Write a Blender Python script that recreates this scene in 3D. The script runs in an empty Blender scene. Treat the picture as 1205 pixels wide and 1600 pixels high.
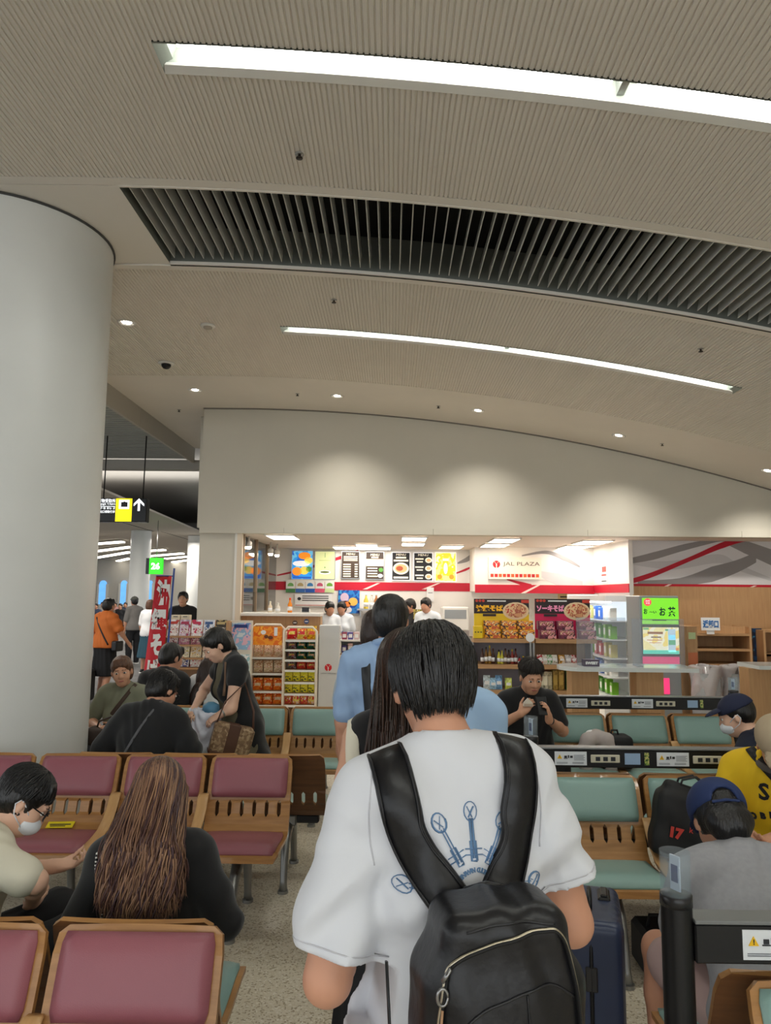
import bpy, bmesh, math, random
import numpy as np
from mathutils import Vector, Matrix
from mathutils.bvhtree import BVHTree
random.seed(7)
SC = bpy.context.scene
COL = SC.collection
PI = math.pi
# ------------------------------------------------------------------ camera
FPX = 1130.0
CAM_H = 1.68
_th, _yaw, _roll = math.radians(6.56), math.radians(.5), math.radians(.5)
_f = Vector((-math.sin(_yaw)*math.cos(_th), math.cos(_yaw)*math.cos(_th), math.sin(_th)))
_r0 = Vector((math.cos(_yaw), math.sin(_yaw), 0))
_u0 = _r0.cross(_f)
_r = _r0*math.cos(_roll) + _u0*math.sin(_roll)
_u = _r.cross(_f)
cd = bpy.data.cameras.new('camera')
cam = bpy.data.objects.new('camera', cd)
COL.objects.link(cam)
cd.sensor_fit = 'HORIZONTAL'
cd.sensor_width = 36
cd.lens = 36*FPX/1205
cd.clip_end = 300
cd.clip_start = .05
m = Matrix((_r, _u, -_f)).transposed().to_4x4()
m.translation = (0, 0, CAM_H)
cam.matrix_world = m
SC.camera = cam
# ------------------------------------------------------------------ light and exposure
SC.view_settings.view_transform = 'Standard'
SC.view_settings.look = 'None'
SC.view_settings.gamma = 1
SC.view_settings.use_curve_mapping = False
SC.view_settings.exposure = 0.76
w = bpy.data.worlds.new('hall_air')
SC.world = w
w.use_nodes = True
w.node_tree.nodes['Background'].inputs[0].default_value = (.94, .98, 1.0, 1)
w.node_tree.nodes['Background'].inputs[1].default_value = 1.2
def area(name, loc, size, power, col=(1, .95, .88), rot=(0, 0, 0)):
    l = bpy.data.lights.new(name, 'AREA')
    l.shape = 'RECTANGLE'
    l.size, l.size_y = size
    l.energy = power
    l.color = col
    o = bpy.data.objects.new(name, l)
    o.location = loc
    o.rotation_euler = rot
    COL.objects.link(o)
    return o
def spot(name, loc, target, power, ang=70, blend=.6, col=(1, .88, .72), size=.05):
    l = bpy.data.lights.new(name, 'SPOT')
    l.energy = power
    l.spot_size = math.radians(ang)
    l.spot_blend = blend
    l.color = col
    l.shadow_soft_size = size
    o = bpy.data.objects.new(name, l)
    o.location = loc
    o.rotation_euler = (Vector(target)-Vector(loc)).to_track_quat('-Z', 'Y').to_euler()
    COL.objects.link(o)
    return o
def ceil_z(x):
    return 4.24 - (.02*(x+2.2)**2 if x > -2.2 else 0)
# the vault's strip lamps are glowing tubes, built with their housings further down
TUBE_E = 27
LAMPS = [(3.17, -1.13, 3.28), (6.73, -1.08, 3.28), (-.45, -1.13, 3.28), (-4.0, -1.13, 3.28)]
# wall washing downlights and the hall's own downlights
for (x, y) in ((-.65, 8.85), (1.2, 8.85), (3.05, 8.85), (4.95, 8.85)):
    spot('downlight_light', (x, y, ceil_z(x)-.03), (x, y+.55, 2.0), 62, 100, 1.0, (1, .94, .85))
for (x, y) in ((-2.72, 6.67), (-2.55, 8.6), (-4.3, 3.0), (-4.3, -1.0)):
    spot('downlight_light', (x, y, ceil_z(x)-.03), (x, y, 0), 30, 80, .8, (1, .93, .84))
# gate hall beyond: strip lamps
for k in range(5):
    area('hall_strip_light', (-8.5, 20+5*k, 3.5), (5, .3), 110, (1, .93, .84))
area('concourse_light', (-6.5, 9.0, 3.8), (3, .6), 70, (1, .93, .84))
area('concourse_light', (-6.5, 14.5, 3.4), (3, .6), 70, (1, .93, .84))
# added upward fill lights that brighten the dark high ceilings of the concourse
area('fill_uplight', (-8.5, 17, 3.95), (9, 2.5), 120, (1, .95, .88), (PI, 0, 0))
area('fill_uplight', (-9.5, 9, 3.3), (.3, 5), 60, (1, .95, .88), (PI, 0, 0))

# ------------------------------------------------------------------ helpers
def P(x, y, Y):
    """point of the plane at depth Y seen at photo pixel (x, y)"""
    d = _f + _r*((x-602.5)/FPX) + _u*((800-y)/FPX)
    return Vector((0, 0, CAM_H)) + d*(Y/d.y)
def R(x0, y0, x1, y1, Y):
    a = P(x0, y0, Y); b = P(x1, y0, Y); c = P(x0, y1, Y); d = P(x1, y1, Y)
    return ((a.x+c.x)/2, (b.x+d.x)/2, (c.z+d.z)/2, (a.z+b.z)/2)   # X0 X1 Z0 Z1
def lin(c):
    if isinstance(c, str):
        c = tuple(int(c[i:i+2], 16) for i in (0, 2, 4))
    o = []
    for v in c[:3]:
        v = v/255.
        o.append(v/12.92 if v <= .04045 else ((v+.055)/1.055)**2.4)
    return tuple(o)+(1,)
MATS = {}
def mat(name, col=(), rough=.5, metal=0, var=0, scale=8, bump=0, bscale=60, emit=0, trans=0, coat=0, stretch=None, col2=None, spec=.5, ior=1.45, sheen=0):
    if name in MATS:
        return MATS[name]
    m = bpy.data.materials.new(name)
    m.use_nodes = True
    nt = m.node_tree
    b = nt.nodes['Principled BSDF']
    c = lin(col)
    b.inputs['Base Color'].default_value = c
    b.inputs['Roughness'].default_value = rough
    b.inputs['Metallic'].default_value = metal
    b.inputs['Specular IOR Level'].default_value = spec
    b.inputs['IOR'].default_value = ior
    if coat:
        b.inputs['Coat Weight'].default_value = coat
    if sheen:
        b.inputs['Sheen Weight'].default_value = sheen
    if trans:
        b.inputs['Transmission Weight'].default_value = trans
    if emit:
        b.inputs['Emission Color'].default_value = c
        b.inputs['Emission Strength'].default_value = emit
    if var or bump or col2:
        tc = nt.nodes.new('ShaderNodeTexCoord')
        mp = nt.nodes.new('ShaderNodeMapping')
        nt.links.new(tc.outputs['Object'], mp.inputs['Vector'])
        if stretch:
            mp.inputs['Scale'].default_value = stretch
    if var or col2:
        n = nt.nodes.new('ShaderNodeTexNoise')
        n.inputs['Scale'].default_value = scale
        n.inputs['Detail'].default_value = 4
        nt.links.new(mp.outputs[0], n.inputs['Vector'])
        r = nt.nodes.new('ShaderNodeValToRGB')
        r.color_ramp.elements[0].position = .3
        r.color_ramp.elements[1].position = .7
        c2 = lin(col2) if col2 else tuple(min(1, v*(1+var)) for v in c[:3])+(1,)
        c1 = c if col2 else tuple(v*(1-var) for v in c[:3])+(1,)
        r.color_ramp.elements[0].color = c1
        r.color_ramp.elements[1].color = c2
        nt.links.new(n.outputs['Fac'], r.inputs['Fac'])
        nt.links.new(r.outputs['Color'], b.inputs['Base Color'])
        if emit:
            nt.links.new(r.outputs['Color'], b.inputs['Emission Color'])
    if bump:
        n2 = nt.nodes.new('ShaderNodeTexNoise')
        n2.inputs['Scale'].default_value = bscale
        n2.inputs['Detail'].default_value = 3
        nt.links.new(mp.outputs[0], n2.inputs['Vector'])
        bp = nt.nodes.new('ShaderNodeBump')
        bp.inputs['Strength'].default_value = bump
        bp.inputs['Distance'].default_value = .01
        nt.links.new(n2.outputs['Fac'], bp.inputs['Height'])
        nt.links.new(bp.outputs['Normal'], b.inputs['Normal'])
    MATS[name] = m
    return m
def clear(name, col, gloss=.08, rough=.05):
    """thin clear plastic or glass: mostly see-through with a sheen"""
    if name in MATS:
        return MATS[name]
    m = bpy.data.materials.new(name)
    m.use_nodes = True
    nt = m.node_tree
    nt.nodes.remove(nt.nodes['Principled BSDF'])
    t = nt.nodes.new('ShaderNodeBsdfTransparent'); t.inputs[0].default_value = lin(col)
    g = nt.nodes.new('ShaderNodeBsdfPrincipled'); g.inputs['Base Color'].default_value = lin((225, 230, 235)); g.inputs['Roughness'].default_value = rough
    mx = nt.nodes.new('ShaderNodeMixShader'); mx.inputs[0].default_value = gloss
    nt.links.new(t.outputs[0], mx.inputs[1]); nt.links.new(g.outputs[0], mx.inputs[2])
    nt.links.new(mx.outputs[0], nt.nodes['Material Output'].inputs['Surface'])
    MATS[name] = m
    return m
def blot(name, cols, scale=10, emit=0, rough=.35, kind='noise', seed=0):
    """printed pack / poster artwork: hard-edged colour patches"""
    if name in MATS:
        return MATS[name]
    m = bpy.data.materials.new(name)
    m.use_nodes = True
    nt = m.node_tree
    b = nt.nodes['Principled BSDF']
    b.inputs['Roughness'].default_value = rough
    tc = nt.nodes.new('ShaderNodeTexCoord')
    mp = nt.nodes.new('ShaderNodeMapping')
    mp.inputs['Location'].default_value = (seed*3.7, seed*1.3, seed*2.1)
    nt.links.new(tc.outputs['Object'], mp.inputs['Vector'])
    if kind == 'cell':
        n = nt.nodes.new('ShaderNodeTexVoronoi')
        n.inputs['Scale'].default_value = scale
        sep = nt.nodes.new('ShaderNodeSeparateColor')
        nt.links.new(n.outputs['Color'], sep.inputs[0])
        out = sep.outputs[0]
    else:
        n = nt.nodes.new('ShaderNodeTexNoise')
        n.inputs['Scale'].default_value = scale
        n.inputs['Detail'].default_value = 2.5
        out = n.outputs['Fac']
    nt.links.new(mp.outputs[0], n.inputs['Vector'])
    r = nt.nodes.new('ShaderNodeValToRGB')
    r.color_ramp.interpolation = 'CONSTANT'
    el = r.color_ramp.elements
    k = len(cols)
    lo, hi = (0, 1) if kind == 'cell' else (.34, .68)
    el[0].position = 0
    el[0].color = lin(cols[0])
    el[1].position = lo+(hi-lo)/k
    el[1].color = lin(cols[1])
    for i in range(2, k):
        e = el.new(lo+(hi-lo)*i/k)
        e.color = lin(cols[i])
    nt.links.new(out, r.inputs['Fac'])
    nt.links.new(r.outputs['Color'], b.inputs['Base Color'])
    if emit:
        nt.links.new(r.outputs['Color'], b.inputs['Emission Color'])
        b.inputs['Emission Strength'].default_value = emit
    MATS[name] = m
    return m
def link(name, me, parent=None, loc=None):
    o = bpy.data.objects.new(name, me)
    COL.objects.link(o)
    if parent is not None:
        o.parent = parent
    if loc is not None:
        o.location = loc
    return o
def empty(name, loc=(0, 0, 0), rz=0):
    o = bpy.data.objects.new(name, None)
    o.empty_display_size = .1
    o.location = loc
    o.rotation_euler = (0, 0, rz)
    COL.objects.link(o)
    return o
def tag(o, label, cat, group=None):
    o['label'] = label
    o['category'] = cat
    if group:
        o['group'] = group
    return o
def struct(o):
    o['kind'] = 'structure'
    return o
def copy_tree(o, parent=None):
    c = o.copy()
    COL.objects.link(c)
    c.parent = parent
    for ch in list(o.children):
        copy_tree(ch, c)
    return c
class MB:
    def __init__(s):
        s.v = []; s.f = []; s.mi = []; s.sm = []
    def add(s, vs, fs, mi=0, smooth=False):
        o = len(s.v)
        s.v += [tuple(v) for v in vs]
        for f in fs:
            s.f.append(tuple(i+o for i in f)); s.mi.append(mi); s.sm.append(smooth)
        return s
    def box(s, x0, x1, y0, y1, z0, z1, mi=0, bev=0):
        if bev:
            b = min(bev, (x1-x0)/2.01, (y1-y0)/2.01, (z1-z0)/2.01)
            vs = []
            ids = {}
            for ix, X in enumerate((x0, x1)):
                for iy, Y in enumerate((y0, y1)):
                    for iz, Z in enumerate((z0, z1)):
                        sx, sy, sz = (1, -1)[ix], (1, -1)[iy], (1, -1)[iz]
                        ids[(ix, iy, iz)] = len(vs)
                        vs += [(X, Y+sy*b, Z+sz*b), (X+sx*b, Y, Z+sz*b), (X+sx*b, Y+sy*b, Z)]
            I = lambda a, k: ids[a]+k
            fs = []
            for i in (0, 1):
                q = [(i, 0, 0), (i, 1, 0), (i, 1, 1), (i, 0, 1)]
                fs.append([I(a, 0) for a in (q if i else q[::-1])])
                q = [(0, i, 0), (1, i, 0), (1, i, 1), (0, i, 1)]
                fs.append([I(a, 1) for a in (q[::-1] if i else q)])
                q = [(0, 0, i), (1, 0, i), (1, 1, i), (0, 1, i)]
                fs.append([I(a, 2) for a in (q if i else q[::-1])])
            for a in (0, 1):
                for c in (0, 1):
                    fs.append([I((0, a, c), 1), I((1, a, c), 1), I((1, a, c), 2), I((0, a, c), 2)])
                    fs.append([I((a, 0, c), 0), I((a, 1, c), 0), I((a, 1, c), 2), I((a, 0, c), 2)])
                    fs.append([I((a, c, 0), 0), I((a, c, 1), 0), I((a, c, 1), 1), I((a, c, 0), 1)])
            for a in ids:
                fs.append([ids[a], ids[a]+1, ids[a]+2])
            return s.add(vs, fs, mi)
        vs = [(x0, y0, z0), (x1, y0, z0), (x1, y1, z0), (x0, y1, z0), (x0, y0, z1), (x1, y0, z1), (x1, y1, z1), (x0, y1, z1)]
        return s.add(vs, [(0, 3, 2, 1), (4, 5, 6, 7), (0, 1, 5, 4), (1, 2, 6, 5), (2, 3, 7, 6), (3, 0, 4, 7)], mi)
    def tube(s, pts, r, n=8, mi=0, caps=True, flat=1.0, smooth=True, up=None):
        pts = [Vector(p) for p in pts]
        rs = r if isinstance(r, (list, tuple)) else [r]*len(pts)
        vs = []
        pa = None
        for i, p in enumerate(pts):
            t = (pts[min(i+1, len(pts)-1)]-pts[max(i-1, 0)])
            if t.length < 1e-9:
                t = Vector((0, 0, 1))
            t.normalize()
            if pa is None:
                a = Vector(up) if up else (Vector((0, 0, 1)) if abs(t.z) < .9 else Vector((1, 0, 0)))
            else:
                a = pa
            a = a - t*a.dot(t)
            if a.length < 1e-6:
                a = t.orthogonal()
            a.normalize()
            pa = a
            b = t.cross(a)
            for k in range(n):
                w = 2*PI*k/n
                vs.append(p + a*(math.cos(w)*rs[i]*flat) + b*(math.sin(w)*rs[i]))
        fs = []
        for i in range(len(pts)-1):
            for k in range(n):
                fs.append((i*n+k, i*n+(k+1) % n, (i+1)*n+(k+1) % n, (i+1)*n+k))
        if caps:
            fs.append(tuple(range(n))[::-1])
            fs.append(tuple((len(pts)-1)*n+k for k in range(n)))
        return s.add(vs, fs, mi, smooth)
    def cyl(s, c, r, z0, z1, n=20, mi=0, r2=None, smooth=True):
        r2 = r if r2 is None else r2
        vs = [(c[0]+r*math.cos(2*PI*k/n), c[1]+r*math.sin(2*PI*k/n), z0) for k in range(n)]
        vs += [(c[0]+r2*math.cos(2*PI*k/n), c[1]+r2*math.sin(2*PI*k/n), z1) for k in range(n)]
        fs = [(k, (k+1) % n, n+(k+1) % n, n+k) for k in range(n)]
        s.add(vs, fs, mi, smooth)
        s.add(vs[:n], [tuple(range(n))[::-1]], mi)
        s.add(vs[n:], [tuple(range(n))], mi)
        return s
    def lathe(s, c, prof, n=16, mi=0, smooth=True):
        vs = []
        for r, z in prof:
            for k in range(n):
                vs.append((c[0]+r*math.cos(2*PI*k/n), c[1]+r*math.sin(2*PI*k/n), c[2]+z))
        fs = []
        for i in range(len(prof)-1):
            for k in range(n):
                fs.append((i*n+k, i*n+(k+1) % n, (i+1)*n+(k+1) % n, (i+1)*n+k))
        fs.append(tuple(range(n))[::-1])
        fs.append(tuple((len(prof)-1)*n+k for k in range(n)))
        return s.add(vs, fs, mi, smooth)
    def prism(s, poly, axis, a0, a1, mi=0):
        """poly of 2-tuples extruded along axis ('x': (y,z), 'y': (x,z), 'z': (x,y))"""
        n = len(poly)
        def mk(p, a):
            return {'x': (a, p[0], p[1]), 'y': (p[0], a, p[1]), 'z': (p[0], p[1], a)}[axis]
        vs = [mk(p, a0) for p in poly]+[mk(p, a1) for p in poly]
        fs = [tuple(range(n)), tuple(range(2*n-1, n-1, -1))]
        fs += [(k, n+k, n+(k+1) % n, (k+1) % n) for k in range(n)]
        return s.add(vs, fs, mi)
    def build(s, name, mats, parent=None, fix=True, loc=None):
        me = bpy.data.meshes.new(name)
        me.from_pydata(s.v, [], s.f)
        me.polygons.foreach_set('material_index', s.mi)
        me.polygons.foreach_set('use_smooth', s.sm)
        for m in (mats if isinstance(mats, (list, tuple)) else [mats]):
            me.materials.append(m)
        if fix:
            bm = bmesh.new(); bm.from_mesh(me)
            bmesh.ops.recalc_face_normals(bm, faces=bm.faces)
            bm.to_mesh(me); bm.free()
        me.update()
        return link(name, me, parent, loc)
def bx(name, x0, x1, y0, y1, z0, z1, m, parent=None, bev=0):
    """box object whose origin sits at its own base centre"""
    c = ((x0+x1)/2, (y0+y1)/2, z0)
    return MB().box(x0-c[0], x1-c[0], y0-c[1], y1-c[1], 0, z1-z0, 0, bev).build(name, m, parent, loc=c)
def text(name, s, loc, size, m, parent=None, rot=(PI/2, 0, 0), align='CENTER', depth=.001, vert=False, bold=0, fit=None, weight=0):
    c = bpy.data.curves.new('t', 'FONT')
    c.body = '\n'.join(s) if vert else s
    c.size = size
    c.align_x = align
    c.align_y = 'CENTER'
    c.extrude = depth
    c.offset = weight
    c.resolution_u = 2
    o = bpy.data.objects.new('t', c)
    COL.objects.link(o)
    dg = bpy.context.evaluated_depsgraph_get()
    me = bpy.data.meshes.new_from_object(o.evaluated_get(dg))
    bpy.data.objects.remove(o)
    bpy.data.curves.remove(c)
    if fit and len(me.vertices):
        xs = [v.co.x for v in me.vertices]; ys = [v.co.y for v in me.vertices]
        sx = fit[0]/(max(xs)-min(xs)); sy = fit[1]/(max(ys)-min(ys))
        cx = (max(xs)+min(xs))/2; cy = (max(ys)+min(ys))/2
        for v in me.vertices:
            v.co.x = (v.co.x-cx)*sx; v.co.y = (v.co.y-cy)*sy
    me.materials.clear()
    me.materials.append(m)
    me.name = name
    o = link(name, me, parent, loc)
    o.rotation_euler = rot
    return o
# ================================================================== the hall
def terrazzo():
    m = mat('terrazzo', (196, 180, 150), .32)
    nt = m.node_tree; b = nt.nodes['Principled BSDF']
    tc = nt.nodes.new('ShaderNodeTexCoord')
    v = nt.nodes.new('ShaderNodeTexVoronoi'); v.inputs['Scale'].default_value = 130
    n = nt.nodes.new('ShaderNodeTexNoise'); n.inputs['Scale'].default_value = 2.5
    n3 = nt.nodes.new('ShaderNodeTexNoise'); n3.inputs['Scale'].default_value = 120; n3.inputs['Detail'].default_value = 2
    for q in (v, n, n3): nt.links.new(tc.outputs['Object'], q.inputs['Vector'])
    sep = nt.nodes.new('ShaderNodeSeparateColor'); nt.links.new(v.outputs['Color'], sep.inputs[0])
    r = nt.nodes.new('ShaderNodeValToRGB'); r.color_ramp.interpolation = 'CONSTANT'
    e = r.color_ramp.elements
    e[0].color = lin((176, 160, 132)); e[1].position = .16; e[1].color = lin((222, 210, 186))
    e2 = e.new(.7); e2.color = lin((230, 220, 200)); e3 = e.new(.93); e3.color = lin((240, 232, 216))
    nt.links.new(sep.outputs[0], r.inputs['Fac'])
    mx = nt.nodes.new('ShaderNodeMix'); mx.data_type = 'RGBA'; mx.blend_type = 'MULTIPLY'; mx.inputs[0].default_value = .22
    nt.links.new(r.outputs['Color'], mx.inputs[6]); nt.links.new(n3.outputs['Color'], mx.inputs[7])
    nt.links.new(n3.outputs['Fac'], mx.inputs[7])
    nt.links.new(mx.outputs[2], b.inputs['Base Color'])
    return m
M_FLOOR = terrazzo()
M_CARPET = mat('grey_carpet', (112, 112, 112), .95, var=.18, scale=3, bump=.5, bscale=220)
M_WALL = mat('warm_white_wall', (205, 200, 186), .6, var=.02, scale=2)
M_CEIL = mat('ceiling_beige', (226, 220, 210), .75, var=.02, scale=2)
M_CEILB = mat('ceiling_band', (230, 224, 214), .7)
M_DARKVOID = mat('void_black', (14, 14, 16), .9)
M_SLAT = mat('slat_grey', (190, 191, 187), .45)
M_VENTWALL = mat('vent_frame_greygreen', (118, 122, 116), .5)
M_COLUMN = mat('column_white', (222, 223, 220), .38, var=.02, scale=3)
M_WHITE = mat('white_paint', (228, 226, 220), .4)
M_TUBE = mat('fluorescent_tube', (250, 252, 246), .5, emit=TUBE_E)
M_METAL = mat('brushed_metal', (170, 170, 168), .35, metal=.9)
M_BLACK = mat('black_plastic', (16, 16, 18), .4)
M_FASC = mat('fascia_grey', (170, 165, 156), .6)

fl = MB()
fl.box(-3.6, 7.5, -7, 14, -.1, 0)
struct(fl.build('floor', M_FLOOR))
fl = MB(); fl.box(-45, -3.6, -7, 60, -.1, .002); fl.box(-3.6, 10, 14, 60, -.1, .002)
struct(fl.build('floor_carpet', M_CARPET))

X_L, X_R = -3.5, 6.6
def profile_x(x0, x1, ribbed):
    if not ribbed:
        n = max(2, int((x1-x0)/.15)+1)
        return [(x0+(x1-x0)*i/(n-1), 0) for i in range(n)]
    out = []
    p = .028
    k0 = math.floor(x0/p)
    x = k0*p
    while x < x1:
        for dx, dz in ((0, 0), (.017, 0), (.0195, .007), (.0255, .007)):
            xx = x+dx
            if x0 < xx < x1: out.append((xx, dz))
        x += p
    return [(x0, 0)]+out+[(x1, 0)]
CE = MB(); CB = MB()
def patch(mb, x0, x1, y0, y1, ribbed=True, dz=0):
    pr = profile_x(x0, x1, ribbed)
    vs = [(x, y, ceil_z(x)+d+dz) for x, d in pr for y in (y0, y1)]
    fs = [(2*i, 2*i+1, 2*i+3, 2*i+2) for i in range(len(pr)-1)]
    mb.add(vs, fs)
    # thin rims so the panel has an edge
    for y in (y0, y1):
        vs = [(x, y, ceil_z(x)+d+dz) for x, d in pr]+[(x, y, ceil_z(x)+.03) for x, d in pr]
        n = len(pr)
        mb.add(vs, [(i, i+1, n+i+1, n+i) for i in range(n-1)])
VX0, VY0, VY1 = -1.745, 4.285, 5.385
def lamp_hole(y0, y1, ya, yb, x0, x1):
    patch(CE, X_L, X_R, ya, y0); patch(CE, X_L, x0, y0, y1); patch(CE, x1, X_R, y0, y1); patch(CE, X_L, X_R, y1, yb)
lamp_hole(-4.1, -3.9, -7, -2.9, -1.13, 3.28)
patch(CB, X_L, X_R, -2.9, -1.6, False)
lamp_hole(-.55, -.35, -1.6, .6, -1.13, 3.28)
patch(CB, X_L, X_R, .6, 1.7, False)
lamp_hole(3.068, 3.272, 1.7, 4.2, -1.13, 3.28)
patch(CB, X_L, X_R, 4.205, VY0, False)
patch(CB, X_L, VX0, VY0+.006, VY1-.006, False)
patch(CB, X_L, X_R, VY1, VY1+.075, False, -.012)
lamp_hole(6.635, 6.83, VY1+.08, 8.3, -1.08, 3.28)
patch(CE, X_L, X_R, 8.3, 9.8, False)
patch(CE, X_L, -2.64, 9.8, 12.6, False)
ce = struct(CE.build('ceiling', M_CEIL, fix=False))
struct(CB.build('ceiling_band', M_CEILB, fix=False))
# slab above so no light leaks in
struct(bx('ceiling_slab', -3.5, 7.5, -7, 12.6, 4.75, 4.9, M_DARKVOID))
# fascia along the left edge of the vault
fa = MB()
for i in range(7):
    y0 = -7+2.8*i
    fa.box(-3.54, -3.5, y0+.004, y0+2.796, 3.97, 4.75)
struct(fa.build('trim_1', M_FASC))

# ventilation slot with its slats
vent = empty('ceiling_vent', ((VX0+X_R)/2, (VY0+VY1)/2, ceil_z(2)))
struct(vent)
v = MB()
c0 = Vector(vent.location)
def vloc(x, y, z): return (x-c0.x, y-c0.y, z-c0.z)
xs = [VX0+(X_R-VX0)*i/40 for i in range(41)]
for ya, lo in ((VY0, .0), (VY1, -.012)):
    vs = [vloc(x, ya, ceil_z(x)+lo) for x in xs]+[vloc(x, ya, ceil_z(x)+.32) for x in xs]
    v.add(vs, [(i, i+1, 42+i, 41+i) for i in range(40)], 0 if ya == VY0 else 1)
v.add([vloc(VX0, VY0, ceil_z(VX0)), vloc(VX0, VY1, ceil_z(VX0)), vloc(VX0, VY1, 4.56), vloc(VX0, VY0, 4.56)], [(0, 1, 2, 3)], 1)
vs = [vloc(x, y, ceil_z(x)+.31) for x in xs for y in (VY0, VY1)]
v.add(vs, [(2*i, 2*i+1, 2*i+3, 2*i+2) for i in range(40)], 0)
# black back lining just behind the slat ends
v.build('vent_box', [M_DARKVOID, M_VENTWALL], vent, fix=False)
v = MB()
for ya, yb in ((VY0, VY0+.018), (VY1-.018, VY1)):
    vs = []
    for x in xs:
        vs += [vloc(x, ya, ceil_z(x)-.004), vloc(x, yb, ceil_z(x)-.004), vloc(x, yb, ceil_z(x)+.02), vloc(x, ya, ceil_z(x)+.02)]
    v.add(vs, [(4*i+k, 4*i+(k+1) % 4, 4*i+4+(k+1) % 4, 4*i+4+k) for i in range(40) for k in range(4)])
v.build('vent_rim', M_CEILB, vent)
sl = MB(); sl.box(-.003, .003, -(VY1-VY0)/2+.004, (VY1-VY0)/2-.07, 0, .105)
slm = sl.build('slat', M_SLAT, vent)
n = int((X_R-VX0)/.0757)
for i in range(n):
    o = slm if i == 0 else slm.copy()
    if i:
        COL.objects.link(o)
    x = VX0+.05+.0757*i
    o.location = vloc(x, (VY0+VY1)/2, ceil_z(x)+.02)
    o.rotation_euler = (0, math.atan(.04*(x+2.2)), 0)

# strip lamps recessed in the vault
def strip_lamp(lab, yc, x0, x1):
    t = empty('strip_lamp', ((x0+x1)/2, yc, ceil_z((x0+x1)/2)))
    tag(t, lab, 'ceiling lamp')
    L = Vector(t.location)
    yn, yf = yc-.1, yc+.1
    N = 24
    xs = [x0+(x1-x0)*i/N for i in range(N+1)]
    def strip(pts):
        mb = MB(); k = len(pts)
        vs = [(x-L.x, y-L.y, ceil_z(x)+dz-L.z) for x in xs for (y, dz) in pts]
        mb.add(vs, [(k*i+j, k*i+j+1, k*i+k+j+1, k*i+k+j) for i in range(N) for j in range(k-1)])
        return mb
    strip([(yf-.058, .012), (yf-.05, .004), (yf+.004, -.004)]).build('frame', M_WHITE, t, fix=False)
    mb = strip([(yn-.004, -.004), (yn+.004, -.004), (yn+.02, .06), (yc-.055, .12), (yc+.05, .12), (yf-.058, .055), (yf-.056, .012)])
    for x, s in ((x0, 1), (x1, -1)):
        z = ceil_z(x)
        q = [(x-L.x, yn-L.y, z-.004-L.z), (x-L.x, yf-L.y, z-.004-L.z), (x+s*.055-L.x, yf-.05-L.y, z+.03-L.z), (x+s*.075-L.x, yf-.055-L.y, z+.12-L.z), (x+s*.075-L.x, yn+.02-L.y, z+.12-L.z), (x+s*.055-L.x, yn+.02-L.y, z+.03-L.z)]
        mb.add(q, [(0, 1, 2, 5), (5, 2, 3, 4)])
    mb.build('housing', mat('lamp_reflector', (120, 124, 116), .5), t, fix=False)
    xm = (x0+x1)/2
    mb = MB(); z = ceil_z(xm)
    mb.box(xm-.018-L.x, xm+.018-L.x, yn+.03-L.y, yf-.05-L.y, .035, .12)
    mb.build('divider', M_METAL, t)
    for a, b in ((x0+.1, xm-.06), (xm+.06, x1-.1)):
        mb = MB()
        mb.tube([(a+(b-a)*i/6-L.x, yc-.045-L.y, ceil_z(a+(b-a)*i/6)+.055-L.z) for i in range(7)], .025, 10)
        mb.build('tube', M_TUBE, t)
    return t
strip_lamp('long recessed strip lamp near the top of the picture', *LAMPS[0])
strip_lamp('long recessed strip lamp between the vent and the shop wall', *LAMPS[1])
strip_lamp('recessed strip lamp over the camera', *LAMPS[2])
strip_lamp('recessed strip lamp behind the camera', *LAMPS[3])

# downlights, dome camera, sprinklers
M_DL = mat('downlight_glow', (255, 246, 230), .5, emit=9)
def downlight(px, py, lab, lit=True):
    # find the spot on the vault
    for k in range(400):
        Y = 2+.025*k
        p = P(px, py, Y)
        if p.z >= ceil_z(p.x): break
    t = empty('downlight', (p.x, p.y, ceil_z(p.x)))
    tag(t, lab, 'downlight')
    t.rotation_euler = (0, math.atan(.04*(p.x+2.2)) if p.x > -2.2 else 0, 0)
    mb = MB(); mb.lathe((0, 0, 0), [(.085, .01), (.088, -.004), (.066, -.006), (.058, .012)], 20)
    mb.build('trim_ring', M_WHITE, t)
    mb = MB(); mb.lathe((0, 0, 0), [(.001, -.008), (.03, -.006), (.05, .002), (.05, .01)], 16)
    mb.build('lamp_lens', M_DL if lit else M_METAL, t)
    return t
for q in [(198, 504, 'round downlight glowing beside the white column'), (305, 609, 'round downlight glowing above the corner of the shop wall'),
          (527, 618, 'round downlight left of the middle over the shop wall'), (747, 641, 'round downlight over the middle of the shop wall'),
          (967, 680, 'round downlight over the right part of the shop wall'), (1200, 735, 'round downlight at the right edge over the shop wall')]:
    downlight(*q)
def on_vault(px, py):
    for k in range(400):
        Y = 2+.025*k
        p = P(px, py, Y)
        if p.z >= ceil_z(p.x): return Vector((p.x, p.y, ceil_z(p.x)))
p = on_vault(260, 566)
t = tag(empty('dome_camera', p), 'small dark dome camera on the ceiling right of the column', 'camera')
mb = MB(); mb.lathe((0, 0, 0), [(.085, .0), (.085, -.014), (.06, -.02)], 18); mb.build('mounting_ring', M_WHITE, t)
mb = MB(); mb.lathe((0, 0, 0), [(.056, -.016), (.05, -.045), (.03, -.066), (.002, -.074)], 16); mb.build('dome', mat('dome_dark', (22, 22, 24), .08), t)
p = on_vault(325, 507)
t = tag(empty('smoke_detector', p), 'flat round white detector on the ceiling beside the downlight', 'detector')
mb = MB(); mb.lathe((0, 0, 0), [(.07, 0), (.07, -.012), (.05, -.018)], 18); mb.build('base_plate', M_WHITE, t)
mb = MB(); mb.lathe((0, 0, 0), [(.045, -.014), (.04, -.03), (.004, -.034)], 16); mb.build('sensor', mat('sensor_beige', (176, 166, 152), .5), t)
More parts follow.
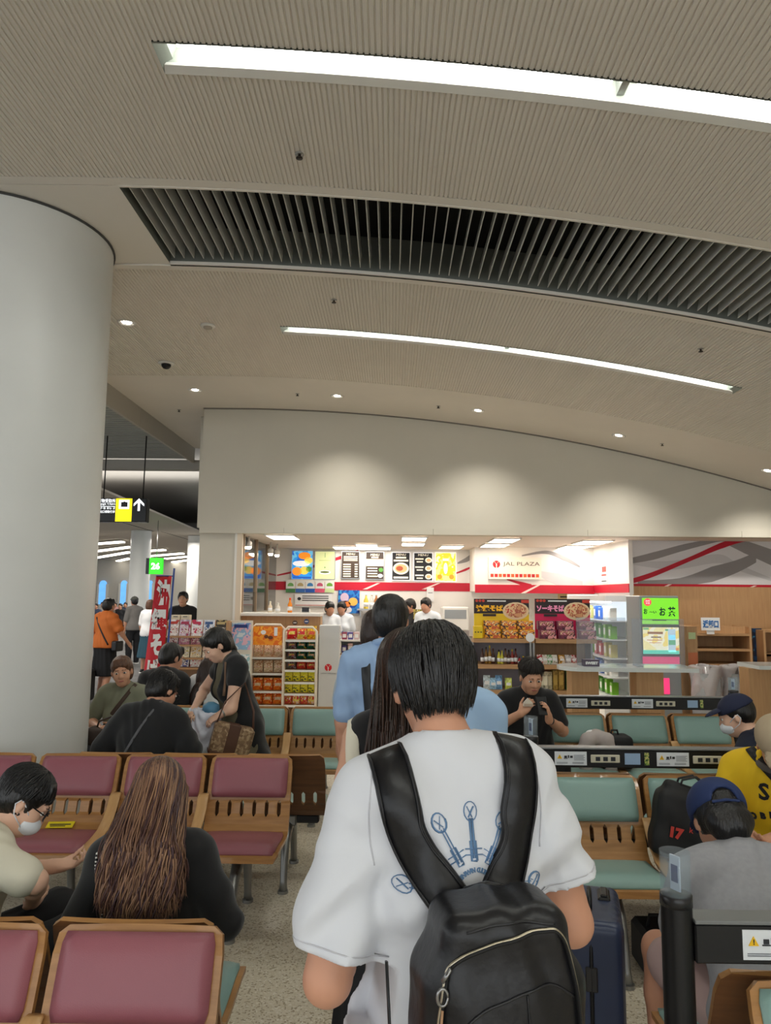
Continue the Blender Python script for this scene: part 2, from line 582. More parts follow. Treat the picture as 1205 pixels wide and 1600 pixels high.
for i, (q, lab) in enumerate([((468, 240), 'small sprinkler head on the ribbed ceiling above the vent'), ((522, 467), 'small sprinkler head between vent and far strip lamp'),
           ((685, 634), 'tiny sprinkler head near the middle downlights'), ((1095, 543), 'tiny sprinkler head right of the far strip lamp'),
           ((1035, 693), 'tiny sprinkler head beside the right downlight'), ((465, 615), 'tiny sprinkler head left of the wall downlights'), ((280, 640), 'tiny sprinkler head by the wall corner')]):
    p = on_vault(*q)
    t = tag(empty('sprinkler_head', p), lab, 'sprinkler')
    mb = MB(); mb.lathe((0, 0, 0), [(.026, 0), (.026, -.004), (.01, -.006)], 12); mb.build('escutcheon', M_METAL, t)
    mb = MB(); mb.lathe((0, 0, 0), [(.008, -.004), (.008, -.022), (.02, -.024), (.02, -.028)], 10); mb.build('deflector', mat('sprinkler_dark', (60, 56, 50), .4, metal=.6), t)

# round column
t = tag(empty('round_column', (-2.8, 5.02, 0)), 'massive white round column at the left edge', 'column')
mb = MB(); mb.cyl((0, 0), .7, 0, 4.235, 64); mb.build('shaft', M_COLUMN, t)
mb = MB(); mb.cyl((0, 0), .708, 0, .1, 64); mb.build('plinth_ring', mat('skirting_grey', (140, 138, 132), .5), t)
mb = MB(); mb.lathe((0, 0, 0), [(.702, 4.225), (.712, 4.225), (.712, 4.238), (.702, 4.238)], 64); mb.build('shadow_gap', mat('gap_dark', (70, 70, 68), .7), t)

# header wall over the shop
WL = -2.62
mb = MB()
xs = [WL+(6.6-WL)*i/40 for i in range(41)]
poly = [(x, ceil_z(x)+.05) for x in xs]
for y in (9.8, 10.0):
    vs = [(x, y, z) for x, z in poly]+[(x, y, 2.58) for x in xs]
    mb.add(vs, [(i, i+1, 42+i, 41+i) for i in range(40)])
mb.add([(WL, 9.8, 2.58), (WL, 10, 2.58), (WL, 10, 4.3), (WL, 9.8, 4.3)], [(0, 1, 2, 3)])
mb.add([(WL, 9.8, 2.52), (WL, 10, 2.52), (6.6, 10, 2.52), (6.6, 9.8, 2.52)], [(0, 1, 2, 3)])
wb = struct(mb.build('wall_back', M_WALL, fix=False))
jn = [WL] + [P(x, 830, 9.8).x for x in (444, 677, 918, 1158)] + [6.6]
for a, b in zip(jn[:-1], jn[1:]):
    bx('trim_panel', a+.002, b-.002, 9.782, 10.0, 2.5, 2.582, M_WALL, wb)
mb = MB()
vs = []
for x in xs:
    z = ceil_z(x)
    vs += [(x, 9.78, z-.014), (x, 9.8, z-.014), (x, 9.8, z+.01), (x, 9.78, z+.01)]
mb.add(vs, [(4*i+k, 4*i+(k+1) % 4, 4*i+4+(k+1) % 4, 4*i+4+k) for i in range(40) for k in range(4)])
struct(mb.build('trim_2', mat('gap_trim', (120, 114, 104), .6)))
# wall piece left of the shop opening and its return
struct(bx('wall_left', WL, -2.085, 9.83, 13.2, 0, 2.52, M_WALL))
struct(bx('wall_pilaster', WL-.17, WL-.002, 10.3, 13.2, 2.62, 4.75, M_WALL))
struct(bx('wall_end', WL, -2.3, 10.0, 13.2, 2.52, 4.75, M_WALL))
struct(bx('wall_rear', -2.0, 6.6, 13.1, 13.2, 0, 4.75, M_WALL))
struct(bx('wall_right', 6.6, 6.8, -7, 13.2, 0, 4.75, M_WALL))

# ------------------------------------------------------------------ concourse on the left
M_DSLAT = mat('concourse_slat', (150, 154, 150), .6)
struct(bx('ceiling_concourse', -12, -3.54, -7, 12.55, 4.12, 4.3, mat('concourse_void', (70, 72, 70), .8)))
con = struct(empty('ceiling_louvre', (-7, 9, 4.05)))
mb = MB(); mb.box(-3.2, 3.44, -.045, .045, 0, .012)
sl = mb.build('slat', M_DSLAT, con)
for i in range(58):
    o = sl if i == 0 else sl.copy()
    if i: COL.objects.link(o)
    o.location = (0, -3.4+.12*i, -.02)
bm_ = struct(bx('trim_3', -12, -2.8, 12.55, 12.8, 3.86, 4.02, mat('beam_grey', (150, 146, 138), .5)))
M_GLASS = clear('smoke_glass', (190, 196, 198), .18, .06)
gl = struct(empty('window_1', (-7, 12.66, 3.05)))
for i in range(5):
    x = -4.9+1.05*i
    bx('pane', x+.004, x+1.046, -.005+0, .005, 0, .8, M_GLASS, gl)
bx('rim', -4.9, .35, -.012, .012, .79, .815, M_BLACK, gl)
struct(bx('ceiling_upper', -45, 12, 12.8, 52, 4.6, 4.7, mat('upper_grey', (150, 148, 144), .7)))
struct(bx('wall_upper', -45, -2.8, 30, 30.2, 3.8, 4.6, mat('upper_grey')))
# gate hall ceiling
M_HALL = mat('hall_ceiling', (196, 186, 172), .7)
def Pz(px, py, Z):
    d = _f + _r*((px-602.5)/FPX) + _u*((800-py)/FPX)
    return Vector((0, 0, CAM_H)) + d*((Z-CAM_H)/d.z)
a = Pz(110, 745, 3.75); b = Pz(312, 831, 3.75)
mb = MB(); mb.prism([(a.x-8, a.y-4), (a.x, a.y), (b.x, b.y), (b.x+9, b.y), (12, 52), (-45, 52), (-45, a.y-4)], 'z', 3.75, 3.8)
struct(mb.build('ceiling_hall', M_HALL))
mb = MB()
for (q, r) in (((185, 815), (223, 826)), ((252, 831), (310, 848))):
    A = Pz(*q, 3.74); B = Pz(*r, 3.74)
    mb.add([(A.x, A.y, 3.742), (B.x, B.y, 3.742), (B.x, B.y+1.1, 3.742), (A.x, A.y+1.1, 3.742), (A.x, A.y, 3.76), (B.x, B.y, 3.76), (B.x, B.y+1.1, 3.76), (A.x, A.y+1.1, 3.76)],
           [(0, 1, 2, 3), (4, 5, 6, 7), (0, 1, 5, 4), (1, 2, 6, 5), (2, 3, 7, 6), (3, 0, 4, 7)])
struct(mb.build('ceiling_slot', M_DARKVOID))
M_HTUBE = mat('hall_tube', (255, 246, 228), .5, emit=3.0)
HZ = 3.66
hl = [((80, 958), (190, 955)), ((80, 1010), (370, 988)), ((80, 1062), (415, 1020)), ((195, 1088), (410, 1052)), ((335, 1108), (410, 1092)), ((520, 1045), (630, 1038)),
      ((520, 1078), (745, 1060)), ((635, 1093), (795, 1078)), ((630, 1120), (795, 1100)), ((655, 1143), (795, 1122)), ((735, 1155), (795, 1145))]
for hi_, (q, r) in enumerate(hl):
    A = Pz(100+q[0]/4, 600+q[1]/4, HZ); B = Pz(100+r[0]/4, 600+r[1]/4, HZ)
    mid = (A+B)/2
    t = empty('hall_strip_lamp', mid)
    tag(t, 'distant gate hall strip lamp, %s from the top %s the far column' % ((('first', 'second', 'third', 'fourth', 'fifth', 'sixth')[hi_ if hi_ < 5 else hi_-5]), 'left of' if hi_ < 5 else 'right of'), 'ceiling lamp', 'strip lamps of the far gate hall')
    hw = .0105*mid.y
    d = B-A
    for nm, w2, z0, z1, mm in (('tube', .42, -.02, .03, M_HTUBE), ('housing', .5, .03, .06, M_WHITE)):
        mb = MB()
        o = [(-d/2), (d/2)]
        dy = Vector((0, hw*w2*1.6, 0))
        vs = []
        for z in (z0, z1):
            vs += [tuple(o[0]-dy+Vector((0, 0, z))), tuple(o[1]-dy+Vector((0, 0, z))), tuple(o[1]+dy+Vector((0, 0, z))), tuple(o[0]+dy+Vector((0, 0, z)))]
        mb.add(vs, [(0, 3, 2, 1), (4, 5, 6, 7), (0, 1, 5, 4), (1, 2, 6, 5), (2, 3, 7, 6), (3, 0, 4, 7)])
        mb.build(nm, mm, t)
# far wall with blue dusk windows
struct(bx('wall_far', -45, 12, 46, 46.3, 0, 3.78, mat('far_wall', (206, 202, 194), .6)))
M_DUSK = mat('dusk_window', (96, 160, 224), .3, emit=.75, var=.25, scale=.8)
far_w = [(65, 115), (145, 190), (220, 265), (355, 392), (522, 552), (-40, 20)]
for i, (a, b) in enumerate(far_w):
    x0, x1, z0, z1 = R(100+a/4, 907, 100+b/4, 944, 45.95)
    t = struct(empty('window_%d' % (i+2), ((x0+x1)/2, 45.95, z0)))
    hw = (x1-x0)/2; hh = z1-z0
    arch = [(-hw, 0), (hw, 0)]+[(hw*math.cos(k*PI/8), hh-hw+hw*math.sin(k*PI/8)) for k in range(9)]
    mb = MB(); mb.prism(arch, 'y', -.02, .02); mb.build('pane', M_DUSK, t)
    mb = MB(); mb.box(-hw-.12, -hw, -.12, .03, -.1, hh-hw); mb.box(hw, hw+.12, -.12, .03, -.1, hh-hw); mb.box(-hw-.12, hw+.12, -.14, .03, -.16, -.04)
    mb.build('frame', M_WHITE, t)
for px, Y, w2, lab in ((218, 24, .33, 'distant white column behind the walking woman'), (305, 26, .3, 'distant white column beside the shop wall')):
    p = P(px, 900, Y)
    t = tag(empty('hall_column', (p.x, Y, 0)), lab, 'column')
    mb = MB(); mb.cyl((0, 0), w2, 0, 3.74, 24); mb.build('shaft', M_COLUMN, t)
    mb = MB(); mb.cyl((0, 0), w2+.015, 0, .12, 24); mb.build('plinth_ring', MATS['skirting_grey'], t)

# hanging direction sign
M_SIGNK = mat('sign_black', (10, 12, 14), .25, emit=.02)
M_SIGNW = mat('sign_white', (240, 244, 248), .4, emit=.9)
M_SIGNY = mat('sign_yellow', (250, 222, 0), .4, emit=.85)
SY = 10.6
x0, x1, z0, z1 = R(60, 778, 229, 815, SY)
t = tag(empty('direction_sign', ((x0+x1)/2, SY, z0)), 'hanging black and yellow exit and baggage claim sign', 'sign')
hw = (x1-x0)/2; hh = z1-z0
mb = MB(); mb.box(-hw, hw, 0, .14, 0, hh, bev=.01); mb.build('sign_box', M_SIGNK, t)
def sx(px): return P(px, 796, SY).x-t.location.x
def sz(py): return P(170, py, SY).z-z0
mb = MB(); mb.box(sx(181), sx(206), -.006, 0, .006, hh-.006); yp = mb.build('yellow_panel', M_SIGNY, t)
mb = MB(); mb.box(sx(186), sx(202), -.012, -.006, sz(795), sz(781)); mb.build('pictogram_card', M_SIGNW, yp)
mb = MB(); mb.box(sx(189.5), sx(199.5), -.018, -.012, sz(792), sz(784.5)); mb.box(sx(193.2), sx(195.8), -.018, -.012, sz(784.5), sz(783.6)); mb.build('suitcase_pictogram', M_SIGNK, yp)
ax = sx(217); az = sz(788)
u = hh/37.
mb = MB(); mb.box(ax-1.6*u, ax+1.6*u, -.01, -.002, sz(798), sz(783)); mb.build('arrow_stem', M_SIGNW, t)
mb = MB()
for s_ in (-1, 1):
    pts = [(ax, sz(778.6)), (ax+s_*8*u, sz(787)), (ax+s_*8*u, sz(790.5)), (ax, sz(783))]
    mb.prism(pts, 'y', -.011, -.002)
mb.build('arrow_head', M_SIGNW, t)
for s_, py, hpx, l, r in (('出口・手荷物受取所', 782.5, 6.0, 131, 180), ('Exit, Baggage Claim', 787.8, 3.6, 137, 180), ('출구·짐 찾는 곳', 794, 3.6, 152, 180), ('到达出口 行李提取處 出口領取行李', 799.5, 4.2, 118, 180)):
    text('lettering', s_, ((sx(l)+sx(r))/2, -.004, sz(py)), .1, M_SIGNW, t, fit=(sx(r)-sx(l), hpx*u), weight=.0)
mb = MB(); mb.box(sx(62), sx(180), -.004, -.001, sz(791.4), sz(790.8)); mb.build('divider_line', M_SIGNW, t)
for px in (158, 220):
    p = P(px, 730, SY)
    mb = MB(); mb.tube([(sx(px), .07, hh), (sx(px)+.01, .07, 4.03-z0)], .01, 8); mb.build('hanging_rod', M_BLACK, t)
# gate number 26
x0, x1, z0, z1 = R(233, 872, 253, 897, 20.5)
t = tag(empty('gate_sign', ((x0+x1)/2, 20.5, z0)), 'green glowing gate sign with the number 26', 'sign')
hw = (x1-x0)/2; hh = z1-z0
mb = MB(); mb.box(-hw, hw, 0, .15, 0, hh, bev=.01); mb.build('sign_box', mat('gate_green', (40, 196, 30), .3, emit=.8), t)
text('lettering', '26', (0, -.004, hh*.5), .1, M_SIGNW, t, fit=(hw*1.35, hh*.42), weight=.004)
mb = MB(); mb.box(-hw-.1, -hw, .02, .13, 0, hh); mb.build('side_panel', M_SIGNK, t)
mb = MB(); mb.tube([(0, .07, hh), (0, .07, 3.75-z0)], .012, 8); mb.build('hanging_rod', M_METAL, t)
# ================================================================== benches
M_PLY = mat('plywood_tan', (176, 128, 74), .38, col2=(152, 106, 58), scale=6, stretch=(1, 1, 9), coat=.25)
M_PLYL = mat('plywood_light', (202, 160, 108), .4, col2=(184, 140, 90), scale=8, stretch=(6, 1, 1), coat=.2)
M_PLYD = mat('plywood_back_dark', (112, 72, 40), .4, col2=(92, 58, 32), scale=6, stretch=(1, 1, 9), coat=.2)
M_PINK = mat('pink_vinyl', (152, 92, 101), .36, var=.03, scale=5, bump=.12, bscale=420)
M_TEAL = mat('teal_vinyl', (140, 171, 164), .36, var=.03, scale=5, bump=.12, bscale=420)
M_ALU = mat('cast_aluminium', (150, 150, 148), .38, metal=.85)
M_DSTEEL = mat('dark_steel', (52, 52, 54), .45, metal=.6)
SW = .46       # seat shell width
PITCH = .485
# profile of the shell, (y, z): y is measured back from the top of the backrest, seat points to -y
PROF = [(-.525, .372), (-.517, .398), (-.49, .411), (-.42, .413), (-.34, .405), (-.26, .397), (-.19, .396), (-.15, .408), (-.125, .436), (-.112, .47), (-.088, .552), (-.08, .58), (-.03, .71), (-.008, .755), (0, .772)]
def shell_mesh():
    bm = bmesh.new()
    ns = 6
    us = [-1, -.93]
    cen = [-.74+1.48*i/(ns-1) for i in range(ns)]
    for c in cen: us += [c-.045, c, c+.045]
    us += [.93, 1]
    us = sorted(us)
    hw = []
    for (y, z) in PROF:
        k = SW/2
        if z > .74: k -= {.755: .006, .772: .03}.get(z, 0)
        if y < -.5: k -= .02 if y < -.52 else .007
        hw.append(k)
    V = [[bm.verts.new((u*hw[j], PROF[j][0]+.012*(1-u*u)*(1 if PROF[j][1] > .5 else 0), PROF[j][1])) for u in us] for j in range(len(PROF))]
    row = 9     # between z=.47 and .552 the six slots
    y0, z0 = PROF[row]; y1, z1 = PROF[row+1]
    def mid(u, t): return bm.verts.new((u*SW/2, y0+(y1-y0)*t+.006, z0+(z1-z0)*t))
    M1 = [mid(u, .18) for u in us]; M2 = [mid(u, .82) for u in us]
    for j in range(len(PROF)-1):
        for i in range(len(us)-1):
            if j == row:
                c0 = min(cen, key=lambda c: abs(c-us[i])); c1 = min(cen, key=lambda c: abs(c-us[i+1]))
                ins = c0 == c1 and abs(us[i]-c0) < .05 and abs(us[i+1]-c0) < .05
                if not ins:
                    bm.faces.new((V[j][i], V[j][i+1], M1[i+1], M1[i])); bm.faces.new((M1[i], M1[i+1], M2[i+1], M2[i])); bm.faces.new((M2[i], M2[i+1], V[j+1][i+1], V[j+1][i]))
                elif abs(us[i+1]-c0) < 1e-6:
                    bm.faces.new((V[j][i], V[j][i+1], M1[i])); bm.faces.new((V[j+1][i], M2[i], V[j+1][i+1]))
                else:
                    bm.faces.new((V[j][i], V[j][i+1], M1[i+1])); bm.faces.new((V[j+1][i], M2[i+1], V[j+1][i+1]))
            else:
                bm.faces.new((V[j][i], V[j][i+1], V[j+1][i+1], V[j+1][i]))
    bmesh.ops.delete(bm, geom=[v for v in bm.verts if not v.link_faces], context='VERTS')
    bmesh.ops.recalc_face_normals(bm, faces=bm.faces)
    bmesh.ops.solidify(bm, geom=bm.faces[:], thickness=.016)
    bmesh.ops.recalc_face_normals(bm, faces=bm.faces)
    me = bpy.data.meshes.new('seat_shell')
    bm.to_mesh(me); bm.free()
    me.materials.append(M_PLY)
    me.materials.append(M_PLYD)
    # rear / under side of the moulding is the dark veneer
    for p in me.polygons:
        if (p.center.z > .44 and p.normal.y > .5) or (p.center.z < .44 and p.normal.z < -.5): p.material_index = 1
    return me
def cushion_mesh(name, rows, hw, th, m):
    """rows: (y, z) along the pad, normal towards the sitter"""
    mb = MB()
    n = len(rows); nu = 13
    top = []
    for j in range(n):
        a = Vector((0,)+rows[max(j-1, 0)]); b = Vector((0,)+rows[min(j+1, n-1)])
        t = (b-a).normalized(); nr = Vector((0, t.z, -t.y))*-1
        if nr.z < 0 and abs(nr.z) > .7: nr = -nr
        v = 2*j/(n-1)-1
        for i in range(nu):
            u = 2*i/(nu-1)-1
            e = (1-abs(u)**7)*(1-abs(v)**7)
            rr = (1-.04*max(0, abs(v)**10))
            p = Vector((u*hw*rr, rows[j][0], rows[j][1]))+nr*(th*(.35+.65*e**.5)+.004*(1-u*u)*(1-v*v))
            top.append(p)
    bot = []
    for j in range(n):
        a = Vector((0,)+rows[max(j-1, 0)]); b = Vector((0,)+rows[min(j+1, n-1)])
        t = (b-a).normalized(); nr = Vector((0, t.z, -t.y))*-1
        if nr.z < 0 and abs(nr.z) > .7: nr = -nr
        v = 2*j/(n-1)-1
        for i in range(nu):
            u = 2*i/(nu-1)-1
            rr = (1-.04*max(0, abs(v)**10))
            bot.append(Vector((u*hw*rr, rows[j][0], rows[j][1]))+nr*-.004)
    N = n*nu
    fs = [(j*nu+i, j*nu+i+1, (j+1)*nu+i+1, (j+1)*nu+i) for j in range(n-1) for i in range(nu-1)]
    rim = [i for i in range(nu)]+[j*nu+nu-1 for j in range(1, n)]+[(n-1)*nu+i for i in range(nu-2, -1, -1)]+[j*nu for j in range(n-2, 0, -1)]
    fs += [(rim[k], rim[(k+1) % len(rim)], N+rim[(k+1) % len(rim)], N+rim[k]) for k in range(len(rim))]
    fs += [(N+(j+1)*nu+i, N+(j+1)*nu+i+1, N+j*nu+i+1, N+j*nu+i) for j in range(n-1) for i in range(nu-1)]
    mb.add(top+bot, fs, 0, True)
    o = mb.build(name, m)
    me = o.data
    bpy.data.objects.remove(o)
    return me
def lerp_prof(z0, z1, n):
    out = []
    for i in range(n):
        z = z0+(z1-z0)*i/(n-1)
        for (ya, za), (yb, zb) in zip(PROF[9:-1], PROF[10:]):
            if za <= z <= zb:
                out.append((ya+(yb-ya)*(z-za)/(zb-za)+.004, z)); break
    return out
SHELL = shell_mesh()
BPAD = {}; SPAD = {}
for k_, m_ in (('pink', M_PINK), ('teal', M_TEAL)):
    BPAD[k_] = cushion_mesh('back_cushion', lerp_prof(.565, .757, 9), SW/2-.022, .026, m_)
    SPAD[k_] = cushion_mesh('seat_cushion', [(-.505, .404), (-.47, .413), (-.42, .414), (-.36, .409), (-.3, .402), (-.24, .397), (-.19, .396), (-.165, .401)], SW/2-.018, .024, m_)
def arm_mesh():
    pts = [(-.515, .38), (-.5, .412), (-.44, .424), (-.36, .43), (-.27, .446), (-.2, .482), (-.15, .535), (-.125, .572), (-.1, .588), (-.075, .585)]
    bm = bmesh.new()
    for u in (-.029, -.02, .02, .029):
        pass
    us = (-.03, -.024, 0, .024, .03)
    V = [[bm.verts.new((u*(1 if j < 8 else (.95 if j == 8 else .75)), y, z-(.004 if abs(u) > .028 else 0))) for u in us] for j, (y, z) in enumerate(pts)]
    for j in range(len(pts)-1):
        for i in range(len(us)-1): bm.faces.new((V[j][i], V[j][i+1], V[j+1][i+1], V[j+1][i])).smooth = True
    bmesh.ops.recalc_face_normals(bm, faces=bm.faces)
    if sum(f.normal.z for f in bm.faces) < 0: bmesh.ops.reverse_faces(bm, faces=bm.faces)
    bmesh.ops.solidify(bm, geom=bm.faces[:], thickness=.02)
    bmesh.ops.recalc_face_normals(bm, faces=bm.faces)
    me = bpy.data.meshes.new('armrest'); bm.to_mesh(me); bm.free()
    me.materials.append(M_PLYL)
    return me
ARM = arm_mesh()
def leg_mesh():
    mb = MB()
    # cast foot: arch from the front foot over the beam to the rear foot
    mb.tube([(0, -.50, .012), (0, -.485, .06), (0, -.46, .16), (0, -.42, .255), (0, -.33, .315), (0, -.25, .325), (0, -.17, .315), (0, -.09, .255), (0, -.06, .16), (0, -.045, .06), (0, -.035, .012)],
            [.024, .02, .022, .026, .032, .036, .032, .026, .022, .02, .024], 10)
    mb.cyl((0, -.502), .03, 0, .016, 12); mb.cyl((0, -.034), .03, 0, .016, 12)
    mb.box(-.05, .05, -.33, -.17, .32, .385, bev=.008)
    o = mb.build('leg', M_ALU); me = o.data; bpy.data.objects.remove(o)
    return me
LEG = leg_mesh()
def bench(lab, xr, yb, n, colour, away=False, group='waiting benches of the gate'):
    """n seats; xr the aisle-side or right end, yb depth of the backrest tops"""
    x0 = xr-n*PITCH
    cx = (xr+x0)/2
    t = empty('waiting_bench', (cx, yb, 0), PI if away else 0)
    tag(t, lab, 'bench', group)
    L = n*PITCH
    for i in range(n):
        x = -L/2+PITCH*(i+.5)
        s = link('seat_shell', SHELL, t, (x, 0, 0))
        link('back_cushion', BPAD[colour], s)
        link('seat_cushion', SPAD[colour], s)
    for i in range(n-1):
        link('armrest', ARM, t, (-L/2+PITCH*(i+1), 0, 0))
    mb = MB(); mb.box(-L/2+.06, L/2-.06, -.29, -.21, .325, .378, bev=.01); mb.build('beam', M_DSTEEL, t)
    for x in ([-L/2+.24, L/2-.24] if n < 5 else [-L/2+.24, 0, L/2-.24]):
        link('leg', LEG, t, (x, 0, 0))
    return t
bench('bench with pink pads in the foreground, facing the camera', -.435, 2.10, 4, 'pink')
bench('bench with teal pads in the foreground on the left, backing onto pink seats', -.475, 2.15, 4, 'teal', True)
bench('bench with pink pads in the second row, a yellow tag on one seat', -.535, 4.22, 5, 'pink')
bench('bench backing onto the second row of pink seats, dark plywood back to the camera', -.36, 4.275, 3, 'teal', True)
bench('bench with teal pads behind the pink row, beside the standing woman', -.33, 6.0, 4, 'teal')
bench('bench facing the booklet racks, farthest row on the left', -.33, 6.05, 4, 'teal', True)
XR = .80+4*PITCH
bench('bench with teal pads at the lower right corner, facing the camera', XR+.04, 1.85, 4, 'teal')
bench('bench with teal pads under the person in the blue cap', XR, 1.91, 4, 'teal', True)
bench('bench with teal pads carrying the black tote bag', XR, 3.86, 4, 'teal')
bench('bench backing onto the tote bag seats, facing the shop', XR, 3.92, 4, 'teal', True)
bench('bench with teal pads where the man in black eats', XR-.075, 5.83, 4, 'teal')
bench('bench nearest the shop on the right, facing the counter', XR-.075, 5.89, 4, 'teal', True)

# charging rails above the right-hand benches
M_ACR = clear('clear_acrylic', (244, 248, 250), .1, .03)
M_LABEL = mat('sticker_white', (222, 226, 230), .4)
M_LABELB = mat('sticker_blue', (150, 176, 206), .4)
M_SOCK = mat('socket_cream', (206, 200, 178), .4)
M_RAILTOP = mat('rail_top_grey', (120, 122, 122), .35)
M_YEL = mat('warning_yellow', (240, 190, 30), .4)
M_INK = mat('print_dark', (40, 42, 48), .5)
def warning_label(parent, x, z, w_, h_, y):
    l = bx('sticker', x-w_/2, x+w_/2, y-.002, y, z-h_/2, z+h_/2, M_LABEL, parent)
    mb = MB(); mb.prism([(-w_*.42, -h_*.02), (-w_*.27, -h_*.02), (-w_*.345, h_*.3)], 'y', -.002, 0); o = mb.build('warning_triangle', M_YEL, l, loc=(0, -.001, h_/2))
    mb = MB(); mb.box(-w_*.352, -w_*.338, -.0035, -.002, h_*.09, h_*.2); mb.box(-w_*.352, -w_*.338, -.0035, -.002, h_*.03, h_*.065); mb.build('exclamation_mark', M_INK, l, loc=(0, -.001, h_/2))
    mb = MB()
    for k, (a, b) in enumerate(((-.2, -.12), (-.09, -.05), (-.02, .06))):
        mb.box(w_*a, w_*b, -.002, 0, h_*.04, h_*(.2 if k != 1 else .24))
    mb.box(-w_*.22, -w_*.1, -.002, 0, -h_*.02, h_*.02)
    mb.build('device_pictograms', M_INK, l, loc=(0, -.001, h_/2))
    mb = MB()
    for k in range(5): mb.box(w_*.1, w_*(.44-.04*(k % 2)), -.002, 0, h_*(.24-.09*k), h_*(.265-.09*k))
    for k in range(2): mb.box(-w_*.44, -w_*.1, -.002, 0, h_*(-.3-.07*k), h_*(-.275-.07*k)); mb.box(w_*.05, w_*.4, -.002, 0, h_*(-.3-.07*k), h_*(-.275-.07*k))
    mb.build('fine_print', mat('print_grey', (120, 124, 130), .5), l, loc=(0, -.001, h_/2))
    return l
def socket_plate(parent, x, z, w_, h_, y):
    s = bx('socket_plate', x-w_/2, x+w_/2, y-.006, y, z-h_/2, z+h_/2, M_SOCK, parent, bev=.003)
    for k in (-1, 0, 1):
        bx('socket', k*w_*.26-w_*.075, k*w_*.26+w_*.075, -.0065, -.0035, h_*.25, h_*.75, M_INK, s)
def rail(lab, xl, xr, y, posts, items):
    t = empty('charging_rail', ((xl+xr)/2, y, 0))
    tag(t, lab, 'charging rail')
    c = (xl+xr)/2
    bx('rail_body', xl-c, xr-c, -.03, .03, .806, .896, M_BLACK, t, bev=.004)
    bx('rail_top', xl-c, xr-c, -.034, .034, .897, .906, M_RAILTOP, t, bev=.002)
    for xp in posts:
        mb = MB(); mb.cyl((xp-c, 0), .037, 0, .955, 24); p = mb.build('post', M_BLACK, t)
        mb = MB(); mb.lathe((xp-c, 0, 0), [(.0385, .93), (.0385, .955), (.037, .956)], 24); mb.build('collar', mat('collar_dark', (38, 38, 40), .25), p)
        mb = MB(); mb.lathe((xp-c, 0, .951), [(.0365, 0), (.0365, .105), (.034, .105), (.034, .006)], 28); mb.build('acrylic_tube', M_ACR, p, fix=True)
        cd_ = bx('sign_card', -.002, .002, -.015, .015, .0, .082, mat('card_white', (206, 216, 230), .3), p)
        cd_.location = (xp-c, 0, .963); cd_.rotation_euler = (0, 0, .45)
        bx('card_print', -.0035, -.002, -.01, .01, .02, .06, mat('card_print_navy', (48, 70, 120), .4), cd_)
    for it in items:
        k, x = it[0], it[1]
        if k == 'w': warning_label(t, x-c, .852, .165, .068, -.03)
        if k == 's': socket_plate(t, x-c, .852, .15, .04, -.03)
        if k == 'b': bx('sticker', x-c-.04, x-c+.04, -.0325, -.03, .824, .88, M_LABELB, t)
        if k == 'g': bx('sticker', x-c-.012, x-c+.012, -.0325, -.03, .822, .884, blot('sticker_green_print', [(30, 60, 40), (120, 150, 60), (200, 190, 120), (50, 90, 60)], 60), t)
    return t
def railitems(pxs, y):
    return [(k, P(px, 1100, y).x) for k, px in pxs]
rail('black charging rail with warning sticker beside the grey shirt, nearest', .74, XR+.05, 1.885, (.708, XR+.08), [('w', .935), ('s', 1.13), ('b', 1.28), ('w', 1.45), ('s', 1.63), ('w', 1.95), ('s', 2.15)])
rail('black charging rail above the tote bag bench, middle one', .76, XR+.02, 3.89, (.735, XR+.05), railitems([('w', 888), ('s', 941), ('b', 983), ('g', 1005), ('w', 1045), ('s', 1098), ('b', 1150)], 3.89))
rail('black charging rail in front of the shop shelves, farthest', .76, 2.68, 5.86, (2.71,), railitems([('w', 788), ('b', 864), ('w', 900), ('s', 937), ('w', 1002), ('s', 1038), ('b', 1080), ('g', 1094)], 5.86))
# yellow tag on a pink seat
x0, x1, z0, z1 = R(62, 1287, 98, 1297, 3.95)
t = tag(MB().box(-.07, .07, -.025, .025, 0, .003).build('seat_tag', mat('tag_yellow', (236, 214, 40), .5)), 'bright yellow paper tag lying on a pink seat', 'tag')
t.location = ((x0+x1)/2, 4.06, .432); t.rotation_euler = (.35, 0, .08)
mb = MB(); mb.box(-.055, .055, -.004, .004, .003, .0042); mb.box(-.05, .03, -.016, -.01, .003, .0042); mb.build('print', M_INK, t)
# ================================================================== the shop
M_SWALL = mat('shop_wall_white', (236, 232, 226), .5)
M_SCEIL = mat('shop_ceiling', (232, 222, 210), .7)
M_WOOD = mat('oak_panel', (196, 156, 112), .45, col2=(182, 140, 98), scale=5, stretch=(9, 9, .6))
M_WOODD = mat('oak_board', (186, 146, 104), .45, col2=(170, 130, 90), scale=5, stretch=(.6, 9, 9))
M_RED = mat('band_red', (192, 22, 48), .4)
M_MURG = mat('mural_grey', (150, 146, 146), .5)
M_MURL = mat('mural_light_grey', (206, 204, 206), .5)
M_MURW = mat('mural_white', (226, 224, 226), .5)
M_PANEL = mat('ceiling_panel_glow', (255, 246, 234), .5, emit=5.5)
M_STEEL = mat('stainless', (178, 180, 182), .3, metal=.9)
M_PAPER = mat('paper_white', (236, 236, 236), .5)
SB = 13.0
struct(bx('wall_shop', -2.085, 3.42, SB, SB+.09, 0, 2.5, M_SWALL))
struct(bx('wall_shop_right', 3.4, 3.46, 10.4, SB, 0, 2.5, M_SWALL))
struct(bx('ceiling_shop', -2.085, 6.6, 10.0, SB, 2.5, 2.52, M_SCEIL))
struct(bx('wall_mural', 3.46, 6.6, 10.5, 10.56, 1.84, 2.5, M_MURW))
struct(bx('wall_wood', 3.46, 6.6, 10.47, 10.56, 0, 1.84, M_WOOD))
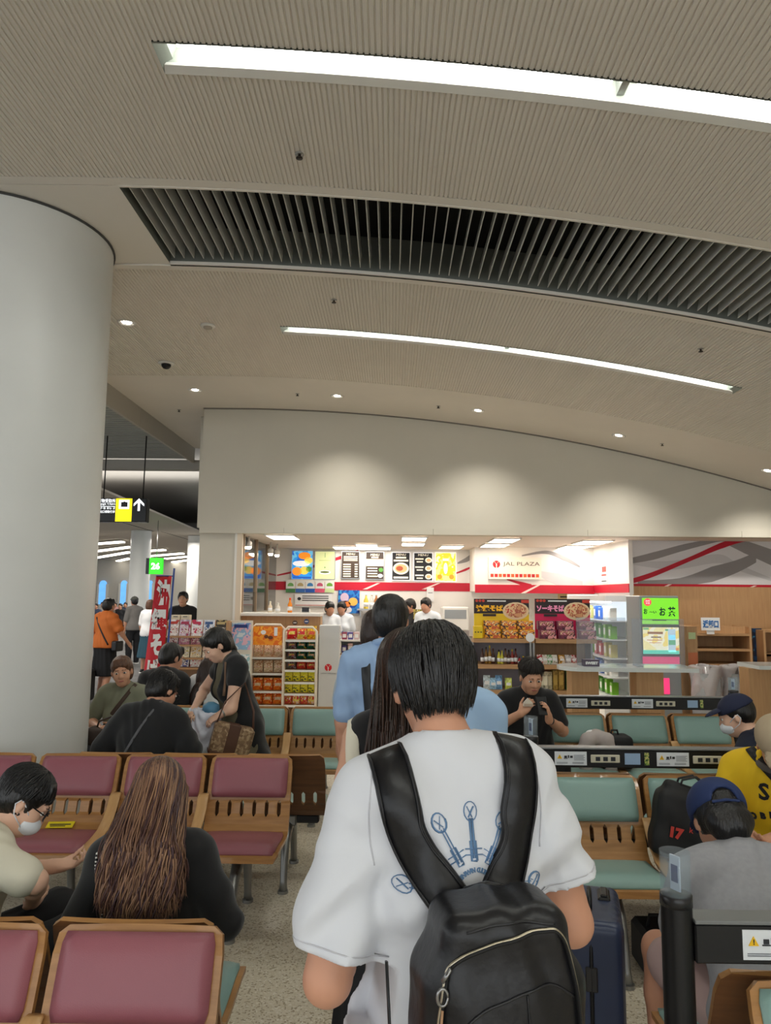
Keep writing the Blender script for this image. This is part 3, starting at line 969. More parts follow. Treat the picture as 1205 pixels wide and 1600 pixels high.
# projecting bulkhead that carries the shop sign
bx0 = P(742, 880, 12.2).x
struct(bx('wall_bulkhead', bx0, 3.4, 12.2, SB, 1.76, 2.5, M_SWALL))
# red band and painted ribbons
def band(x0, x1, y, z0, z1, nm='trim_band'):
    return struct(bx(nm, x0, x1, y-.012, y, z0, z1, M_RED))
_, _, zb0, zb1 = R(500, 910, 700, 923, SB)
band(-2.08, bx0, SB, zb0, zb1)
_, _, zc0, zc1 = R(760, 914, 900, 927, 12.2)
band(bx0, 3.4, 12.2, zc0, zc1)
_, _, zd0, zd1 = R(990, 913, 1200, 927, 10.5)
band(3.46, 6.6, 10.5, zd0, zd1)
o = struct(MB().box(-.012, 0, 10.4, 12.2, zd0, zd1).build('trim_band', M_RED)); o.location.x = 3.4
def ribbon(nm, pts, ws, Y, m, off=.004, parent=None):
    """painted ribbon on a wall: centre line in photo pixels, half widths in pixels"""
    up = []; dn = []
    # smooth the centre line
    n = 6*(len(pts)-1)
    def cr(t):
        i = min(int(t), len(pts)-2); u = t-i
        p = [pts[max(i-1, 0)], pts[i], pts[i+1], pts[min(i+2, len(pts)-1)]]
        return tuple(.5*((2*p[1][k])+(-p[0][k]+p[2][k])*u+(2*p[0][k]-5*p[1][k]+4*p[2][k]-p[3][k])*u*u+(-p[0][k]+3*p[1][k]-3*p[2][k]+p[3][k])*u**3) for k in (0, 1))
    for i in range(n+1):
        t = (len(pts)-1)*i/n
        c = cr(t); j = min(int(t), len(ws)-2); w_ = ws[j]+(ws[j+1]-ws[j])*(t-j)
        a = P(c[0], c[1]-w_, Y); b = P(c[0], c[1]+w_, Y)
        up.append((a.x, min(a.z, 2.498))); dn.append((b.x, min(b.z, 2.498)))
    mb = MB()
    vs = [(x, Y-off, z) for x, z in up]+[(x, Y-off, z) for x, z in dn]+[(x, Y-.001, z) for x, z in up]+[(x, Y-.001, z) for x, z in dn]
    N = n+1
    fs = []
    for i in range(n):
        fs += [(i, i+1, N+i+1, N+i), (i, 2*N+i, 2*N+i+1, i+1), (N+i, N+i+1, 3*N+i+1, 3*N+i)]
    mb.add(vs, fs)
    o = mb.build(nm, m, parent)
    if parent is None: struct(o)
    return o
# mural right of the shop (crop pixels /4.918 + (960, 820))
c3 = lambda *q: [(960+x/4.918, 820+y/4.918) for x, y in q]
ribbon('trim_ribbon', c3((110, 280), (300, 240), (550, 170), (850, 105)), [4, 6, 5, 2], 10.5, M_MURG, .003)
ribbon('trim_ribbon', c3((110, 290), (450, 310), (800, 260), (960, 330), (1230, 430)), [2, 7, 7, 5, 2], 10.5, M_MURL, .002)
ribbon('trim_ribbon', c3((180, 445), (500, 440), (750, 380), (940, 320), (1090, 250)), [3, 6, 12, 10, 8], 10.5, M_MURG, .004)
ribbon('trim_ribbon', c3((870, 140), (1000, 170), (1230, 260)), [2, 10, 13], 10.5, M_MURG, .0035)
ribbon('trim_ribbon', c3((110, 440), (300, 380), (600, 255), (850, 150), (1030, 112)), [4, 4, 3.5, 5, 1.2], 10.5, M_RED, .006)
# white slashes crossing the red bands
def slash(px0, py0, px1, py1, Y, w_=3.5):
    a = P(px0, py0, Y); b = P(px1, py1, Y); d = w_*Y/1130
    mb = MB(); mb.prism([(a.x-d, a.z), (a.x+d, a.z), (b.x+d*.7, b.z), (b.x-d*.7, b.z)], 'y', Y-.016, Y-.012)
    struct(mb.build('trim_slash', mat('slash_pale', (238, 214, 206), .5)))
for q in ((1018, 927, 1047, 913, 10.5), (1148, 928, 1180, 915, 10.5), (817, 927, 842, 914, 12.2), (570, 921, 592, 911, SB), (662, 921, 686, 911, SB)):
    slash(*q)
# ribbons behind the sign and menu boards
c6 = lambda *q: [(740+x/4.635, 850+y/4.635) for x, y in q]
ribbon('trim_ribbon', c6((350, 85), (520, 60), (650, 100), (770, 165)), [1, 2.5, 4, 1.5], 12.2, M_MURG)
ribbon('trim_ribbon', c6((240, 255), (360, 290), (420, 305)), [1, 3, 3], 12.2, M_RED)
ribbon('trim_ribbon', c6((480, 215), (620, 260), (790, 285)), [4, 10, 3], 12.2, M_MURL, .003)
ribbon('trim_ribbon', [(433, 899), (480, 888), (560, 862)], [1, 2, 3], SB, M_RED)
ribbon('trim_ribbon', [(712, 896), (728, 890), (741, 884)], [1, 2, 1], SB, M_RED)
ribbon('trim_ribbon', [(715, 880), (730, 874), (741, 866)], [1, 4, 5], SB, M_MURG)
# ceiling panels
pl = [(421, 836, 464, 842), (521, 854, 611, 858), (557, 850, 590, 854), (628, 839, 666, 844), (628, 848, 663, 852), (688, 852, 722, 857), (768, 841, 807, 847), (754, 849, 792, 855), (903, 844, 948, 850), (878, 852, 919, 857)]
ords = ['first', 'second', 'third', 'fourth', 'fifth', 'sixth', 'seventh', 'eighth', 'ninth', 'tenth']
for i, (a, b, c, d) in enumerate(pl):
    p0 = Pz((a+c)/2, b, 2.49); p1 = Pz((a+c)/2, d, 2.49)
    hw = (c-a)/2*p0.y/1130
    t = empty('ceiling_panel_lamp', ((p0.x+p1.x)/2, (p0.y+p1.y)/2, 2.48))
    tag(t, 'bright white panel lamp in the shop ceiling, %s counted from the left' % ords[[0, 1, 2, 3, 4, 5, 7, 6, 9, 8][i]], 'ceiling lamp', 'shop ceiling panels')
    hd = min(abs(p0.y-p1.y)/2, .35)
    bx('diffuser', -hw, hw, -hd, hd, 0, .012, M_PANEL, t)
    mb = MB()
    for q in ((-hw-.02, hw+.02, -hd-.02, -hd), (-hw-.02, hw+.02, hd, hd+.02), (-hw-.02, -hw, -hd, hd), (hw, hw+.02, -hd, hd)): mb.box(*q, -.002, .018)
    mb.build('frame', M_WHITE, t)
# left glazing of the shop
gz = struct(empty('window_20', (-2.06, 9.9, 1.42)))
for i in range(3):
    y = .1+1.0*i
    bx('pane', -.004, .004, y, y+.93, .0, 1.06, mat('glazing_dark', (60, 66, 66), .06, spec=.8), gz)
    bx('mullion', -.03, .03, y-.06, y, 0, 1.08, mat('mullion_bronze', (150, 128, 104), .4, metal=.4), gz)
struct(bx('trim_4', -2.1, -2.03, 9.8, 9.88, 0, 2.5, mat('jamb_pale', (222, 206, 184), .45)))
struct(bx('trim_5', -2.13, -2.1, 9.8, 9.85, 0, 2.5, M_WHITE))
# track spotlights near the left glazing
M_BULB = mat('spot_bulb', (255, 236, 206), .4, emit=14)
for i, (px, py, Y) in enumerate(((389, 853, 10.3), (423, 864, 11.4), (433, 866, 11.8))):
    p = P(px, py, Y)
    t = tag(empty('track_spotlight', p), ['small track spotlight nearest the shop opening, left side', 'small track spotlight second from the shop opening', 'small track spotlight deepest in the shop, left side'][i], 'spotlight')
    mb = MB(); mb.lathe((0, 0, 0), [(.005, -.045), (.03, -.04), (.042, -.01), (.03, .02)], 12); mb.build('bulb', M_BULB, t)
    mb = MB(); mb.lathe((0, 0, 0), [(.044, -.012), (.046, .05), (.03, .07), (.012, .075), (.012, 2.5-p.z)], 12); mb.build('holder', M_WHITE, t)
# ---- posters and menu boards
def card(nm, rect, Y, m, lab, cat, th=.02, frame=None, group=None, fw=.012):
    x0, x1, z0, z1 = R(*rect, Y)
    t = empty(nm, ((x0+x1)/2, Y, z0))
    tag(t, lab, cat, group)
    bx('print', -(x1-x0)/2, (x1-x0)/2, -.002, th, 0, z1-z0, m, t)
    t['w'] = x1-x0; t['h'] = z1-z0
    if frame:
        hw = (x1-x0)/2; h_ = z1-z0
        mb = MB()
        mb.box(-hw-fw, hw+fw, -.008, th, -fw, 0); mb.box(-hw-fw, hw+fw, -.008, th, h_, h_+fw); mb.box(-hw-fw, -hw, -.008, th, 0, h_); mb.box(hw, hw+fw, -.008, th, 0, h_)
        mb.build('frame', frame, t)
    return t
def tline(t, s, cx, cz, w_, h_, m, depth=.001, weight=0, y=-.004):
    W_, H_ = t['w'], t['h']
    return text('lettering', s, (cx*W_, y, cz*H_), .1, m, t, fit=(w_*W_, h_*H_), weight=weight, depth=depth)
def disc(t, nm, cx, cz, rx, rz, m, y=-.004, n=18, th=.002):
    W_, H_ = t['w'], t['h']
    mb = MB(); mb.prism([(cx*W_+rx*W_*math.cos(2*PI*k/n), cz*H_+rz*H_*math.sin(2*PI*k/n)) for k in range(n)], 'y', y, y+th)
    return mb.build(nm, m, t)
def rectp(t, nm, x0, x1, z0, z1, m, y=-.004, th=.002):
    W_, H_ = t['w'], t['h']
    mb = MB(); mb.box(x0*W_, x1*W_, y, y+th, z0*H_, z1*H_); return mb.build(nm, m, t)
c1 = lambda a, b, c, d: (360+a/3.544, 820+b/3.544, 360+c/3.544, 820+d/3.544)
E = .35
lit = lambda n_, c, e=E: mat('lit_'+n_, c, .4, emit=e)
W_LIT = lit('white', (250, 250, 250)); O_LIT = lit('orange', (250, 150, 40)); Y_LIT = lit('yellow', (252, 214, 90)); G_LIT = lit('leaf', (80, 140, 60)); RD_LIT = lit('red', (220, 40, 50)); CREAM = lit('cream', (250, 240, 214))
t = card('poster', c1(342, 145, 455, 300), SB-.03, blot('poster_blue', [(30, 110, 206), (40, 150, 230), (110, 196, 240), (24, 96, 196)], 4, .35), 'blue lit poster of fruit drinks, leftmost over the counter', 'poster', frame=M_STEEL)
for q in ((.1, .83, .3, .13, O_LIT), (.3, .66, .2, .12, Y_LIT), (-.05, .55, .42, .1, W_LIT), (-.25, .27, .24, .15, O_LIT), (.1, .3, .22, .14, Y_LIT), (.33, .35, .14, .1, G_LIT)): disc(t, 'fruit_picture', *q)
rectp(t, 'caption_bar', -.45, .45, .02, .08, lit('navyblue', (30, 90, 190)), -.006)
t = card('poster', c1(470, 148, 578, 300), SB-.03, lit('palegreen', (214, 220, 160)), 'pale green lit poster with a single bowl', 'poster', frame=M_STEEL)
disc(t, 'bowl_picture', 0, .24, .3, .07, W_LIT); disc(t, 'tea_picture', 0, .25, .24, .04, lit('tea', (96, 110, 50)), -.007); disc(t, 'leaf_picture', 0, .42, .03, .025, G_LIT); rectp(t, 'text_line', -.01, .01, .78, .95, G_LIT); rectp(t, 'text_line', -.3, .3, .66, .69, lit('palergreen', (190, 200, 130)))
M_MENU = mat('menu_brown', (58, 44, 34), .4, emit=.25)
M_MENUK = mat('menu_black', (34, 34, 36), .4, emit=.2)
t = card('menu_board', c1(618, 150, 713, 295), SB-.03, M_MENU, 'dark brown menu board full of text lines, left of two', 'menu board', frame=M_STEEL)
tline(t, 'MENU', 0, .92, .5, .08, CREAM)
for k in range(3): rectp(t, 'text_line', -.4, .4, .8-.07*k, .835-.07*k, CREAM)
for k in range(6): rectp(t, 'text_line', -.42, .02, .5-.09*k, .54-.09*k, CREAM); rectp(t, 'price', .25, .42, .5-.09*k, .54-.09*k, CREAM)
t = card('menu_board', c1(752, 152, 848, 300), SB-.03, M_MENU, 'brown menu board with a blank pale strip across it', 'menu board', frame=M_STEEL)
rectp(t, 'blank_strip', -.5, .5, .48, .74, lit('peach', (250, 220, 190)), -.005)
tline(t, 'MENU', 0, .9, .5, .09, CREAM); rectp(t, 'text_line', -.2, .2, .78, .83, CREAM)
for k in range(4): rectp(t, 'text_line', -.42, .15, .38-.1*k, .42-.1*k, CREAM)
disc(t, 'herb_picture', .36, .34, .13, .08, G_LIT); disc(t, 'rice_picture', .32, .12, .15, .07, W_LIT)
t = card('menu_board', c1(897, 155, 993, 305), SB-.03, M_MENUK, 'black menu board with one large noodle bowl', 'menu board', frame=W_LIT)
tline(t, 'MENU', 0, .93, .55, .08, CREAM); rectp(t, 'text_line', -.3, .3, .79, .85, CREAM); rectp(t, 'text_line', -.42, .42, .68, .74, CREAM)
disc(t, 'bowl_picture', 0, .42, .46, .22, CREAM); disc(t, 'broth_picture', 0, .42, .36, .16, lit('broth', (222, 170, 120)), -.006); disc(t, 'meat_picture', -.08, .42, .2, .09, lit('meat', (170, 80, 50)), -.008); rectp(t, 'text_line', -.42, .42, .05, .12, CREAM)
t = card('menu_board', c1(1018, 157, 1118, 308), SB-.03, M_MENUK, 'black menu board with three small bowls down its right side', 'menu board', frame=W_LIT)
tline(t, 'MENU', 0, .93, .55, .08, CREAM)
for k in range(3):
    disc(t, 'bowl_picture', .3, .74-.3*k, .19, .1, CREAM); disc(t, 'broth_picture', .3, .74-.3*k, .12, .06, lit('broth', ()), -.006)
    rectp(t, 'text_line', -.44, .02, .76-.3*k, .81-.3*k, CREAM); rectp(t, 'text_line', -.36, -.02, .66-.3*k, .7-.3*k, CREAM)
t = card('poster', (681, 864, 712, 908), SB-.03, blot('poster_amber', [(250, 226, 60), (255, 240, 130), (248, 206, 30), (255, 250, 190)], 5, .45), 'glowing yellow beer poster right of the menu boards', 'poster', frame=W_LIT)
rectp(t, 'glass_picture', -.14, .14, .2, .75, lit('beer', (240, 170, 30), .8)); rectp(t, 'foam_picture', -.15, .15, .72, .8, W_LIT, -.006); disc(t, 'ingredient_picture', -.3, .15, .13, .09, O_LIT); disc(t, 'ingredient_picture', .3, .15, .13, .09, O_LIT); disc(t, 'sparkle_picture', 0, .45, .1, .2, lit('pale', (255, 246, 200), .9), -.007)
# five shaved-ice cards
ice = [((120, 180, 100), (70, 130, 80)), ((190, 170, 120), (60, 110, 180)), ((60, 130, 190), (40, 90, 180)), ((190, 80, 110), (220, 90, 120)), ((110, 170, 60), (210, 230, 170))]
nm5 = ['green', 'beige', 'blue', 'pink', 'leaf green']
for i, (a, b) in enumerate(ice):
    t = card('menu_card', c1(308+54*i, 303, 308+54*i+52, 375), SB-.03, mat('card_face', (232, 232, 226), .5), 'small counter card with a %s shaved ice' % nm5[i], 'menu card', th=.01, group='shaved ice cards')
    disc(t, 'ice_picture', 0, .55, .32, .2, mat('ice%d' % i, a, .5)); rectp(t, 'colour_strip', -.5, .5, 0, .3, mat('ices%d' % i, b, .5)); rectp(t, 'cup_picture', -.3, .3, .34, .48, M_PAPER, -.005)
t = card('notice', c1(357, 382, 560, 452), SB-.03, M_PAPER, 'white printed notice on the wall below the ice cards', 'notice', th=.01)
for k in range(3): rectp(t, 'text_line', -.3, .42, .78-.17*k, .85-.17*k, M_INK)
disc(t, 'emblem', -.38, .6, .05, .13, M_INK); rectp(t, 'red_line', -.48, .48, .06, .12, mat('rose', (200, 120, 110), .5))
t = card('poster', c1(597, 362, 715, 490), SB-.03, blot('poster_sea', [(20, 90, 180), (40, 130, 210), (16, 70, 160), (60, 160, 220)], 5), 'blue soft-serve ice cream poster on the shop wall', 'poster', th=.01)
disc(t, 'ice_cream_picture', -.2, .68, .2, .2, mat('softserve', (214, 190, 214), .5)); disc(t, 'ice_cream_picture', -.15, .38, .24, .16, mat('mango', (236, 130, 60), .5)); disc(t, 'ice_cream_picture', .2, .5, .22, .18, mat('caramel', (240, 190, 90), .5)); disc(t, 'ice_cream_picture', -.05, .15, .2, .14, mat('cream2', (236, 226, 226), .5))
# white sheets on the wall
for q, lab in (((667, 918, 678, 940), 'white paper sheet on the wall, left of two'), ((677, 918, 659+0, 940), None)):
    if lab:
        t = card('paper_sheet', q, SB-.03, M_PAPER, lab, 'paper', th=.008); rectp(t, 'text_line', -.3, .3, .6, .65, MATS['print_grey'] if 'print_grey' in MATS else M_INK)
t = card('shop_sign', (764, 871, 846, 905), 12.13, mat('sign_face', (240, 230, 214), .45), 'white shop sign reading JAL PLAZA with a red crane emblem', 'sign', th=.06)
M_SGR = mat('sign_letter', (92, 76, 70), .5)
tline(t, 'JAL PLAZA', .12, .68, .7, .22, M_SGR)
W_, H_ = t['w'], t['h']
def crane(parent, cx, cz, r, y, mr, mw):
    mb = MB(); n = 28
    mb.prism([(cx+r*math.cos(2*PI*k/n), cz+r*math.sin(2*PI*k/n)) for k in range(n)], 'y', y, y+.003)
    e = mb.build('emblem_disc', mr, parent)
    mb = MB()
    # pale neck, head and feather gaps of the bird inside the disc
    mb.prism([(cx-r*.12, cz-r*.55), (cx+r*.12, cz-r*.55), (cx+r*.16, cz-r*.1), (cx+r*.02, cz+r*.22), (cx-r*.3, cz+r*.3), (cx-r*.1, cz+r*.1), (cx-r*.16, cz-r*.15)], 'y', y-.002, y)
    mb.prism([(cx-r*.1, cz-r*.6), (cx+r*.1, cz-r*.6), (cx+r*.18, cz-r*1.0), (cx-r*.18, cz-r*1.0)], 'y', y-.002, y)
    for s_ in (-1, 1): mb.prism([(cx+s_*r*.55, cz+r*.75), (cx+s_*r*.62, cz+r*.68), (cx+s_*r*.28, cz+r*.3), (cx+s_*r*.22, cz+r*.34)], 'y', y-.002, y)
    mb.build('crane', mw, e)
crane(t, -.355*W_, .68*H_, .17*H_, -.006, mat('emblem_red', (206, 30, 40), .4), MATS['sign_face'])
for k in range(12):
    rectp(t, 'square', -.47+.0785*k, -.41+.0785*k, .09, .24, mat('square%d' % (k % 3), [(206, 60, 40), (196, 40, 44), (222, 96, 50)][k % 3], .45))
spot('sign_spot_light', (t.location.x-.1, 11.55, 2.46), (t.location.x, 12.15, 2.16), 4, 90, .9, (1, .78, .5))
# notice on the right wall
t = card('notice', (912, 883, 942, 911), 11.6, M_PAPER, 'white notice with red print on the lit right wall', 'notice', th=.006)
t.location.x = 3.393; t.rotation_euler = (0, 0, -PI/2)
rectp(t, 'red_print', -.3, .42, .62, .92, mat('print_red', (220, 80, 70), .5)); rectp(t, 'red_print', -.4, .42, .4, .5, MATS['print_red']); rectp(t, 'text_line', -.42, .42, .08, .14, M_INK)
# ---- counter partition left with white top
t = tag(empty('counter_partition', (-1.5, 9.95, 0)), 'oak counter front with a white top, left of the queue', 'counter')
xa, xb, za, zb = R(374, 963, 500, 1100, 9.9)
bx('front_panel', xa+1.5, xb+1.5, -.05, .2, 0, zb-.0, M_WOOD, t)
bx('worktop', xa+1.48, xb+1.5, -.12, .4, zb+.002, zb+.045, M_WHITE, t, bev=.006)
# staff counter further in
t = tag(empty('service_counter', (.2, 11.6, 0)), 'white service counter in front of the kitchen staff', 'counter')
bx('body', -1.1, 1.0, -.3, .3, 0, .98, mat('counter_white', (222, 222, 220), .4), t)
bx('worktop', -1.14, 1.04, -.34, .34, .985, 1.02, M_STEEL, t, bev=.006)
bx('front_rail', -1.0, .9, -.33, -.305, .6, .66, M_WOODD, t)
def bottle(lab, px, py, Y, h_, col, cap, r=.032, group=None, zt=None):
    p = P(px, py, Y)
    z = zt if zt is not None else p.z
    t = tag(empty('bottle', (p.x, Y, z)), lab, 'bottle', group)
    mb = MB(); mb.lathe((0, 0, 0), [(r*.9, 0), (r, .01), (r, h_*.55), (r*.45, h_*.75), (r*.4, h_*.9)], 12); mb.build('body', mat('bottle_%s' % str(col), col, .25), t)
    mb = MB(); mb.lathe((0, 0, 0), [(r*.48, h_*.88), (r*.48, h_), (r*.3, h_+.004)], 10); mb.build('cap', mat('cap_%s' % str(cap), cap, .4), t)
    mb = MB(); mb.lathe((0, 0, 0), [(r*1.02, h_*.15), (r*1.02, h_*.42), (r*.99, h_*.42)], 12); mb.build('label', M_PAPER, t)
    return t
zt = zb+.046
bottle('orange drink bottle on the left counter', 453, 958, 10.1, .2, (236, 140, 40), (220, 70, 40), zt=zt)
bottle('white canister on the left counter', 434, 958, 10.1, .13, (226, 220, 208), (230, 226, 216), .035, zt=zt)
bottle('cream flask at the left end of the left counter', 422, 958, 10.15, .15, (230, 214, 190), (236, 226, 206), .03, zt=zt)
t = tag(empty('card_reader', (P(478, 955, 10.1).x, 10.1, zt)), 'small dark card terminal on the left counter', 'terminal')
bx('body', -.06, .06, -.05, .05, 0, .05, M_WHITE, t, bev=.01); o = bx('screen', -.05, .05, -.052, -.048, .012, .075, M_INK, t)
# bottles on the kitchen shelf
sh = P(580, 951, 12.7)
t = tag(empty('kitchen_shelf', (sh.x, 12.75, sh.z-.03)), 'steel kitchen shelf holding sauce bottles', 'shelf')
bx('board', -.24, .24, -.15, .22, 0, .025, M_STEEL, t); bx('bracket', -.2, -.18, 0, .22, -.12, 0, M_STEEL, t); bx('bracket', .18, .2, 0, .22, -.12, 0, M_STEEL, t)
for i, (px, c) in enumerate(((572, (226, 200, 80)), (581, (214, 214, 206)), (588, (170, 110, 60)))):
    bottle(['amber sauce bottle on the kitchen shelf', 'white sauce bottle on the kitchen shelf', 'brown sauce bottle on the kitchen shelf'][i], px, 950, 12.7, .26, c, (240, 238, 232), .04, zt=sh.z-.004)
# kitchen machine behind the tee man's head
x0, x1, z0, z1 = R(690, 948, 732, 985, 12.6)
t = tag(empty('drink_machine', ((x0+x1)/2, 12.6, 0)), 'white kitchen machine against the shop wall', 'machine')
hw = (x1-x0)/2
bx('stand', -hw, hw, -.1, .3, 0, z0, M_STEEL, t); bx('housing', -hw, hw, -.12, .3, z0, z1, M_WHITE, t, bev=.02); bx('display', -hw*.8, hw*.8, -.125, -.12, z0+(z1-z0)*.5, z1-.05, mat('display_grey', (150, 156, 160), .3), t)
p = P(657, 959, 12.3)
t = tag(empty('snack_sign', (p.x, 12.2, 1.03)), 'small yellow and black sign standing on the counter', 'sign'); bx('plate', -.12, .12, 0, .01, .26, .42, blot('snack_print', [(30, 30, 26), (226, 206, 90), (40, 40, 30), (240, 230, 160)], 28), t); bx('foot', -.01, .01, -.02, .05, 0, .26, M_STEEL, t)
# white pillar panel with airline emblem
x0, x1, z0, z1 = R(498, 977, 530, 1105, 9.3)
t = tag(empty('pillar_panel', ((x0+x1)/2, 9.3, 0)), 'tall grey-white panel with a small red crane emblem', 'panel')
hw = (x1-x0)/2
bx('panel', -hw, hw, 0, .14, 0, z1, mat('panel_greywhite', (206, 206, 206), .4), t, bev=.006)
pe = P(513, 1043, 9.3)
crane(t, pe.x-t.location.x, pe.z, .045, -.004, MATS['emblem_red'], M_WHITE)
text('lettering', 'JAPAN AIRLINES', (pe.x-t.location.x, -.003, pe.z-.075), .02, M_SGR, t, fit=(.19, .011))
bx('base', -hw-.02, hw+.02, -.02, .16, 0, .06, M_WHITE, t)
# ---- snack racks
def rack(lab, rect, Y, depth, tiers, frame_m):
    x0, x1, z0, z1 = R(*rect, Y)
    t = tag(empty('display_rack', ((x0+x1)/2, Y, 0)), lab, 'display rack')
    hw = (x1-x0)/2
    pts = [(-hw, 0, .02), (-hw, 0, z1-.05), (-hw+.05, 0, z1), (hw-.05, 0, z1), (hw, 0, z1-.05), (hw, 0, .02)]
    mb = MB(); mb.tube(pts, .016, 8); mb.build('hoop_frame', frame_m, t)
    bx('back_panel', -hw+.01, hw-.01, depth-.02, depth, .05, z1-.04, M_WOOD, t)
    bx('side_panel', -hw, -hw+.012, .01, depth, .0, z1-.1, frame_m, t); bx('side_panel', hw-.012, hw, .01, depth, 0, z1-.1, frame_m, t)
    out = []
    for py in tiers:
        z = P((rect[0]+rect[2])/2, py, Y).z
        s = bx('shelf', -hw+.013, hw-.013, .0, depth-.021, z-.02, z, M_WOODD, t)
        bx('price_strip', -hw+.014, hw-.014, -.006, 0, -.004, .022, M_WHITE, s).location.y = -(depth-.021)/2
        out.append(z)
    return t, out
def packet(nm, lab, cat, x, y, z, w_, h_, d, mats, group, tilt=.0, parts=True, strip=None):
    t = tag(empty(nm, (x, y, z)), lab, cat, group)
    t.rotation_euler = (-tilt, 0, 0)
    mb = MB()
    # pillow bag: flat seams top and bottom, full belly
    prof = [(0, .006), (.06*h_, .012), (.3*h_, d), (.6*h_, d), (.92*h_, .012), (h_, .005)]
    vs = []; k = 0
    for zz, dd in prof:
        for u in (-1, -.85, 0, .85, 1):
            vs.append((u*w_/2, -dd/2*(1 if abs(u) < .9 else .25), zz))
        for u in (1, .85, 0, -.85, -1):
            vs.append((u*w_/2, dd/2*(1 if abs(u) < .9 else .25), zz))
    n = 10
    fs = [(i*n+j, i*n+(j+1) % n, (i+1)*n+(j+1) % n, (i+1)*n+j) for i in range(len(prof)-1) for j in range(n)]
    fs += [tuple(range(n))[::-1], tuple((len(prof)-1)*n+j for j in range(n))]
    mb.add(vs, fs, 0, False); mb.build('bag', mats[0], t)
    mb = MB(); mb.box(-w_*.32, w_*.32, -d/2-.003, -d/2+.001, h_*.34, h_*.58); mb.build('front_label', mats[1], t)
    if strip: mb = MB(); mb.box(-w_*.48, w_*.48, -.006, .006, h_*.93, h_+.004); mb.build('top_seam', strip, t)
    return t
def carton(nm, lab, cat, x, y, z, w_, h_, d, mats, group, ry=0, label=(.7, .5, .5)):
    t = tag(empty(nm, (x, y, z), ry), lab, cat, group)
    bx('carton', -w_/2, w_/2, -d/2, d/2, 0, h_, mats[0], t, bev=.003)
    bx('front_label', -w_*label[0]/2, w_*label[0]/2, -d/2-.002, -d/2, h_*(label[2]-label[1]/2), h_*(label[2]+label[1]/2), mats[1], t)
    return t
M_FRAMEW = mat('rack_cream', (232, 222, 206), .4)
K2 = lambda x, y: (380+x/6.694, 960+y/6.694)
# rack with orange header
r1, tz = rack('cream rack of beige cracker bags under an orange header', (392, 976, 443, 1105), 9.3, .4, [1052, 1080, 1102, 1027], M_FRAMEW)
x0, x1, z0, z1 = R(*K2(108, 125), *K2(408, 320), 9.28)
hp = bx('header_poster', x0-r1.location.x, x1-r1.location.x, -.03, -.015, z0, z1, blot('orange_print', [(240, 130, 10), (250, 160, 30), (236, 110, 0), (255, 180, 50)], 9), r1)
hw = (x1-x0)/2; hh = z1-z0
for q in ((-.3, .68, .18, .12), (-.1, .45, .14, .1), (.2, .4, .18, .1)):
    mb = MB(); mb.prism([(q[0]*2*hw*.5+q[2]*hw*math.cos(k*PI/6), q[1]*hh+q[3]*hh*math.sin(k*PI/6)) for k in range(12)], 'y', -.012, -.008); mb.build('print_patch', mat('brown_patch', (110, 60, 30), .5) if q[0] > -.2 else M_PAPER, hp)
mb = MB(); mb.box(hw*.45, hw*.68, -.012, -.008, hh*.5, hh*.95); mb.build('white_label', M_PAPER, hp)
beige = blot('cracker_print', [(214, 190, 150), (232, 214, 184), (196, 150, 110), (240, 228, 206)], 22)
beige2 = blot('cracker_label', [(190, 90, 60), (240, 230, 210), (170, 120, 80), (236, 200, 150)], 40)
org = blot('orange_pack', [(236, 110, 30), (246, 150, 50), (226, 80, 20), (250, 210, 150)], 18)
for r_, (z, mm, lab) in enumerate(((tz[3], (beige, beige2), 'beige cracker bag on the upper shelf of the orange-topped rack'), (tz[0], (beige, beige2), 'beige cracker bag on the middle shelf of the orange-topped rack'), (tz[1], (org, beige), 'orange snack bag on the lower shelf of the orange-topped rack'), (tz[2], (org, beige), 'orange snack bag at the foot of the orange-topped rack'))):
    for i in range(3):
        packet('cracker_bag', lab+', '+('left', 'middle', 'right')[i]+' one', 'snack bag', r1.location.x-.13+.13*i, 9.4, z+.004, .122, .15 if r_ > 0 else .17, .05, mm, 'bags of the orange-topped rack, shelf %d' % (r_+1), .1)
# rack with red and yellow bags
r2, tz = rack('cream rack of red, green and yellow snacks beside the grey panel', (443, 980, 494, 1105), 9.1, .42, [1000, 1015, 1031, 1047, 1066, 1084, 1102], M_FRAMEW)
rx = r2.location.x
redp = blot('red_bag', [(206, 20, 36), (226, 50, 50), (180, 10, 30), (240, 220, 200)], 24)
ylp = blot('yellow_bag', [(236, 206, 60), (246, 226, 120), (226, 60, 40), (240, 190, 40)], 20)
gold = blot('gold_bag', [(240, 196, 20), (200, 120, 30), (246, 214, 60), (226, 170, 20)], 24)
green = blot('green_pack', [(24, 84, 60), (30, 100, 70), (20, 70, 50), (220, 190, 60)], 26)
greenl = blot('green_label', [(236, 200, 60), (200, 70, 40), (240, 226, 180), (60, 130, 70)], 50)
orr = blot('red_orange_pack', [(214, 60, 40), (230, 90, 50), (200, 40, 40), (240, 160, 60)], 22)
checky = blot('yellow_check', [(240, 226, 20), (250, 240, 70), (90, 96, 40), (236, 220, 30)], 55, kind='cell')
mix = blot('mixed_box', [(236, 214, 60), (220, 60, 40), (246, 236, 210), (240, 140, 60)], 26)
silver = blot('dark_pack', [(90, 96, 80), (150, 140, 130), (120, 50, 70), (200, 196, 190)], 30)
pos3 = (-.125, 0, .125)
for x, mm, lab in zip(pos3, ((redp, ylp), (ylp, redp), (gold, orr)), ('red snack bag on top of the right-hand rack', 'yellow snack bag with red print on top of the right-hand rack', 'golden snack bag on top of the right-hand rack')):
    packet('snack_bag', lab, 'snack bag', rx+x, 9.25, tz[0]+.004, .12, .165, .06, mm, None, .08)
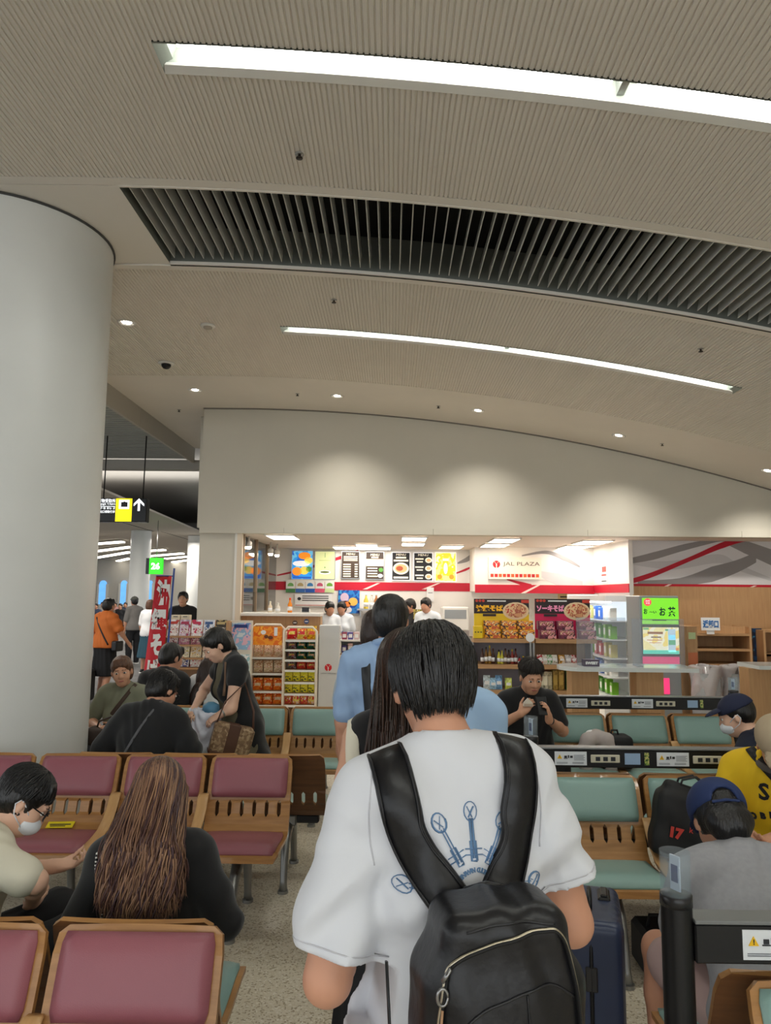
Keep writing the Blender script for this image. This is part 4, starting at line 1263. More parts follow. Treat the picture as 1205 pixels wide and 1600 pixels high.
for lv, (z, mm, lab) in enumerate(((tz[1], (green, greenl), 'dark green snack pack on the second shelf of the right-hand rack'), (tz[2], (green, greenl), 'dark green snack pack on the third shelf of the right-hand rack'), (tz[3], (orr, mix), 'orange red snack pack on the fourth shelf of the right-hand rack'))):
    for i in range(3):
        m2 = (silver, mix) if i == 0 else mm
        l2 = lab.replace('dark green', 'grey and plum').replace('orange red', 'plum red') if i == 0 else lab
        packet('snack_pack', l2+('', ', middle one', ', right one')[i], 'snack pack', rx+pos3[i], 9.24, z+.004, .115, .1, .045, m2, None if i == 0 else 'packs of the right-hand rack, shelf %d' % (lv+2), .08)
for lv, z in enumerate((tz[4], tz[5])):
    for i in range(4):
        carton('snack_box', 'yellow checked snack box %s on the %s yellow tier of the right-hand rack' % (('at the left', 'second', 'third', 'at the right')[i], ('upper', 'lower')[lv]), 'snack box', rx-.145+.096*i, 9.23, z+.003, .09, .115, .06, (checky, mat('lime_band', (232, 226, 40), .4)), 'yellow boxes, %s tier' % ('upper', 'lower')[lv], label=(.98, .16, .88))
for i in range(4):
    carton('snack_box', 'red and yellow snack box %s on the bottom shelf of the right-hand rack' % ('at the left', 'second', 'third', 'at the right')[i], 'snack box', rx-.145+.096*i, 9.23, tz[6]+.003, .09, .12, .08, ((mix, ylp) if i % 2 else (orr, mix)), 'bottom boxes of the right-hand rack')
for i, (px, c) in enumerate(((461, (90, 70, 60)), (479, (60, 80, 130)))):
    p = P(px, 973 if i == 0 else 971, 9.86)
    mb = MB(); mb.prism([(.035*math.cos(k*PI/6), .035*math.sin(k*PI/6)*(1 if i else .9)) for k in range(12)], 'y', -.006, 0)
    o = tag(mb.build('sticker', mat('sticker%d' % i, c, .4), loc=p), ['small brown sticker on the oak counter front', 'small round blue sticker on the oak counter front'][i], 'sticker')
    mb = MB(); mb.box(-.02, .02, -.008, -.005, -.006, .006); mb.build('print', M_PAPER, o)
# shelf unit behind the queue, right of the grey panel
x0, x1, z0, z1 = R(530, 1000, 570, 1110, 10.2)
t = tag(empty('shop_shelf', ((x0+x1)/2, 10.2, 0)), 'white shop shelf between the grey panel and the queue', 'shelf')
hw = (x1-x0)/2
lv = []
for py in (1000, 1021, 1060, 1090):
    z = P(550, py, 10.2).z; lv.append(z)
    bx('board', -hw, hw, 0, .35, z-.02, z, M_WHITE if py != 1021 else M_WOODD, t)
bx('back', -hw, hw, .35, .37, 0, z1, M_WHITE, t); bx('upright', -hw, -hw+.02, 0, .35, 0, z1, M_WHITE, t); bx('upright', hw-.02, hw, 0, .35, 0, z1, M_WHITE, t)
cols = [((150, 60, 90), 'plum'), ((90, 80, 150), 'violet'), ((220, 190, 190), 'rose'), ((230, 220, 226), 'white')]
for j, z in enumerate(lv):
    for i in range(4):
        c, cn = cols[(i+j) % 4]
        carton('goods_box', '%s box on the %s board of the white shelf by the queue' % (cn, ('top', 'second', 'third', 'bottom')[j]), 'box', t.location.x-hw+.06+.085*i, 10.34, z+.002, .07, .1+.03*((i*j) % 2), .1, (mat('goods_'+cn, c, .4), M_PAPER), None)
p = P(537, 1066, 10.0)
t = tag(empty('hanging_bag', (p.x, 10.05, p.z-.2)), 'pale green shopping bag hanging by the white shelf', 'bag')
mb = MB(); mb.lathe((0, 0, 0), [(.03, 0), (.07, .03), (.075, .16), (.06, .3), (.02, .4)], 12); mb.build('body', mat('bag_lime', (206, 216, 150), .4), t)
mb = MB(); mb.tube([(-.02, 0, .39), (-.02, 0, .48), (.02, 0, .48), (.02, 0, .39)], .006, 6); mb.build('handle', MATS['bag_lime'], t)
# ---- booklet racks left of the shop
K = lambda x, y: (210+x/6.342, 890+y/6.342)
x0, x1, z0, z1 = R(*K(300, 515), *K(900, 1180), 9.0)
t = tag(empty('booklet_rack', ((x0+x1)/2, 9.0, 0)), 'wide wooden rack filled with booklets behind the seated man', 'display rack')
hw = (x1-x0)/2
bx('side_panel', -hw-.03, -hw, 0, .45, 0, z1, M_WOOD, t); bx('side_panel', hw, hw+.03, 0, .45, 0, z1, M_WOOD, t); bx('back_panel', -hw, hw, .4, .42, 0, z1, M_WOOD, t)
bx('cabinet', -hw, hw, .02, .4, 0, P(300, 1042, 9.0).z, mat('cabinet_brown', (120, 92, 66), .5), t)
bx('drawer_front', -.2, .25, .0, .02, .2, .5, M_WOOD, t)
RKX, RKHW = t.location.x, hw
rowpy = [(K(0, 660)[1], 75), (K(0, 745)[1], 60), (K(0, 875)[1], 70), (K(0, 975)[1], 55)]
bcols = [[((230, 226, 226), (190, 70, 60)), ((206, 190, 206), (170, 60, 90)), ((226, 226, 230), (196, 60, 90)), ((214, 220, 230), (70, 100, 150)), ((60, 56, 52), (190, 170, 120))],
         [((214, 206, 210), (150, 80, 90)), ((196, 130, 150), (226, 200, 210)), ((206, 150, 160), (140, 60, 90)), ((110, 100, 110), (220, 210, 206)), ((130, 150, 196), (90, 110, 170))],
         [((214, 214, 220), (90, 90, 120)), ((226, 222, 190), (200, 190, 60)), ((226, 214, 180), (220, 180, 80)), ((230, 216, 190), (200, 110, 90)), ((150, 186, 206), (110, 150, 186))],
         [((190, 186, 196), (80, 80, 140)), ((220, 220, 226), (60, 80, 150)), ((236, 234, 230), (200, 60, 60)), ((226, 206, 196), (190, 70, 60)), ((160, 190, 200), (90, 130, 160))]]
cn5 = ['first', 'second', 'third', 'fourth', 'last']
for j, (py, hpx) in enumerate(rowpy):
    z = P(300, py, 8.97).z
    bx('ledge', -hw, hw, -.03+.0, .35, z-.02, z, M_WOODD, t)
    for i in range(5):
        c, c2 = bcols[j][i]
        bw = 2*hw/5
        b_ = tag(empty('booklet', (RKX-hw+bw*(i+.5), 9.0+.03, z+.002)), 'booklet on the %s ledge of the wide rack, %s from the left' % (('top', 'second', 'third', 'bottom')[j], cn5[i]), 'booklet', 'booklets of the wide rack')
        b_.rotation_euler = (-.22, 0, 0)
        hb = .2 if j % 2 == 0 else .16
        bx('cover', -bw*.45, bw*.45, 0, .015, 0, hb, blot('cover_%d%d' % (i, j), [c, tuple(min(255, v+20) for v in c), tuple(int(v*.9) for v in c), c2], 14, seed=i+5*j), b_)
        bx('title_block', -bw*.36, bw*.3, -.002, 0, hb*.72, hb*.88, mat('cov2_%d%d' % (i, j), c2, .5), b_)
        bx('picture', -bw*.3, bw*.36, -.002, 0, hb*.15, hb*.55, blot('covp_%d%d' % (i, j), [c2, c, (236, 230, 220), tuple(int(v*.8) for v in c2)], 30, seed=i*2+j), b_)
for i, px in enumerate((276, 291)):
    p = P(px, 968, 9.25)
    carton('paper_box', ['cream paper box on top of the booklet rack, left of two', 'cream paper box on top of the booklet rack, right of two'][i], 'box', p.x, 9.25, z1+.002, .11, P(px, 961, 9.25).z-z1, .1, (mat('box_cream', (226, 216, 190), .5), M_INK), None, label=(.5, .12, .7))
x0, x1, z0, z1 = R(*K(940, 505), *K(1160, 1150), 9.15)
t = tag(empty('leaflet_stand', ((x0+x1)/2, 9.15, 0)), 'narrow white leaflet stand with a blue and pink poster', 'display rack')
hw = (x1-x0)/2
bx('frame', -hw, hw, .02, .06, .0, z1, M_FRAMEW, t); bx('base', -hw+.01, hw-.01, -.06, .1, 0, .04, M_WHITE, t)
bx('poster', -hw+.02, hw-.02, .01, .02, z1-.36, z1-.03, blot('leaflet_print', [(220, 230, 240), (150, 190, 226), (236, 190, 210), (110, 150, 210)], 8), t)
bx('title_line', -hw+.05, hw-.06, .005, .01, z1-.09, z1-.05, mat('title_blue', (40, 60, 130), .5), t)
bx('leaflet_pocket', -hw+.02, hw-.02, -.02, .02, z1-.7, z1-.42, blot('leaflet2', [(190, 220, 226), (220, 236, 240), (150, 196, 206), (240, 240, 240)], 10), t)
# ---- red nobori banner
a, b, c, d = P(*K(215, 60), 8.3), P(*K(375, 65), 8.3), P(*K(275, 1060), 8.3), P(*K(85, 1060), 8.3)
zl = .55
def ext(u_, v_, z): s_ = (z-u_.z)/(v_.z-u_.z); return u_+(v_-u_)*s_
c2_, d2_ = ext(b, c, zl), ext(a, d, zl)
t = tag(empty('banner_flag', (c2_.x+.03, 8.3, 0)), 'tall red banner flag with white brush lettering', 'banner')
L = Vector(t.location)
mb = MB(); N = 14
for i in range(N+1):
    s_ = i/N
    for j in range(5):
        u = j/4
        p = (a*(1-s_)+d2_*s_)*(1-u)+(b*(1-s_)+c2_*s_)*u
        mb.v.append((p.x-L.x, p.y+.02*math.sin(4*u+3*s_)-L.y, p.z))
for i in range(N):
    for j in range(4): mb.f.append((i*5+j, i*5+j+1, i*5+j+6, i*5+j+5)); mb.mi.append(0); mb.sm.append(True)
o = mb.build('cloth', mat('banner_red', (196, 24, 40), .6), t); sm = o.modifiers.new('s', 'SOLIDIFY'); sm.thickness = .004
mb = MB(); mb.tube([(c2_.x-L.x+.02, .0, .03), (b.x-L.x+.02, 0, b.z+.09)], .012, 8); mb.tube([(b.x-L.x+.02, 0, b.z), (a.x-L.x, 0, a.z)], .007, 6); mb.build('pole', mat('pole_blue', (40, 70, 140), .4), t)
mb = MB(); mb.cyl((.0, 0), .14, 0, .06, 20); mb.lathe((0, 0, .06), [(.12, 0), (.05, .05), (.03, .1)], 16); mb.build('base', M_WHITE, t)
for k, (ch, cx, cy, hpx, wpx) in enumerate((('沖', 285, 225, 255, 130), ('縄', 245, 490, 210, 155), ('そ', 215, 745, 215, 105), ('ば', 180, 985, 200, 110))):
    p = P(*K(cx, cy), 8.27)
    o = text('lettering', ch, (p.x-L.x, p.y-L.y, p.z), .2, M_PAPER, t, fit=(wpx/6.342*8.3/1130, hpx/6.342*8.3/1130), weight=.012)
# ---- noodle gondolas
K4 = lambda x, y: (720+x/5.021, 920+y/5.021)
def gondola(lab, xl, xr, kind):
    Y = 9.2
    x0, x1, z0, z1 = R(*K4(xl, 80), *K4(xr, 245), Y)
    t = tag(empty('noodle_shelf', ((x0+x1)/2, Y, 0)), lab, 'shelf')
    hw = (x1-x0)/2+.03
    zs = [P(K4(350, 0)[0], K4(0, py)[1], Y).z for py in (388, 590, 790)]
    for z in zs: 
        s = bx('board', -hw, hw, -.1, .4, z-.05, z, M_WOODD, t)
    bx('back_panel', -hw, hw, .38, .4, 0, zs[0], M_WOOD if kind else mat('gondola_grey', (170, 166, 176), .5), t)
    bx('upright', -hw, -hw+.025, .1, .4, 0, zs[0], M_METAL, t); bx('upright', hw-.025, hw, .1, .4, 0, zs[0], M_METAL, t)
    bx('plinth', -hw, hw, -.06, .38, 0, .1, M_WOODD, t)
    sgn = empty('poster', ((x0+x1)/2, Y+.08, zs[0]+.002)); tag(sgn, ['black and yellow Okinawa noodle poster over the left gondola', 'black and magenta sparerib noodle poster over the right gondola'][kind], 'poster')
    W_, H_ = x1-x0, z1-zs[0]-.002
    sgn['w'] = W_; sgn['h'] = H_
    base = [(232, 196, 20), (206, 24, 80)][kind]
    bx('print', -W_/2, W_/2, 0, .012, 0, H_, mat('noodle_base%d' % kind, base, .4), sgn)
    rectp(sgn, 'dark_field', -.5, .5, .62, 1, mat('noodle_dark', (40, 24, 24), .4), -.003)
    mb = MB(); mb.prism([(-.5*W_, .62*H_), (0, .62*H_), (.5*W_, .62*H_), (.5*W_, .48*H_), (.1*W_, .52*H_)], 'y', -.002, 0); mb.build('slope', MATS['noodle_base%d' % kind], sgn)
    ttl = mat('title%d' % kind, [(252, 190, 30), (246, 150, 190)][kind], .4)
    tline(sgn, ['沖縄そば', 'ソーキそば'][kind], -.22, .76, .5, .17, ttl, weight=.006, y=-.006)
    for k in range(3): disc(sgn, 'seal', -.45+.06*k, .95, .026, .035, mat('seal_red', (200, 60, 40), .4), -.006, 10)
    rectp(sgn, 'text_line', -.26, .08, .93, .96, M_PAPER, -.006)
    disc(sgn, 'bowl_picture', .26, .69, .24, .23, mat('bowl_cream', (226, 200, 160), .4), -.006)
    disc(sgn, 'noodle_picture', .26, .7, .2, .18, blot('noodle_photo%d' % kind, [(206, 150, 100), (170, 90, 60), (226, 190, 140), (190, 60, 40)], 16), -.009)
    rectp(sgn, 'caption', -.34, -.1, .55, .61, mat('noodle_dark', ()), -.006)
    rectp(sgn, 'corner_flash', .36, .5, .9, .98, mat('seal_red', ()), -.009)
    # cartons: two tiers of three
    bw = [W_*.29, W_*.31][kind]; bh = .112
    ctn = blot('noodle_carton%d' % kind, [[(226, 150, 20), (60, 24, 20), (240, 180, 40), (200, 90, 40)], [(90, 20, 40), (120, 30, 60), (60, 14, 30), (220, 150, 150)]][kind], 13)
    lbl = blot('noodle_label%d' % kind, [[(250, 190, 40), (200, 60, 30), (240, 214, 150), (60, 30, 20)], [(226, 150, 170), (140, 50, 50), (220, 180, 150), (90, 20, 40)]][kind], 30)
    b0 = K4(0, 310)[1]
    for lv_, (za, yo) in enumerate(((zs[0]+.003, -.03), (zs[0]+.003+bh*.98, .0))):
        for i in range(3):
            px = [(247, 380, 510), (675, 822, 985)][kind][i]-(8 if lv_ else 0)
            p = P(K4(px, 350)[0], 990, Y)
            carton('noodle_carton', '%s noodle carton, %s of three in the %s row of the %s gondola' % (('yellow-printed', 'maroon')[kind], ('left', 'middle', 'right')[i], ('lower', 'upper')[lv_], ('left', 'right')[kind]), 'carton', p.x, Y+yo-.0, za, bw*.97, bh*.96, .09, (ctn, lbl), '%s noodle cartons, %s row' % (('yellow', 'maroon')[kind], ('lower', 'upper')[lv_]), label=(.8, .5, .68))
    return t, zs, hw
g0, zs0, hw0 = gondola('wooden gondola under the yellow noodle poster', 110, 545, 0)
g1, zs1, hw1 = gondola('wooden gondola under the magenta noodle poster', 592, 1028, 1)
for i in range(3):
    p = P(K4(112+22*i, 0)[0], 990, 9.15)
    carton('noodle_packet', 'slim yellow noodle packet left of the cartons, %s of three' % ('left', 'middle', 'right')[i], 'packet', p.x, 9.14, zs0[0]+.003, .04, .15, .1, (mat('noodle_base0', ()), M_INK), 'slim yellow packets', label=(.5, .08, .5))
p = P(*K4(545, 382), 9.08)
t = tag(empty('price_tag', p), 'round white price tag clipped to the left gondola shelf', 'price tag'); mb = MB(); mb.prism([(.055*math.cos(k*PI/10), .055*math.sin(k*PI/10)) for k in range(20)], 'y', -.006, 0); mb.build('disc', M_PAPER, t); bx('clip', -.01, .01, -.003, .01, -.07, -.03, M_METAL, t)
# jars and bottles on the second board, left gondola
jc = [(70, 40, 26), (120, 84, 30), (150, 110, 40), (60, 30, 20), (206, 196, 60), (196, 190, 70), (100, 70, 40), (70, 40, 30), (140, 50, 40), (90, 30, 30), (180, 60, 60), (196, 120, 120), (206, 90, 80), (214, 150, 140)]
jn_ = ['dark brown', 'amber', 'ochre', 'black brown', 'yellow', 'pale yellow', 'brown', 'umber', 'red brown', 'maroon', 'red', 'rose', 'coral', 'pink']
for i, px in enumerate((170, 200, 228, 255, 300, 325, 352, 378, 405, 432, 462, 492, 522, 555)):
    p = P(K4(px, 580)[0], 1037, 9.25)
    tall = [.22, .24, .26, .22, .2, .19, .22, .2, .21, .22, .1, .11, .1, .09][i]
    bottle('%s seasoning bottle on the second board of the left gondola' % jn_[i], K4(px, 0)[0], 1037, 9.2, tall*.85, jc[i], [(60, 20, 20), (30, 30, 30), (200, 180, 60)][i % 3], .022, zt=zs0[1]+.002)
sc_ = [((206, 60, 70), 'red'), ((226, 214, 196), 'cream'), ((120, 180, 120), 'green'), ((236, 230, 214), 'white'), ((232, 170, 60), 'orange'), ((196, 190, 190), 'grey'), ((200, 90, 90), 'rose')]
for i, px in enumerate((625, 662, 700, 738, 795, 845, 890)):
    packet('dried_food_bag', '%s dried food bag on the second board of the right gondola' % sc_[i][1], 'food bag', P(K4(px, 0)[0], 1037, 9.2).x, 9.2, zs1[1]+.002, .075, .12, .05, (blot('dried%d' % i, [sc_[i][0], (230, 226, 220), sc_[i][0], tuple(int(v*.7) for v in sc_[i][0])], 24, seed=i), M_PAPER), None, .3)
for i, (px, c, w_, h_, cn) in enumerate(((640, (190, 186, 160), .1, .22, 'grey patterned'), (668, (206, 200, 176), .1, .22, 'cream patterned'), (700, (170, 160, 130), .1, .22, 'taupe patterned'), (745, (150, 120, 40), .1, .24, 'olive gold'), (790, (160, 126, 44), .11, .24, 'dark gold'), (855, (30, 130, 60), .12, .25, 'tall green'))):
    carton('tea_box', '%s box on the low board of the right gondola' % cn, 'box', P(K4(px, 0)[0], 1070, 9.2).x, 9.25, zs1[2]+.002, w_*.62, h_, .1, (blot('teab%d' % i, [c, tuple(int(v*.85) for v in c), tuple(min(255, v+20) for v in c), c], 30), mat('tealab%d' % i, tuple(min(255, v+40) for v in c), .5)), None)
for i, (px, c, cn) in enumerate(((205, (190, 206, 214), 'silver'), (255, (150, 196, 226), 'sky blue'), (300, (110, 160, 206), 'blue'), (375, (200, 214, 90), 'lime'), (560, (180, 200, 190), 'pale green'))):
    packet('drink_pouch', '%s pouch on the low board of the left gondola' % cn, 'pouch', P(K4(px, 0)[0], 1070, 9.2).x, 9.2, zs0[2]+.002, .085, .17-.03*(i % 2), .05, (blot('pouch%d' % i, [c, tuple(min(255, v+30) for v in c), c, tuple(int(v*.8) for v in c)], 20, seed=i), M_PAPER), None, .1)
# small signs above
t = card('notice', (872, 928, 906, 937), 12.97, mat('notice_yellow', (230, 206, 150), .5), 'small yellow notice under the red band, right of the sign', 'notice', th=.01)
rectp(t, 'text_line', -.4, .4, .35, .6, M_INK)
# ---- chilled shelf on the right wall
t = tag(empty('chilled_shelf', (3.2, 10.9, 0)), 'bright open chilled shelf of tea and drinks at the right wall', 'refrigerated shelf')
bx('case_back', .14, .18, -1.0, 1.0, 0, 1.7, mat('case_white', (236, 240, 242), .35), t); bx('case_end', .08, .18, -1.04, -1.0, 0, 1.72, M_WOOD, t); bx('case_end', -.32, .18, 1.0, 1.04, 0, 1.72, MATS['case_white'], t)
bx('canopy', -.3, .18, -1.0, 1.0, 1.62, 1.7, MATS['case_white'], t); bx('light_strip', -.28, -.2, -.95, .95, 1.6, 1.618, lit('case', (240, 250, 255), 6), t); bx('base', -.34, .18, -1.0, 1.0, 0, .35, MATS['case_white'], t)
gl_ = [((120, 190, 60), 'green'), ((90, 160, 70), 'leaf green'), ((226, 230, 226), 'white'), ((70, 110, 190), 'blue'), ((210, 200, 120), 'straw'), ((200, 70, 70), 'red')]
for j in range(5):
    z = .36+.25*j
    if j: bx('shelf', -.28, .14, -1.0, 1.0, z-.015, z, M_GLASSW if 'M_GLASSW' in globals() else mat('shelf_white', (226, 230, 232), .3), t)
    for i in range(8):
        c, cn = gl_[(i//2+2*j) % 6]
        carton('drink_pack', '%s drink pack on the %s chilled shelf, %s of its pair' % (cn, ('bottom', 'second', 'third', 'fourth', 'top')[j], ('front', 'rear')[i % 2]), 'drink', 3.2-.17, 10.02+.235*i, z+.003, .1, .17+.02*(i % 2), .09, (mat('dp_'+cn, c, .35), M_PAPER), 'chilled %s packs, level %d' % (cn, j), ry=-PI/2)
# ---- standing tables with acrylic screens
M_TOP = mat('table_white', (214, 220, 220), .18)
def standing_table(lab, rect, Y, dep, legx, curve):
    x0, x1, z0, z1 = R(*rect, Y)
    t = tag(empty('standing_table', ((x0+x1)/2, Y+dep/2, 0)), lab, 'table')
    hw = (x1-x0)/2; hd = dep/2
    pts = []
    for k in range(10):
        w_ = PI/2+PI*k/9
        pts.append((-hw+hd*.9+hd*.9*math.cos(w_) if curve else -hw, hd*math.sin(w_)))
    pts = pts if curve else [(-hw, hd), (-hw, -hd)]
    pts += [(hw, -hd), (hw, hd)]
    mb = MB(); mb.prism(pts, 'z', z1-.04, z1); mb.build('tabletop', M_TOP, t)
    for lx in legx:
        bx('pedestal', lx*hw-.14, lx*hw+.14, -.1, .12, 0, z1-.041, M_WOOD, t)
    bx('foot_plate', -hw*.9, hw*.9, -.05, .05, 0, .03, M_METAL, t)
    return t, z1
t1, tzt = standing_table('white curved standing table with acrylic screens', (880, 1044, 1093, 1056), 7.5, .5, (-.62, .35), True)
t2, tzt2 = standing_table('white standing table cut by the right edge', (1187, 1041, 1300, 1050), 7.9, .5, (-.75, .4), False)
def screen(lab, rect, Y):
    x0, x1, z0, z1 = R(*rect, Y)
    t = tag(empty('acrylic_screen', ((x0+x1)/2, Y, tzt)), lab, 'screen')
    hw = (x1-x0)/2; h_ = z1-tzt
    bx('sheet', -hw, hw, -.003, .003, .012, h_, clear('acrylic_sheet', (240, 243, 248), .13, .2), t)
    for s_ in (-1, 1): bx('foot', s_*hw*.8-.03, s_*hw*.8+.03, -.07, .07, 0, .014, MATS['acrylic_sheet'], t)
screen('frosted clear acrylic screen on the left half of the table', (901, 965, 978, 1045), 7.72)
screen('frosted clear acrylic screen in front of the green tea display', (988, 967, 1070, 1046), 7.72)
t = tag(empty('snack_pot', (P(924, 1036, 7.66).x, 7.64, tzt)), 'small dark box with white lettering on the standing table', 'box')
bx('box', -.08, .08, 0, .09, 0, .07, mat('grey_plum', (90, 80, 96), .4), t); text('lettering', 'SWEET', (0, -.002, .035), .03, M_PAPER, t, fit=(.13, .03), weight=.002)
# ---- green tea display
Y = 8.7
K5 = lambda x, y: (990+x/10.955, 920+y/10.955)
x0, x1, z0, z1 = R(*K5(120, 120), *K5(800, 1400), Y)
t = tag(empty('drink_display', ((x0+x1)/2, Y, 0)), 'glowing display stand with green tea header, screen and pink panel', 'display')
hw = (x1-x0)/2; cx = t.location.x
bx('cabinet', -hw, hw, .01, .5, 0, z1, mat('cabinet_grey', (150, 156, 158), .35), t, bev=.01)
def dsp(nm, x0_, y0_, x1_, y1_, m, parent=t, y=0., th=.012):
    a0, a1, b0, b1 = R(*K5(x0_, y0_), *K5(x1_, y1_), Y)
    return bx(nm, a0-cx, a1-cx, y-.002, y+th, b0, b1, m, parent)
h_ = dsp('header_panel', 155, 160, 770, 525, lit('teagreen', (120, 214, 50), .5)); dsp('header_strip', 155, 540, 770, 605, lit('teagreen2', (150, 226, 90), .5))
p = P(*K5(450, 375), Y)
DK = mat('tea_ink', (16, 70, 60), .5)
for s_, px, py, wpx, hpx in (('お', 205, 385, 60, 90), ('〜い', 330, 400, 120, 40), ('お', 495, 390, 105, 140), ('茶', 655, 395, 130, 170)):
    p = P(*K5(px, py), Y); text('lettering', s_, (p.x-cx, -.004, p.z), .1, DK, t, fit=(wpx/10.955*Y/1130, hpx/10.955*Y/1130), weight=.003)
p = P(*K5(240, 228), Y); mb = MB(); mb.prism([(.045*math.cos(k*PI/9), .045*math.sin(k*PI/9)) for k in range(18)], 'y', -.006, -.002); o = mb.build('round_badge', lit('badge', (230, 70, 80), .6), t, loc=(p.x-cx, 0, p.z))
text('lettering', '自然', (0, -.009, .014), .03, W_LIT, o, fit=(.05, .022)); text('lettering', '冷茶', (0, -.009, -.014), .03, W_LIT, o, fit=(.05, .022))
dsp('caption', 320, 530, 560, 545, DK, t, -.004)
dsp('screen_bezel', 150, 625, 795, 1140, mat('bezel', (110, 120, 120), .3), t, .001)
s_ = dsp('screen', 165, 660, 780, 1115, blot('screen_art', [(250, 236, 170), (252, 246, 214), (252, 226, 130), (250, 240, 190)], 5, .5), t, -.002)
for x0_, y0_, x1_, y1_, c in ((165, 1050, 780, 1115, (110, 226, 196)), (590, 690, 720, 1080, (200, 224, 234)), (600, 880, 715, 960, (70, 140, 80)), (600, 790, 715, 870, (130, 190, 200)), (240, 735, 500, 775, (160, 110, 80)), (300, 815, 470, 840, (150, 130, 120)), (230, 870, 490, 885, (220, 170, 140)), (270, 915, 470, 928, (222, 180, 150)), (165, 665, 260, 700, (130, 190, 130)), (540, 690, 590, 720, (110, 180, 130)), (720, 1010, 775, 1060, (230, 150, 90))):
    dsp('screen_picture', x0_, y0_, x1_, y1_, lit('scr%d%d%d' % c, c, .45), t, -.006)
dsp('pink_panel', 165, 1165, 790, 1340, lit('pink', (236, 84, 130), .4))
dsp('pink_glow', 165, 1530, 620, 1800, lit('pink2', (246, 60, 120), .5))
for q in ((230, 1310, 310, 1350), (530, 1310, 650, 1350), (690, 1320, 730, 1350)): dsp('white_print', *q, W_LIT, t, -.004)
t = tag(empty('side_cabinet', (P(1082, 1000, 8.9).x, 8.9, 0)), 'narrow oak cabinet end with a small green notice', 'cabinet')
x0, x1, z0, z1 = R(1071, 979, 1087, 1046, 8.9)
bx('panel', -(x1-x0)/2, (x1-x0)/2, 0, .5, 0, z1, M_WOOD, t); bx('notice', -.045, .04, -.004, 0, z1-.15, z1-.07, mat('notice_green', (196, 214, 160), .5), t); bx('red_sheet', -(x1-x0)/2+.005, (x1-x0)/2-.005, -.004, 0, z0, z0+.2, mat('sheet_orange', (206, 120, 80), .5), t)
# ---- tray return
Y = 9.7
x0, x1, z0, z1 = R(1087, 979, 1177, 1100, Y)
t = tag(empty('return_cabinet', ((x0+x1)/2, Y, 0)), 'open oak tray return cabinet with two dark shelves', 'cabinet')
hw = (x1-x0)/2; ztop = z1
bx('side_panel', -hw, -hw+.03, 0, .5, 0, z1, M_WOOD, t); bx('side_panel', hw-.03, hw, 0, .5, 0, z1, M_WOOD, t); bx('back_panel', -hw+.03, hw-.03, .48, .5, 0, z1, M_WOOD, t)
for py in (990, 1014, 1038): z = P(1130, py, Y).z; bx('shelf', -hw+.03, hw-.03, 0, .48, z-.03, z+.0, M_WOODD, t)
bx('header', -hw+.03, hw-.03, .1, .14, P(1130, 990, Y).z, z1, M_WOOD, t)
t = card('return_sign', (1096, 965, 1125, 985), Y-.02, M_PAPER, 'white sign with blue characters above the tray return', 'sign', th=.008)
tline(t, '返却口', 0, .5, .84, .62, mat('sign_blue', (40, 110, 180), .4), weight=.004)
bx('stand', -.05, .05, .008, .012, -.05, .05, M_PAPER, t)
# bins with white bags
M_BAG = mat('bin_bag', (206, 198, 198), .3, bump=.6, bscale=14, trans=.15)
def bin_bag(lab, pxl, pxr, Y, seed):
    x0, x1, z0, z1 = R(pxl, 1043, pxr, 1110, Y)
    t = tag(empty('waste_bin', ((x0+x1)/2, Y+.22, 0)), lab, 'bin')
    hw = (x1-x0)/2
    mb = MB(); mb.lathe((0, 0, 0), [(hw*.8, .0), (hw*.86, .02), (hw*.92, z1-.08), (hw*.88, z1-.08)], 20); mb.build('bin', mat('bin_grey', (150, 150, 150), .5), t)
    rnd = random.Random(seed)
    mb = MB(); n = 36; rows = 12
    ph = [rnd.uniform(0, 6) for _ in range(6)]
    for j in range(rows):
        s_ = j/(rows-1)
        for k in range(n):
            a_ = 2*PI*k/n
            r_ = hw*(.95+.05*math.sin(a_*5+ph[0]+3*s_)+.03*math.sin(a_*11+ph[1])*s_+.05*math.sin(7*s_+a_*2+ph[2]))*(1-.05*s_)
            z = z1+.012*math.sin(a_*3+ph[3])-s_*(.42+.06*math.sin(a_*2+ph[4]))
            mb.v.append((r_*math.cos(a_), r_*math.sin(a_), z))
    for k in range(n):
        a_ = 2*PI*k/n; mb.v.append((hw*.82*math.cos(a_), hw*.82*math.sin(a_), z1-.3))
    for k in range(n):
        a_ = 2*PI*k/n; mb.v.append((hw*.9*math.cos(a_), hw*.9*math.sin(a_), z1+.002))
    N = rows*n
    for j in range(rows-1):
        for k in range(n): mb.f.append((j*n+k, j*n+(k+1) % n, (j+1)*n+(k+1) % n, (j+1)*n+k))
    for k in range(n):
        mb.f.append((k, (k+1) % n, N+n+(k+1) % n, N+n+k)); mb.f.append((N+n+k, N+n+(k+1) % n, N+(k+1) % n, N+k))
    mb.f.append(tuple(N+k for k in range(n)))
    mb.mi = [0]*len(mb.f); mb.sm = [True]*len(mb.f)
    mb.build('bag', M_BAG, t)
    return t
bin_bag('waste bin lined with a white plastic bag, left of two', 1092, 1141, 8.35, 3)
bin_bag('waste bin lined with a white plastic bag, right of two', 1141, 1190, 8.4, 8)
x0, x1, z0, z1 = R(1178, 982, 1192, 1047, 10.2)
t = tag(empty('blue_display', ((x0+x1)/2, 10.2, 0)), 'narrow dark blue display panel beside the tray return', 'display')
bx('panel', -(x1-x0)/2, (x1-x0)/2, 0, .06, 0, z1, blot('blue_panel', [(8, 40, 70), (10, 60, 100), (6, 30, 56), (30, 110, 150)], 5), t); bx('emblem', -.02, .02, -.003, 0, z1-.16, z1-.1, mat('pale_blue', (120, 180, 210), .4), t); bx('base', -.06, .06, -.05, .1, 0, .03, M_BLACK, t)
